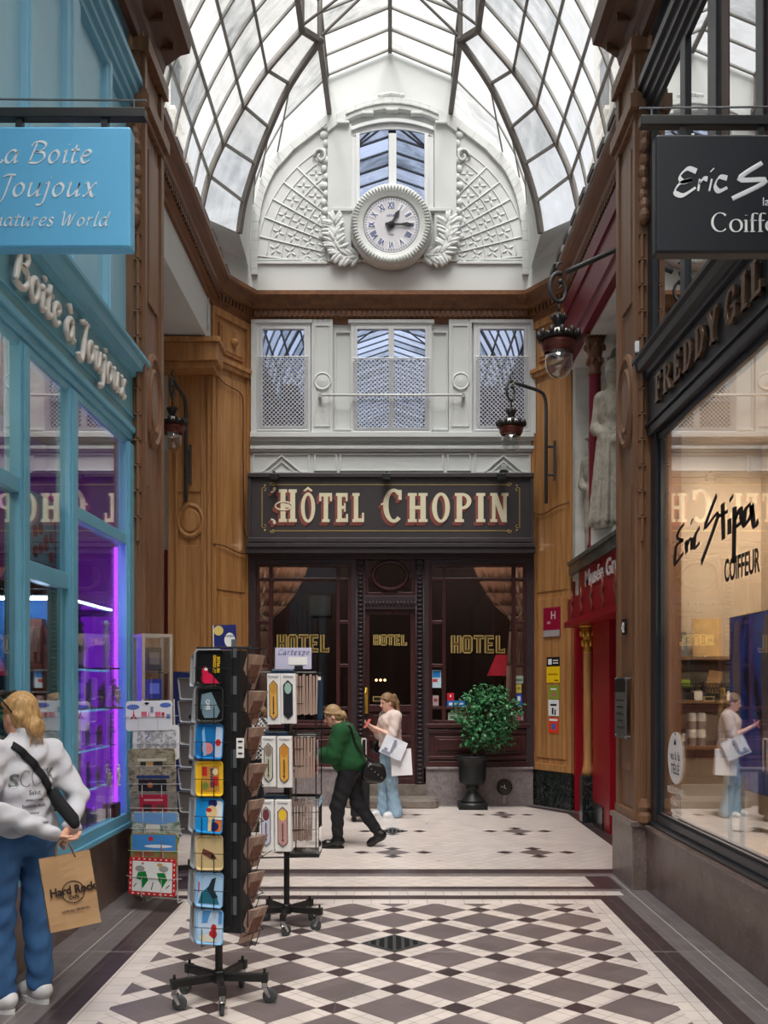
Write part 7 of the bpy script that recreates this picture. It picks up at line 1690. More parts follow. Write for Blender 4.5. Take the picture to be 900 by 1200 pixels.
for u0, u1, v0, v1, c0, lb_ in ((372, 377, 792, 843, (24, 52, 78), 'dark blue slim booklet at the right end of the top wooden bundle'), (367, 372, 868, 908, (190, 170, 172), 'pale booklet with a blue square at the right end of the middle bundle')):
    f = thing('booklet', lb_, 'booklet', W(u0, v1, 6.98)); m = MB(); m.pbox(u0, u1, v0, v1, 6.98, .12); m.build('cover', pal(c0), f)
    if v0 > 850: m = MB(); m.pbox(u0 + .5, u1 - .5, v0 + 2, v0 + 16, 6.978, .002); m.build('blue_square', pal((40, 80, 170)), f); m = MB(); m.pbox(u0 + .5, u1 - .5, v0 + 22, v0 + 36, 6.978, .002); m.build('red_print', pal((170, 60, 70)), f)
    else: m = MB(); m.pbox(u0 + .5, u1 - 1, v0 + 1, v0 + 5, 6.978, .002); m.build('white_print', wh, f)
for u, v, lb_ in ((323, 860, 'dark blue plastic wrap on top of the middle boxed thermometers'), (330, 787, 'dark blue plastic wrap on top of the top boxed thermometers'), (322, 934, 'dark blue plastic wrap on top of the lowest boxed thermometers')):
    f = thing('spare_box', lb_, 'packet', W(u, v + 3, 6.92)); m = MB(); m.pbox(u - 13, u + 15, v - 3, v + 3, 6.9, .14); m.build('wrap', plain('navy_wrap', (26, 44, 62), .25, var=.5, vs=30), f, bevel=.01)
f = thing('card_holder', 'clear plastic card box at the foot of the lowest wooden bundle', 'holder', (cx2 + .12, cy2 - .1, .53)); m = MB(); m.box(cx2 + .04, cx2 + .245, cy2 - .16, cy2 - .155, .56, .95); m.box(cx2 + .24, cx2 + .245, cy2 - .16, cy2 + .12, .56, .95); m.build('clear_wall', plastic_clear, f); m = MB(); m.box(cx2 + .04, cx2 + .245, cy2 - .16, cy2 + .12, .535, .56); m.build('base', black_m, f)
f = thing('brand_card', 'lilac header card reading Cartexpo on top of the thermometer rack', 'card', W(344, 785, 6.95)); D = 6.95; m = MB(); m.pbox(322.5, 365, 759, 784, D, .006); m.build('card', plain('lilac_card', (196, 194, 220), .5, var=.04), f); m = MB(); m.pbox(338, 360, 770, 779, D - .002, .003); m.build('white_box', wh, f)
m = MB(); st, wd = strokes('Cartexpo', 0, .2, .35); sc = 38 * D / F / wd; nib(m, st, sc, BASIS(W(325.5, 767, D - .001), (1, 0, 0), (0, 0, 1), (0, -1, 0)), .2, 40, .002); m.build('lettering', pal((66, 66, 130)), f)
m = MB(); m.pbox(345, 355, 780, 785, D - .01, .004); m.build('clip', black_m, f)
# hidden third spinner with tray backs
cx4, cy4 = -1.66, 8.75; rd_ = thing('spinner_rack', 'far spinner rack of bare grey trays behind the nearest rack', 'display rack', (cx4, cy4, 0)); star_base(rd_, cx4, cy4, math.radians(200), .27, .135, .5)
m = MB(); m.box(cx4 - .07, cx4 + .07, cy4 - .07, cy4 + .07, .42, 1.85); m.build('core_panel', black_m, rd_); m = MB()
for z in (.5, 1.86): m.tube([(cx4 - .16, cy4 - .16, z), (cx4 + .16, cy4 - .16, z), (cx4 + .16, cy4 + .16, z), (cx4 - .16, cy4 + .16, z)], .005, 5, closed=True)
m.build('wire_frame', black_m, rd_)
for i in range(7): tray((cx4 - .12, cy4 - .09, 1.72 - .2 * i), (-.5, -1), .2, .2, tin, plain('grey_tray_floor', (132, 130, 128), .4, var=.12, vs=5), ('topmost', 'second', 'third', 'fourth', 'fifth', 'sixth', 'lowest')[i] + ' bare grey tray on the left of the far spinner rack', [('dark_print', pal((60, 58, 58)), 'e', (.1, -.25, .1, .1))] if i % 2 else [], lean=-.18)

# ------------------------------------------------------------------ metal picture signs on the wire stand by the blue shop
PL = Vector((-1.855, 7.72, 0)); pn_ = Vector((-.30, -1, 0)).normalized()
st_ = thing('wire_stand', 'white wire stand of metal picture signs against the blue shop plinth', 'display rack', (PL.x, PL.y, 0)); m = MB(); T0 = face_T((PL.x, PL.y, 0), pn_)
for x in (-.14, .14): m.tube([(x, .02, -.12), (x, 1.64, -.06)], .006, 6, T=T0)
for z in np.linspace(.1, 1.6, 9): m.tube([(-.14, z, -.11 + z * .03), (.14, z, -.11 + z * .03)], .004, 5, T=T0)
m.build('wire_frame', plain('white_wire', (206, 206, 204), .4), st_)
m = MB(); m.tube([(-.14, .02, -.12), (-.14, .02, -.24), (.14, .02, -.24), (.14, .02, -.12)], .006, 6, T=T0); m.build('foot', plain('white_wire', (206, 206, 204), .4), st_)
def scene_mat(name, cols, sc=14, st=(1, 1, 2)):
    t = NT(name); v = t.obj(st); n_ = t.noise(v, sc, 5, .7, .4); c_ = t.ramp(n_, [(.3 + .4 * i / (len(cols) - 1), lin(c)) for i, c in enumerate(cols)]); t.bsdf(c_, .25, 0, .5); return t.m
sg_l = [
 (1.51, .235, wh, 'white metal sign with red tower and blue clouds, topmost on the wire stand', [('blue_cloud', pal((96, 124, 196)), 'e', (-.34, .3, .14, .09)), ('blue_cloud', pal((96, 124, 196)), 'e', (.36, .34, .12, .08)), ('red_tower', pal((206, 40, 60)), 'p', [(-.40, -.1), (-.34, .04), (-.325, .28), (-.31, .04), (-.25, -.1), (-.29, -.1), (-.325, -.02), (-.36, -.1)]), ('pink_house', pal((222, 110, 130)), 'r', (-.16, -.04, -.04, .14)), ('pink_house', pal((222, 110, 130)), 'r', (.14, .26, -.06, .12)), ('red_house', pal((190, 50, 70)), 'r', (.28, .34, -.06, .1)), ('grey_house', pal((150, 150, 166)), 'r', (.04, .1, .1, .3)), ('blue_house', pal((120, 140, 190)), 'r', (.38, .46, -.1, .04)), ('black_mark', dkb, 'p', [(-.1, .42), (-.04, .46), (.02, .42), (-.04, .36)]), ('pink_house', pal((222, 110, 130)), 'r', (-.0, .02, -.02, .1))]),
 (1.30, .27, wh, 'white metal sign covered with black line drawings, second on the wire stand', [('line_drawing', scene_mat('line_drawing', [(236, 234, 230), (232, 230, 226), (150, 148, 146), (232, 230, 228)], 30, (1, 1, 1)), 'r', (-.4, .44, -.44, .36)), ('blue_curve', pal((90, 96, 170)), 'p', [(-.2, .1), (-.14, .2), (-.12, .34), (-.16, .22), (-.22, .12)])]),
 (1.125, .26, scene_mat('khaki_cafe', [(60, 52, 40), (128, 116, 92), (176, 166, 140), (90, 84, 60)]), 'khaki metal sign of a lit café front, third on the wire stand', [('awning', pal((206, 200, 180)), 'r', (-.3, .32, .12, .2)), ('lit_window', pal((190, 140, 70)), 'r', (-.1, .02, -.1, .1)), ('dark_door', pal((50, 44, 36)), 'r', (-.24, -.12, -.3, .1)), ('dark_door', pal((50, 44, 36)), 'r', (.04, .24, -.3, .1))]),
 (.985, .26, scene_mat('brown_cafe', [(40, 40, 52), (120, 108, 92), (170, 160, 140), (60, 64, 80)]), 'grey-brown metal sign of a café with a dark blue awning, fourth on the wire stand', [('blue_awning', pal((40, 60, 110)), 'r', (-.34, .36, .14, .24)), ('dark_front', pal((40, 36, 40)), 'r', (-.3, .3, -.3, .12)), ('lamp_glow', pal((190, 110, 60)), 'e', (-.05, -.05, .06, .08))]),
 (.80, .25, scene_mat('grey_street', [(90, 84, 80), (140, 132, 124), (60, 54, 54)]), 'metal sign of a crimson shopfront, fifth on the wire stand', [('crimson_front', pal((168, 34, 60)), 'r', (-.3, .3, -.44, .4)), ('dark_window', pal((70, 40, 46)), 'r', (-.22, -.04, -.44, .1)), ('dark_window', pal((110, 60, 60)), 'r', (.04, .24, -.44, .1)), ('pale_word', pal((206, 150, 150)), 'r', (-.2, .2, .2, .26))]),
 (.645, .25, scene_mat('town_view', [(60, 70, 60), (120, 140, 120), (196, 196, 190), (90, 120, 80)]), 'metal sign of a town under blue sky, sixth on the wire stand', [('blue_sky', pal((110, 154, 206)), 'p', [(-.46, .46), (.46, .46), (.46, .2), (.1, .1), (-.46, .18)]), ('white_houses', pal((214, 210, 200)), 'r', (-.2, .1, -.14, .1))]),
 (.475, .26, scene_mat('river_view', [(70, 110, 60), (120, 150, 90), (170, 120, 80), (90, 130, 90)]), 'metal sign of a tower under a bright blue sky, seventh on the wire stand', [('blue_sky', pal((70, 138, 204)), 'r', (-.46, .46, .0, .46)), ('white_cloud', pal((226, 232, 240)), 'e', (.1, .12, .3, .05)), ('red_tower', pal((150, 84, 70)), 'p', [(.08, -.3), (.14, -.1), (.16, .36), (.18, -.1), (.24, -.3)]), ('roof_line', pal((160, 90, 70)), 'r', (-.4, -.0, -.16, -.06)), ('red_crest', rd, 'e', (-.06, .34, .05, .07))]),
 (.275, .29, rd, 'white metal sign with red dotted border and green leaf shapes, lowest on the wire stand', [('white_field', wh, 'r', (-.42, .42, -.40, .40)), ('green_shape', pal((20, 130, 60)), 'p', [(-.3, .1), (-.14, .14), (-.08, -.1), (-.2, -.32), (-.24, -.1), (-.34, -.06)]), ('green_shape', pal((20, 130, 60)), 'p', [(.1, .1), (.26, .12), (.32, -.06), (.22, -.28), (.14, -.08)]), ('grey_shape', pal((160, 158, 156)), 'e', (-.26, .2, .1, .08)), ('grey_shape', pal((160, 158, 156)), 'e', (.24, .22, .1, .08)), ('tan_shape', pal((206, 170, 110)), 'e', (.16, .32, .06, .05)), ('thin_stroke', pal((90, 90, 90)), 'p', [(-.02, -.34), (.0, -.34), (.04, -.14), (.02, -.14)]), ('thin_stroke', pal((90, 90, 90)), 'p', [(.3, -.3), (.38, -.2), (.37, -.18), (.29, -.28)]), ('thin_stroke', pal((90, 90, 90)), 'p', [(-.38, -.3), (-.32, -.2), (-.33, -.18), (-.39, -.28)]), ('pink_shape', pi_, 'e', (-.2, .34, .03, .03))])]
for i, (z, h, base_m, lb_, shp) in enumerate(sg_l):
    o = thing('metal_sign', lb_, 'sign', (PL.x, PL.y, z - h / 2)); w = .41; c = Vector((PL.x + .0067 * (-6, 4, 1, 4, 7, 11, 11, 11)[i], PL.y, z)) + pn_ * (.024 * i); T = face_T(c, pn_, .05, .03 if i < 7 else .0); m = MB(); P = rrect(w, h, .025); m.prism(P, (0, 0, 0), (1, 0, 0), (0, 1, 0), (0, 0, .005), T=T); m.build('plate', base_m, o, bevel=.002)
    for j, (nm, mt, kind, a) in enumerate(shp):
        m = MB(); zz_ = .0052 + .0003 * j
        if kind == 'e': m.lathe([(0, 0), (1, 0), (1, .0008), (0, .0008)], 18, T=T @ Matrix.Translation((a[0] * w, a[1] * h, zz_)) @ Matrix.Diagonal((a[2] * w, a[3] * h, 1, 1)))
        elif kind == 'r': m.box(a[0] * w, a[1] * w, a[2] * h, a[3] * h, zz_, zz_ + .0008, T=T)
        else: m.prism([(p[0] * w, p[1] * h) for p in a], (0, 0, zz_), (1, 0, 0), (0, 1, 0), (0, 0, .0008), T=T)
        m.build(nm, mt, o)
    if i == 7:
        m = MB()
        for q in range(8):
            for s1 in (-.455, .455): m.box((-.42 + q * .115) * w, (-.38 + q * .115) * w, s1 * h - .004, s1 * h + .004, .0055, .0065, T=T)
        for q in range(6):
            for s1 in (-.46, .46): m.box(s1 * w - .004, s1 * w + .004, (-.36 + q * .135) * h, (-.3 + q * .135) * h, .0055, .0065, T=T)
        m.build('border_dots', wh, o)
    m = MB(); wire_pocket(m, T, w * .95, h, .012); o2 = m.build('wire_pocket', plain('white_wire', (206, 206, 204), .4), st_)

# tall glass vitrine and blue panel behind
vx, vy = -1.965, 8.12; f = thing('glass_vitrine', 'narrow aluminium-framed glass vitrine in front of the left brown pier', 'vitrine', (vx, vy, 0)); T = TM((vx, vy, 0), 0, 0, .55); w, d, H_ = .115, .115, 2.17
m = MB()
for x in (-w, w):
    for y in (-d, d): m.box(x - .012, x + .012, y - .012, y + .012, 0, H_, T=T)
for z in (0, .55, H_ - .025): 
    for q in (-1, 1): m.box(-w, w, q * d - .012, q * d + .012, z, z + .025, T=T); m.box(q * w - .012, q * w + .012, -d, d, z, z + .025, T=T)
m.build('frame', alu, f); m = MB(); m.box(-w, w, -d, d, 0, .56, T=T); m.build('cabinet_base', alu, f)
m = MB()
for q in (-1, 1): m.box(-w, w, q * d - .002, q * d + .002, .57, H_ - .02, T=T); m.box(q * w - .002, q * w + .002, -d, d, .57, H_ - .02, T=T)
m.build('pane', glass('vitrine_glass', 1.4, .04), f)
for z in (.95, 1.35, 1.62, 1.85): m = MB(); m.box(-w + .01, w - .01, -d + .01, d - .01, z, z + .008, T=T); m.build('shelf', glass_shelf, f)
for z, h, c0, lb_ in ((1.63, .17, (44, 60, 170), 'blue boxed souvenir on the vitrine shelf'), (1.86, .2, (40, 38, 40), 'black framed souvenir above the blue box in the vitrine'), (1.36, .18, (120, 150, 160), 'grey-blue souvenir low in the vitrine')):
    g_ = thing('souvenir_box', lb_, 'box', (vx, vy, z)); m = MB(); m.box(-.07, .05, -.08, -.03, z + .008, z + h, T=T); m.build('carton', pal(c0), g_); m = MB(); m.box(-.05, .03, -.083, -.08, z + h * .3, z + h * .8, T=T); m.build('print', pal(tuple(min(255, x + 70) for x in c0)), g_)
f = thing('blue_notice_board', 'dark blue standing board with fine white lines behind the far rack', 'board', (-2.6, 12.6, 0)); m = MB(); m.box(X(203, 12.6), X(246, 12.6), 12.6, 12.63, .15, Z(787, 12.6)); m.build('board', pal((30, 42, 96)), f)
m = MB()
for q in range(16): m.box(X(209, 12.6), X(226 + 4 * (q % 3), 12.6), 12.597, 12.6, 1.66 - q * .075, 1.67 - q * .075)
m.build('writing', pal((120, 130, 170)), f); m = MB(); m.box(X(205, 12.6), X(244, 12.6), 12.5, 12.73, 0, .15); m.build('foot', black_m, f)

# ------------------------------------------------------------------ potted tree
ux, uy = X(553.5, 13.95), 13.95; f = thing('potted_tree', 'leafy green ficus in a fluted black urn beside the hotel door', 'plant', (ux, uy, 0))
m = MB(); m.box(ux - .2, ux + .2, uy - .2, uy + .2, 0, .09); m.lathe([(.17, .09), (.16, .12), (.09, .2), (.07, .27), (.10, .30), (.08, .32), (.15, .36)], 28, (ux, uy, 0)); m.lathe([(.10, .33), (.17, .36), (.185, .42), (.19, .6), (.20, .68), (.25, .72), (.26, .745), (.24, .755), (.22, .72), (.0, .70)], 40, (ux, uy, 0), mod=lambda a, z: 1 + (.035 * math.cos(a * 20) if .37 < z < .69 else 0))
m.build('urn', urn_m, f, smooth=True, bevel=.0)
m = MB(); tp = [Vector((ux, uy, .7)), Vector((ux + .03, uy, .85)), Vector((ux + .09, uy - .02, 1.0)), Vector((ux + .13, uy, 1.25)), Vector((ux + .16, uy, 1.6))]
m.tube(crom(tp, 5), .022, 8); Rp = random.Random(11); fc_ = Vector((X(571, 13.95), uy - .05, Z(842, 13.95)))
tips = []
for k in range(26):
    b = crom(tp, 5)[Rp.randint(7, 19)]; a, e_ = Rp.uniform(0, 6.28), Rp.uniform(-.5, 1.2); t_ = fc_ + Vector((.36 * math.cos(a) * math.cos(e_), .30 * math.sin(a) * math.cos(e_), .42 * math.sin(e_))) * Rp.uniform(.6, 1.0); m.tube([b, b.lerp(t_, .5) + Vector((0, 0, .04)), t_], [.008, .006, .003], 5); tips.append((b, t_))
m.build('trunk', bark, f, smooth=True)
m = MB()
for k in range(1500):
    b, t_ = tips[Rp.randint(0, len(tips) - 1)]
    while True:
        q = Vector((Rp.uniform(-1, 1), Rp.uniform(-1, 1), Rp.uniform(-1, 1)))
        if .35 < q.length < 1: break
    p = fc_ + Vector((q.x * .47 * (1 + .15 * math.sin(5 * q.z)), q.y * .34, q.z * .53)) if k % 3 else b.lerp(t_, Rp.uniform(.5, 1.15)) + q * .06
    if q.z < -.6 and Rp.random() < .35: continue
    T = TM(tuple(p), Rp.uniform(-1.0, .6), Rp.uniform(-.8, .8), Rp.uniform(0, 6.28)); L = Rp.uniform(.05, .085); w = L * .38
    m.add([(0, 0, 0), (w, L * .4, -.008), (0, L, -.03), (-w, L * .4, -.008), (0, L * .45, .006)], [(0, 1, 4), (1, 2, 4), (2, 3, 4), (3, 0, 4)], 0, T)
lf = m.build('foliage', leaf_m, f)
# ------------------------------------------------------------------ people
V = lambda *a: np.array(a, float)
def hand_sdf(s, wr, dr, nrm, side, curl=.6, scale=1.0, r=.0085):
    # palm from the wrist along dr, palm facing nrm; four unequal bent fingers and a thumb off the side
    dr = dr / np.linalg.norm(dr); nrm = nrm - dr * nrm.dot(dr); nrm = nrm / np.linalg.norm(nrm); sd = np.cross(dr, nrm) * side
    p = wr + dr * .045 * scale
    for q in (-.024, -.008, .008, .024): s.cap(wr + dr * .015, wr + (dr * .082 + sd * q) * scale, .017, .0125, k=.012)
    for q, L in ((-.027, .058), (-.009, .072), (.009, .076), (.027, .066)):
        a = wr + (dr * .085 + sd * q) * scale; d1 = dr * math.cos(curl * .6) + nrm * math.sin(curl * .6); d2 = dr * math.cos(curl * 1.5) + nrm * math.sin(curl * 1.5)
        b = a + d1 * L * .52 * scale; c = b + d2 * L * .48 * scale
        s.cap(a, b, r * 1.05, r, k=.004); s.cap(b, c, r, r * .85, k=.004)
    t0 = wr + (dr * .03 + sd * .026) * scale; t1 = t0 + (dr * .026 + sd * .024 + nrm * .012) * scale; t2 = t1 + (dr * .03 + sd * .004 + nrm * .014) * scale
    s.cap(t0, t1, r * 1.35, r * 1.15, k=.008); s.cap(t1, t2, r * 1.1, r * .9, k=.003)
def person(name_label, cat, loc, rz, P, mats, h=.008, hem=.84, sleeve=1.0, scale=1.0, group=None):
    """local frame: facing -y, the person's left is +x. P holds joints; mats: skin, top, legs, shoes, hair"""
    o = thing('person', name_label, cat, (loc[0], loc[1], 0), rz, local=True)
    lo, hi = (-.62, -.62, -.03), (.62, .72, 1.78)
    J = {k: (V(*v) if not isinstance(v, (int, float, str)) else v) for k, v in P.items()}
    hd, nk, ch, pv = J['head'], J['neck'], J['chest'], J['pelvis']
    yaw, pit = P.get('yaw', 0), P.get('pitch', 0); HM = Euler((pit, 0, yaw)).to_matrix(); hv = lambda *a: hd + np.array(HM @ Vector(a))
    HM4 = HM.to_4x4()
    def arms(s, e, sl=1.0, skin_=False):
        for q in ('L', 'R'):
            sh, el, wr = J['sh' + q], J['el' + q], J['wr' + q]
            if skin_: s.chain([sh, el, wr], [.042, .036, .024], k=.02)
            else:
                w2 = el + (wr - el) * min(1, max(0, (sl - .5) * 2)); e2 = sh + (el - sh) * min(1, sl * 2)
                s.cap(sh, e2, .052 + e, .041 + e, k=.04)
                if sl > .5: s.cap(e2, w2, .041 + e, .031 + e * .8, k=.012)
    # body: one continuous skin
    s = SDF(lo, hi, h)
    s.ell(hv(0, .008, .025), (.071, .088, .092), HM4, k=.02).ell(hv(0, -.022, -.045), (.052, .06, .062), HM4, k=.03).ell(hv(0, -.055, -.082), (.022, .02, .018), HM4, k=.02)
    s.cap(hv(0, -.082, .012), hv(0, -.098, -.02), .008, .012, k=.012)                      # nose
    s.ell(hv(0, -.078, -.052), (.02, .012, .007), HM4, k=.006)                              # lips
    for q in (-1, 1): s.ell(hv(q * .03, -.079, .01), (.016, .01, .008), HM4, k=.012, cut=True); s.ell(hv(q * .072, .01, -.01), (.009, .02, .03), HM4, k=.008)
    s.cap(nk + (hd - nk) * -.2, nk + (hd - nk) * .8, .056, .05, k=.03)
    s.cap(J['shL'], J['shR'], .05, .05, k=.04); s.ell(ch, (.14, .1, .15), k=.06); s.ell((ch + pv) / 2, (.115, .09, .14), k=.06); s.ell(pv, (.15, .105, .12), k=.06)
    arms(s, 0, skin_=True)
    for q, sg in (('L', 1), ('R', -1)):
        s.chain([J['hip' + q], J['kn' + q], J['an' + q]], [.075, .05, .034], k=.04); s.cap(J['an' + q], J['toe' + q], .036, .026, k=.02)
        hand_sdf(s, J['wr' + q], J.get('hd' + q, J['wr' + q] - J['el' + q]), J.get('hn' + q, V(0, 0, -1)), P.get('hs' + q, sg), P.get('curl' + q, .7), P.get('hsc', 1.0))
    m = s.mesh(); body = m.build('body', [mats['skin'], eye_m, lip, nail_m], o, smooth=True)
    pts = [(hv(q * .03, -.079, .012), .0135, 1) for q in (-1, 1)] + [(hv(q * .013, -.086, -.052), .012, 2) for q in (-1, 1)]
    me = body.data
    for pl in me.polygons:
        c = np.array(pl.center)
        for p_, r_, mi in pts:
            if np.linalg.norm(c - p_) < r_: pl.material_index = mi
    # hair
    s = SDF(hd - .3, hd + .3, min(h, .0065))
    s.ell(hv(0, .022, .04), (.082, .094, .094), HM4, k=.01); s.ell(hv(0, .05, -.02), (.072, .062, .07), HM4, k=.03)
    s.ell(hv(0, -.10, -.03), (.064, .075, .085), HM4, k=.02, cut=True)
    st = P.get('hair', 'bun'); sp = P.get('swirl', 0)
    if st == 'bun':
        b = hv(*P.get('bun', (0, .12, -.05)))
        for i in range(9):
            a = i * 2.4; s.cap(b + np.array(HM @ Vector((.03 * math.cos(a), .012 * math.sin(i), .03 * math.sin(a)))), b + np.array(HM @ Vector((.034 * math.cos(a + 1.3), .015, .034 * math.sin(a + 1.3)))), .019, .015, k=.006)
        s.cap(hv(0, .085, -.01), b, .04, .03, k=.03)
        for q in (-.02, .0, .022): s.cap(b + V(q, .01, -.02), b + V(q * 1.8, .02, -.09), .009, .004, k=.01)
    elif st == 'tail':
        s.chain([hv(0, .09, .055), hv(0, .135, .05), hv(0, .15, -.04), hv(.005, .135, -.16), hv(.01, .125, -.21)], [.03, .03, .034, .024, .008], k=.02)
    for i in range(14):                                             # combed strands
        a = -1.3 + 2.6 * i / 13; s.cap(hv(.075 * math.sin(a), -.06 + .02 * abs(a), .085 - .02 * abs(a)), hv(.07 * math.sin(a), .085, .06 - .05 * abs(a)), .012, .016, k=.007)
    s.mesh().build('hair', mats['hair'], o, smooth=True)
    # top
    fold = lambda amp, f1, f2: (lambda x, y, z: amp * np.sin(f1 * z + 9 * x + 4 * np.sin(11 * y + 3 * x)) * np.cos(f2 * x + 7 * y + 5 * z))
    s = SDF(lo, hi, h); e = P.get('ease', .016)
    s.cap(J['shL'] + V(-.02, 0, -.012), J['shR'] + V(.02, 0, -.012), .056 + e * .6, .056 + e * .6, k=.05); s.ell(ch, (.155 + e * .6, .118 + e, .17), k=.07); s.ell(ch * .45 + pv * .55, (.14 + e * 1.3, .108 + e * 1.4, .19), k=.07); s.ell(pv + V(0, 0, .02), (.158 + e, .118 + e * 1.4, .13), k=.06)
    for bx in P.get('bust', ()): s.ell(ch + V(*bx), (.062, .055, .062), k=.05)
    s.cap(nk - V(0, 0, .03), nk + V(0, .004, .012 + P.get('collar', 0)), .068, .06, k=.035)
    n_ = V(*P.get('hemn', (0, 0, 1))); s.clip(lambda x, y, z: hem - (z + n_[0] * x + n_[1] * y))
    arms(s, e, sleeve); s.cap(nk + (hd - nk) * .25, hd, .05, .046, k=.006, cut=True)
    s.ripple(fold(P.get('amp', .004) * .5, 34, 15)); s.ripple(fold(P.get('amp', .004) * .7, 58, 31))
    top = s.mesh().build(P.get('topname', 'sweater'), mats['top'], o, smooth=True)
    # trousers
    s = SDF(lo, (hi[0], hi[1], 1.2), h); lr = P.get('leg', (.098, .072, .066)); s.ell(pv + V(0, .005, 0), (.162, .122, .12), k=.05); s.ell(pv + V(0, .045, -.03), (.13, .09, .09), k=.05)
    for q in ('L', 'R'):
        an = J['an' + q] + (J['kn' + q] - J['an' + q]) * P.get('crop' + q, .06); s.chain([J['hip' + q], J['kn' + q], an], lr, k=.035)
        if P.get('flare'): s.cap(J['kn' + q] * .35 + an * .65, an, lr[2] * .95, lr[2] * 1.18, k=.03)
    s.ripple(fold(.0055, 52, 24)); s.clip(lambda x, y, z: z - pv[2] - .1)
    tr_ = s.mesh().build('trousers', mats['legs'], o, smooth=True)
    # shoes
    for q in ('L', 'R'):
        a, t = J['an' + q], J['toe' + q]; d = t - a; d = d / np.linalg.norm(d); dz = V(0, 0, -1); s = SDF(np.minimum(a, t) - .14, np.maximum(a, t) + .14, min(h, .007)); hl = a - d * .035; base = min(a[2], t[2])
        bt = P.get('boot', 0)
        s.cap(hl + V(0, 0, -.02), a + V(0, 0, .0), .046, .05, k=.03).cap(a + V(0, 0, -.02), t + V(0, 0, .0), .048, .038, k=.03).cap(t - d * .03, t, .046, .036, k=.02)
        if bt: s.cap(a, a + (J['kn' + q] - a) * .32, .054, .052, k=.03)
        s.clip(lambda x, y, z: (P.get('sole' + q, -.0) - z) if P.get('flat' + q, 1) else -1 + 0 * z)
        s.mesh().build('boot' if bt else 'shoe', mats['shoes'], o, smooth=True)
        if P.get('flat' + q, 1):
            m = MB(); sl = P.get('sole' + q, 0); w = np.cross(d, V(0, 0, 1)); pts = []
            for i in range(20):
                an_ = 2 * PI * i / 20; c_, s_ = math.cos(an_), math.sin(an_); L_ = (np.linalg.norm(t - a) + .12) / 2; pm = (a + t) / 2 - d * .012; p_ = pm + d * L_ * c_ * 1.02 + w * .05 * s_ * (1 - .12 * abs(c_)); pts.append((p_[0], p_[1]))
            m.prism(pts, (0, 0, sl), (1, 0, 0), (0, 1, 0), (0, 0, .024)); m.build('sole', mats.get('sole', mats['shoes']), o)
    if scale != 1.0: o.scale = (scale,) * 3
    o['_s'] = scale; del o['_s']
    return o, J, hv
def stand(dx=.09):
    return dict(head=(0, -.015, 1.535), neck=(0, .015, 1.40), chest=(0, 0, 1.24), pelvis=(0, .01, .93), shL=(.165, .01, 1.345), shR=(-.165, .01, 1.345), elL=(.215, .03, 1.07), elR=(-.215, .03, 1.07), wrL=(.2, -.05, .85), wrR=(-.2, -.05, .85),
                hipL=(dx, 0, .87), hipR=(-dx, 0, .87), knL=(dx + .005, -.02, .48), knR=(-dx - .005, -.02, .48), anL=(dx, .03, .075), anR=(-dx, .03, .075), toeL=(dx + .03, -.12, .035), toeR=(-dx - .03, -.12, .035))
def wpt(loc, rz, sc, p):
    c, s = math.cos(rz), math.sin(rz); return Vector((loc[0] + sc * (c * p[0] - s * p[1]), loc[1] + sc * (s * p[0] + c * p[1]), sc * p[2]))
# --- woman in the white sweatshirt, seen from behind, hands clasped at her back
P = stand(.1); P.update(head=(0, -.03, 1.53), pitch=-.05, yaw=.25, shL=(.165, .02, 1.335), shR=(-.165, .02, 1.335), elL=(.262, .12, 1.085), elR=(-.262, .12, 1.085), wrL=(-.03, .265, .93), wrR=(-.155, .235, .955), hdL=(-.8, .25, -.35), hdR=(.7, .2, -.5), hnL=(0, .1, 1), hnR=(0, .6, -.6), curlL=.9, curlR=.8, hair='bun', bun=(.0, .125, -.055), ease=.016, amp=.012, collar=.02, topname='sweatshirt', leg=(.1, .076, .066), anL=(.11, .03, .08), anR=(-.10, .02, .08), toeL=(.15, -.12, .04), toeR=(-.10, -.14, .04), knL=(.115, -.015, .49), knR=(-.1, -.02, .49), cropL=.08, cropR=.08)
LW, LRZ, LS = (-2.015, 5.36), -2.28, 1.035
lw, J, hv = person('woman in white sweatshirt and blue jeans, hands clasped behind her back', 'person', LW, LRZ, P, dict(skin=skin, top=sweat_w, legs=denim, shoes=shoe_w, hair=hair_b), h=.0085, hem=.86, scale=LS)
for pl in [c for c in lw.children if c.name.startswith('body')][0].data.polygons:        # violet finger nails
    pass
m = MB()                                                        # sunglasses pushed up into the hair
g0 = [hv(q * .085, .06, .03) for q in (-1, 1)]
for q in (-1, 1): m.tube([hv(q * .082, .045, .02), hv(q * .086, -.03, .085), hv(q * .07, -.07, .105)], .005, 6)
m.tube([hv(-.07, -.07, .105), hv(0, -.08, .118), hv(.07, -.07, .105)], .006, 6)
for q in (-1, 1): m.ell(hv(q * .036, -.078, .112), (.032, .012, .02), 12, 6)
sgl = thing('sunglasses', 'black sunglasses pushed up on the blonde hair of the woman in white', 'sunglasses', (LW[0], LW[1], 0), LRZ, local=True); sgl.scale = (LS,) * 3; m.build('frame', black_l, sgl, smooth=True)
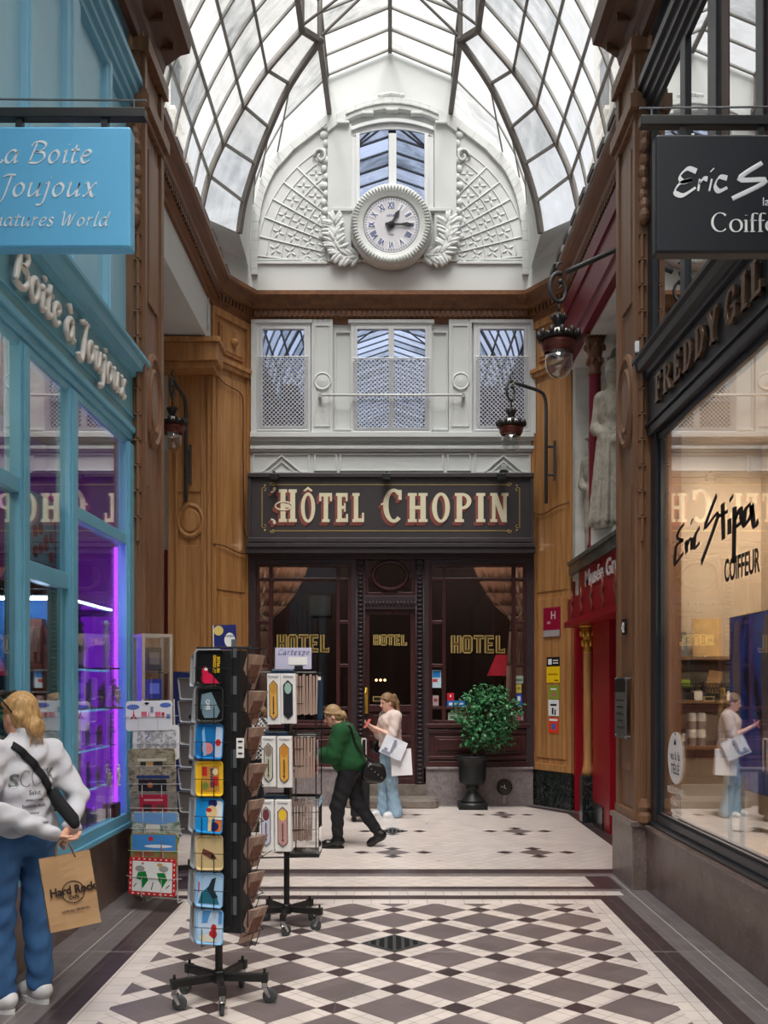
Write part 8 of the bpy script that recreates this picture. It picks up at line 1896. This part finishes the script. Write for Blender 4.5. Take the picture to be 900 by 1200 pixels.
# sling strap and pouch, laid over the back
sb_ = thing('sling_bag', 'black sling bag with wide strap across the back of the white sweatshirt', 'bag', (LW[0], LW[1], 0), LRZ, local=True); sb_.scale = (LS,) * 3
from mathutils.bvhtree import BVHTree
topo = [c for c in lw.children if c.name.startswith('sweatshirt')][0]
bv = BVHTree.FromPolygons([v.co.copy() for v in topo.data.vertices], [tuple(p.vertices) for p in topo.data.polygons])
def on_back(x, z, off=.006):
    h_ = bv.ray_cast(Vector((x, .6, z)), Vector((0, -1, 0))); y = h_[0].y if h_[0] is not None else .13
    return Vector((x, y + off, z))
def strap(pts, w, mt, name, parent, off=.006, n=22, th=.005):
    P_ = [Vector((a, 0, b)) for a, b in pts]; P_ = crom(P_, n); m = MB(); vs = []
    for i, p in enumerate(P_):
        t = (P_[min(i + 1, len(P_) - 1)] - P_[max(i - 1, 0)]).normalized(); per = Vector((-t.z, 0, t.x))
        for q in (-1, -.33, .33, 1): c = p + per * (w / 2 * q); vs.append(tuple(on_back(c.x, c.z, off)))
    fs = [(4 * i + k, 4 * i + k + 1, 4 * i + 5 + k, 4 * i + 4 + k) for i in range(len(P_) - 1) for k in range(3)]
    m.add(vs, fs); return m.build(name, mt, parent, smooth=True, solid=th)
strap([(.095, 1.385), (.05, 1.335), (-.03, 1.24), (-.085, 1.155), (-.125, 1.10)], .042, black_c, 'strap', sb_, .008)
s = SDF((-.34, .0, .82), (-.06, .32, 1.18), .007); c_ = on_back(-.13, 1.1)
s.cap(tuple(on_back(-.125, 1.11, .02)), tuple(on_back(-.14, .97, .012)), .032, .026, k=.03).cap(tuple(on_back(-.14, 1.08, .03)), tuple(on_back(-.145, 1.0, .02)), .028, .024, k=.03); s.mesh().build('pouch', black_c, sb_, smooth=True)
# print on the back of the sweatshirt: drawn letters laid on the cloth
def back_print(name, mt, fn, parent, off=.0025):
    m = MB(); fn(m); vs = []
    out = MB()
    for v in m.v: vs.append(tuple(on_back(v[0], v[1], off + v[2])))
    out.add(vs, m.f); return out.build(name, mt, parent)
# local frame seen from behind: +x is to the viewer's left, so the writing runs towards -x
def flip(fn):
    def g(m):
        q = MB(); fn(q); m.add([(-v[0], v[1], v[2]) for v in q.v], [tuple(reversed(f)) for f in q.f])
    return g
silver = plain('silver_print', (120, 126, 128), .3, metal=.4, var=.4, vs=30)
def word_(m):
    x = -.125
    for i, ch in enumerate('SCSCK'):
        pass
back_print('print', silver, flip(lambda m: (text(m, 'S', .10, Matrix.Translation((-.10, 1.165, 0)), .001, bold=.002), text(m, 'K', .085, Matrix.Translation((.105, 1.195, 0)), .001, bold=.002))), topo)
def outl(m):
    for x in (-.045, .01, .06): m.tube([(x + .025 * math.cos(math.radians(a)), 1.21 + .042 * math.sin(math.radians(a)), .001) for a in range(40, 330, 20)], .0018, 4, flat=.3)
    for r in range(5):
        text(m, ('Salut', 'MON COEUR', 'bonne nuit', 'amour', 'toujours')[r], (.034, .016, .03, .02, .018)[r], Matrix.Translation((.0, 1.125 - .034 * r, 0)), .001)
    text(m, 'LES', .022, Matrix.Translation((-.01, 1.275, 0)), .001)
back_print('print', pal((70, 74, 82)), flip(outl), topo)
# kraft carrier bag in her hands
bc = Vector((-1.652, 5.06, .0)); kb = thing('paper_bag', 'brown kraft paper carrier bag held behind the back of the woman in white', 'bag', (bc.x, bc.y, .5), 0)
T = BASIS(bc + Vector((0, 0, .695)), Vector((.90, .42, 0)).normalized(), (-.02, .0, 1), Vector((.42, -.90, 0)).normalized()) @ Matrix.Rotation(.12, 4, 'Z')
m = MB(); w, h_, d = .125, .185, .055
fr_ = [(-w, -h_, d), (w, -h_, d), (w, h_, .012), (-w, h_, .012)]; bk_ = [(-w, -h_, -d), (w, -h_, -d), (w, h_, -.012), (-w, h_, -.012)]; gl_ = [(-w - .0, -h_, 0), (-w + .035, h_ * .1, 0), (-w + .05, h_, 0)]; gr_ = [(w, -h_, 0), (w - .035, h_ * .1, 0), (w - .05, h_, 0)]
n = 10; rows_ = []
for i in range(n + 1):
    t = i / n; dd = d * (1 - t) + .012 * t; inn = .045 * t; z = -h_ + 2 * h_ * t; wob = .004 * math.sin(9 * t)
    rows_.append([(-w, z, dd + wob), (-w * .33, z, dd + .004 * math.sin(7 * t + 1)), (w * .33, z, dd - .003 * math.sin(8 * t)), (w, z, dd - wob), (w - inn, z, 0), (w, z, -dd), (-w, z, -dd), (-w + inn, z, 0)])
vs = [p for r in rows_ for p in r]; fs = [(8 * i + k, 8 * i + (k + 1) % 8, 8 * i + 8 + (k + 1) % 8, 8 * i + 8 + k) for i in range(n) for k in range(8)] + [tuple(range(7, -1, -1))]
m.add(vs, fs, 0, T); m.build('bag_body', kraft, kb, solid=.002)
m = MB(); wl, wr_ = wpt(LW, LRZ, LS, (.0, .30, .90)), wpt(LW, LRZ, LS, (-.02, .30, .90))
hp = T @ Vector((0, h_ + .075, 0))
for zz in (.012, -.012): m.tube(crom([T @ Vector((-.05, h_ - .02, zz)), T @ Vector((-.03, h_ + .05, zz)), hp, T @ Vector((.03, h_ + .05, zz)), T @ Vector((.05, h_ - .02, zz))], 5), .004, 6)
m.build('handle', plain('twisted_paper_cord', (120, 92, 66), .8), kb, smooth=True)
m = MB(); TT = T @ Matrix.Translation((.012, -.005, .0405)) @ Matrix.Rotation(-.115, 4, 'X')
m.tube([(.055 * math.cos(a), .055 * math.sin(a), .0) for a in np.linspace(0, 2 * PI, 33)[:-1]], .0028, 4, closed=True, T=TT, flat=.4)
text(m, 'Hard Rock', .056, TT @ Matrix.Translation((0, -.006, .003)), .0015, wx=.92, bold=.0022); text(m, 'CAFE', .022, TT @ Matrix.Translation((0, -.034, .002)), .001, bold=.0008); text(m, 'LOVE ALL SERVE ALL', .015, TT @ Matrix.Translation((.0, -.096, .004)), .001, wx=1.0, bold=.0005)
m.build('printed_logo', pal((48, 36, 32)), kb); m = MB(); TS = T @ BASIS((-w - .001, -.02, .0), (0, 0, 1), (0, 1, 0), (-1, 0, 0)); text(m, 'Hard Rock', .03, TS @ Matrix.Rotation(PI / 2, 4, 'Z'), .001, bold=.001); m.build('side_print', pal((48, 36, 32)), kb)

# --- woman in the pale knit looking at her phone by the hotel door
P = stand(.085); P.update(head=(.0, -.05, 1.525), pitch=.28, yaw=.05, wrL=(.07, -.24, 1.19), wrR=(-.06, -.26, 1.20), elL=(.205, -.07, 1.09), elR=(-.20, -.07, 1.09), hdL=(-.5, -.7, .35), hdR=(.3, -.8, .45), hnL=(-.5, .2, .8), hnR=(.6, .2, .8), curlL=.8, curlR=.5, hair='tail', ease=.024, topname='knit_top', leg=(.096, .078, .082), flare=1, bust=((.06, -.075, .03), (-.06, -.075, .03)), cropL=.0, cropR=.0, anL=(.1, .03, .075), anR=(-.09, -.04, .075), toeL=(.13, -.12, .035), toeR=(-.1, -.2, .035), collar=-.01, knR=(-.09, -.05, .48))
HW, HRZ, HS = (.0, 13.05), -1.12, .995
hw, J, hv = person('woman in pale knit top and light jeans looking at her phone', 'person', HW, HRZ, P, dict(skin=skin2, top=shirt_p, legs=denim_l, shoes=shoe_w, hair=hair_l), h=.0095, hem=.93, sleeve=.56, scale=HS)
ph_ = wpt(HW, HRZ, HS, (.0, -.335, 1.25)); f = thing('phone', 'small phone held in both hands by the woman in pale knit', 'phone', tuple(ph_)); m = MB(); T = TM(tuple(ph_), -.6, 0, HRZ); m.box(-.037, .037, -.005, .004, -.07, .07, T=T); m.build('case', plain('coral_phone_case', (206, 110, 104), .4), f, bevel=.004); m = MB(); m.box(-.033, .033, .004, .0052, -.065, .065, T=T); m.build('screen', black_l, f)
def carrier(c, w, h_, d, rz, roll, mt, label, marks=None, hp=None):
    o = thing('carrier_bag', label, 'bag', tuple(c)); T = TM(tuple(c), 0, 0, rz) @ Matrix.Rotation(roll, 4, 'Y'); m = MB(); n = 6; rw = []
    for i in range(n + 1):
        t = i / n; dd = d * (1 - .6 * t); z = -h_ + 2 * h_ * t; rw.append([(-w, -dd, z), (0, -dd - .004 * math.sin(6 * t), z), (w, -dd, z), (w - .02 * t, 0, z), (w, dd, z), (-w, dd, z), (-w + .02 * t, 0, z)])
    k = len(rw[0]); m.add([p for r in rw for p in r], [(k * i + q, k * i + (q + 1) % k, k * i + k + (q + 1) % k, k * i + k + q) for i in range(n) for q in range(k)] + [tuple(range(k))], 0, T); m.build('bag_body', mt, o, solid=.002)
    m = MB(); e = hp if hp is not None else T @ Vector((0, 0, h_ + .12))
    for y in (-d * .35, d * .35): m.tube(crom([T @ Vector((-w * .45, y, h_ - .01)), e + Vector((0, 0, .0)), T @ Vector((w * .45, y, h_ - .01))], 6), .004, 5)
    m.build('handle', plain('white_cord', (206, 206, 206), .7), o)
    if marks:
        m = MB()
        for a, b, c_, d_ in marks: m.box(a * w, b * w, -d - .004, -d * .5 - .002, c_ * h_, d_ * h_, T=T)
        m.build('printed_mark', pal((150, 154, 172)), o)
    return o
el_ = wpt(HW, HRZ, HS, (.17, -.13, 1.07))
carrier(W(461, 876, 12.72), .15, .125, .05, .15, .42, plain('white_glossy_paper', (226, 228, 236), .4, var=.02), 'white carrier bag with grey print, tilted on the pale-knit woman\'s forearm', [(-.9, -.1, -.9, -.6), (-.2, .0, -.6, .8), (-.75, -.5, -.55, -.3)], hp=el_ + Vector((0, -.02, -.03)))
carrier(W(470, 893, 12.8), .135, .17, .06, .1, -.05, plain('white_matt_paper', (232, 230, 232), .6, var=.02), 'plain white carrier bag hanging lower from the same forearm', None, hp=el_ + Vector((.0, .03, -.03)))
f = thing('shoulder_bag', 'black shoulder bag at the far side of the woman in pale knit', 'bag', W(437, 877, 13.15)); s = SDF((-.5, -.3, -.3), (.5, .3, .3), .012); s.cap((-.10, 0, -.06), (.1, 0, -.07), .09, .09, k=.05); s.clip(lambda x, y, z: np.abs(y) - .05 + 0 * x + 0 * z); c = wpt(HW, HRZ, HS, (-.25, .02, .98)); m = MB(); m.merge(s.mesh(), TM(tuple(c), 0, 0, HRZ + PI / 2)); m.build('bag_body', leather, f, smooth=True)
m = MB(); m.tube(crom([c + Vector((0, .0, .02)), wpt(HW, HRZ, HS, (-.2, -.07, 1.2)), wpt(HW, HRZ, HS, (-.13, -.06, 1.385)), wpt(HW, HRZ, HS, (-.12, .05, 1.39)), wpt(HW, HRZ, HS, (-.2, .08, 1.2)), c], 5), .011, 6); m.build('strap', leather, f, smooth=True)

# --- woman in the green jumper striding to the left
P = stand(.075); P.update(head=(0, -.17, 1.43), neck=(0, -.075, 1.325), chest=(0, -.04, 1.17), pelvis=(0, .02, .90), pitch=.42, yaw=.1, shL=(.165, -.05, 1.27), shR=(-.165, -.05, 1.27), elL=(.215, -.12, 1.02), elR=(-.215, -.12, 1.02), wrL=(.1, -.34, 1.0), wrR=(-.1, -.34, 1.02), hdL=(-.5, -.8, .1), hdR=(.4, -.8, .1), hipL=(.08, .02, .85), hipR=(-.08, .02, .85), knL=(.085, -.10, .46), anL=(.08, -.10, .085), toeL=(.09, -.245, .04), knR=(-.08, .10, .47), anR=(-.08, .345, .13), toeR=(-.085, .235, .035), hair='bun', bun=(0, .115, -.035), ease=.05, topname='jumper', leg=(.112, .08, .06), boot=1, flatR=0, cropL=.2, cropR=.2, amp=.004)
GW, GRZ, GS = (-.455, 10.6), -1.70, .985
gw, J, hv = person('woman in dark green jumper and black trousers striding left across the pale floor', 'person', GW, GRZ, P, dict(skin=skin, top=knit_g, legs=black_c, shoes=leather, hair=hair_d, sole=black_l), h=.0095, hem=.80, sleeve=.97, scale=GS)
f = thing('shoulder_bag', 'black shoulder bag with a metal chain behind the woman in green', 'bag', (0, 0, 0)); c = wpt(GW, GRZ, GS, (.06, .30, .84)); f.location = c; OFF[f.name] = c.copy()
s = SDF((-.3, -.3, -.3), (.3, .3, .3), .012); s.cap((-.06, 0, -.04), (.06, 0, -.04), .08, .08, k=.05).cap((-.05, 0, .04), (.05, 0, .04), .06, .06, k=.05); s.clip(lambda x, y, z: np.abs(y) - .055 + 0 * x + 0 * z); m = MB(); m.merge(s.mesh(), TM(tuple(c), 0, .15, .2)); m.build('bag_body', leather, f, smooth=True)
m = MB(); m.tube(crom([c + Vector((.02, 0, .08)), wpt(GW, GRZ, GS, (.13, .13, 1.1)), wpt(GW, GRZ, GS, (.15, .05, 1.33)), wpt(GW, GRZ, GS, (.14, -.06, 1.35))], 6), .012, 6); m.build('strap', leather, f, smooth=True)
m = MB()
for i in range(7): m.ell(c + Vector((-.06 + .035 * i, -.065, .06 - .03 * i)), .006, 6, 4)
m.build('chain', chrome, f)
f = thing('suitcase', 'black suitcase with raised white handle standing behind the woman in green', 'suitcase', (X(422, 12.6), 12.6, 0)); x0, x1 = X(411, 12.6), X(433, 12.6); m = MB(); m.box(x0, x1, 12.5, 12.78, .07, Z(905, 12.6)); m.build('shell', plain('black_suitcase', (20, 22, 24), .6), f, bevel=.03)
m = MB()
for u in (424, 429): m.tube([W(u, 905, 12.7), W(u, 866, 12.7)], .008, 6)
m.tube([W(424, 866, 12.7), W(429, 866, 12.7)], .012, 6); m.build('pull_handle', plain('pale_handle', (196, 190, 186), .4), f)
for x in (x0 + .04, x1 - .04): m = MB(); m.lathe([(0, -.015), (.035, -.015), (.035, .015), (0, .015)], 14, T=TM((x, 12.6, .035), PI / 2, 0, 0)); m.build('wheel', rubber, f)

# --- person half hidden between the two racks
P = stand(.08); P.update(pitch=.1, elL=(.21, .02, 1.06), wrL=(.17, -.08, .86), elR=(-.21, .02, 1.06), wrR=(-.2, -.04, .85), hair='bun', ease=.02, topname='jacket', leg=(.09, .07, .062))
t = NT('houndstooth_cloth'); v = t.obj((1, 1, 1), (0, 0, .5)); ck = t.n('ShaderNodeTexChecker'); t.l(v, ck.inputs[0]); ck.inputs['Scale'].default_value = 36; ck.inputs[1].default_value = lin((206, 206, 206)); ck.inputs[2].default_value = lin((24, 24, 26)); t.bsdf(ck.outputs[0], .9)
person('person in checked jacket half hidden between the two spinner racks', 'person', (X(300, 11.8), 11.8), -1.9, P, dict(skin=skin, top=t.m, legs=black_c, shoes=leather, hair=hair_l), h=.012, hem=.86, scale=.96)

# ------------------------------------------------------------------ small cables on the walls
def cable(pts, label, r=.008, mt=None):
    o = thing('wall_cable', label, 'cable', tuple(pts[0])); m = MB(); m.tube(crom([Vector(p) for p in pts], 6), r, 5); m.build('cable', mt or plain('brown_cable', (80, 54, 36), .6), o, smooth=True)
pq = lambda s, z, o=.045: (LC0[0] + (LC1[0] - LC0[0]) * s + .87 * o, LC0[1] + (LC1[1] - LC0[1]) * s - .49 * o, z)
cable([pq(.02, 6.12), pq(.3, 6.02), pq(.7, 5.98), pq(.78, 5.8), pq(.78, 5.2), pq(.8, 4.3), pq(.82, 3.95), pq(1.0, 3.9)], 'thin cable running down the left oak corner pier')
cable([pq(.0, 3.72), pq(.3, 3.72), pq(.7, 3.66), pq(1.0, 3.70)], 'thin cable looped across the left oak corner pier above the racks')
pr = lambda s, z, o=.045: (RC0[0] + (RC1[0] - RC0[0]) * s - .86 * o, RC0[1] + (RC1[1] - RC0[1]) * s - .51 * o, z)
cable([pr(.02, 4.3), pr(.3, 4.22), pr(.65, 4.28), pr(.98, 4.30)], 'thin cable looped across the right oak corner pier under the lamp')
cable([W(240, 270, 12.2), W(252, 300, 13.2), (LC0[0] + .16, 13.3, 7.5), (LC0[0] + .02, 13.45, 7.3), (LC0[0] + .02, 13.4, 6.6)], 'white cable hooked round the cornice at the left corner', .012, white_w)
# ------------------------------------------------------------------ camera, daylight
cam = bpy.data.cameras.new('camera'); co = bpy.data.objects.new('camera', cam); COL.objects.link(co); SC.camera = co
co.location = (0, 0, EYE); co.rotation_euler = (PI / 2, 0, 0); cam.sensor_fit = 'VERTICAL'; cam.sensor_height = 36; cam.lens = F / 1200 * 36
cam.shift_x = (450 - CU) / 1200; cam.shift_y = (HV - 600) / 1200; cam.clip_start = .05; cam.clip_end = 200
w = bpy.data.worlds.new('sky'); SC.world = w; w.use_nodes = True; nt = w.node_tree; nt.nodes.clear()
out_ = nt.nodes.new('ShaderNodeOutputWorld'); bg = nt.nodes.new('ShaderNodeBackground'); tc = nt.nodes.new('ShaderNodeTexCoord'); nz = nt.nodes.new('ShaderNodeTexNoise'); rp = nt.nodes.new('ShaderNodeValToRGB')
nz.inputs['Scale'].default_value = 2.6; nz.inputs['Detail'].default_value = 5
e = rp.color_ramp.elements; e[0].position = .35; e[0].color = (.7, .8, .97, 1); e[1].position = .62; e[1].color = (1, 1, 1, 1)
nt.links.new(tc.outputs['Generated'], nz.inputs['Vector']); nt.links.new(nz.outputs['Fac'], rp.inputs['Fac']); nt.links.new(rp.outputs['Color'], bg.inputs['Color']); bg.inputs['Strength'].default_value = .95; nt.links.new(bg.outputs[0], out_.inputs[0])
def sun(name, rot, e_, ang, col=(1, 1, 1)):
    l = bpy.data.lights.new(name, 'SUN'); l.energy = e_; l.angle = ang; l.color = col; o_ = bpy.data.objects.new(name, l); o_.rotation_euler = rot; o_.location = (0, 0, 14); COL.objects.link(o_)
sun('overcast_daylight', (math.radians(24), 0, 0), 9.2, math.radians(42), (1, .99, .97))
SC.view_settings.view_transform = 'Standard'; SC.view_settings.look = 'None'; SC.view_settings.exposure = 0.28; SC.view_settings.gamma = 1.0; SC.view_settings.use_curve_mapping = False
SC.cycles.max_bounces = 8; SC.cycles.transparent_max_bounces = 16; SC.cycles.sample_clamp_indirect = 6
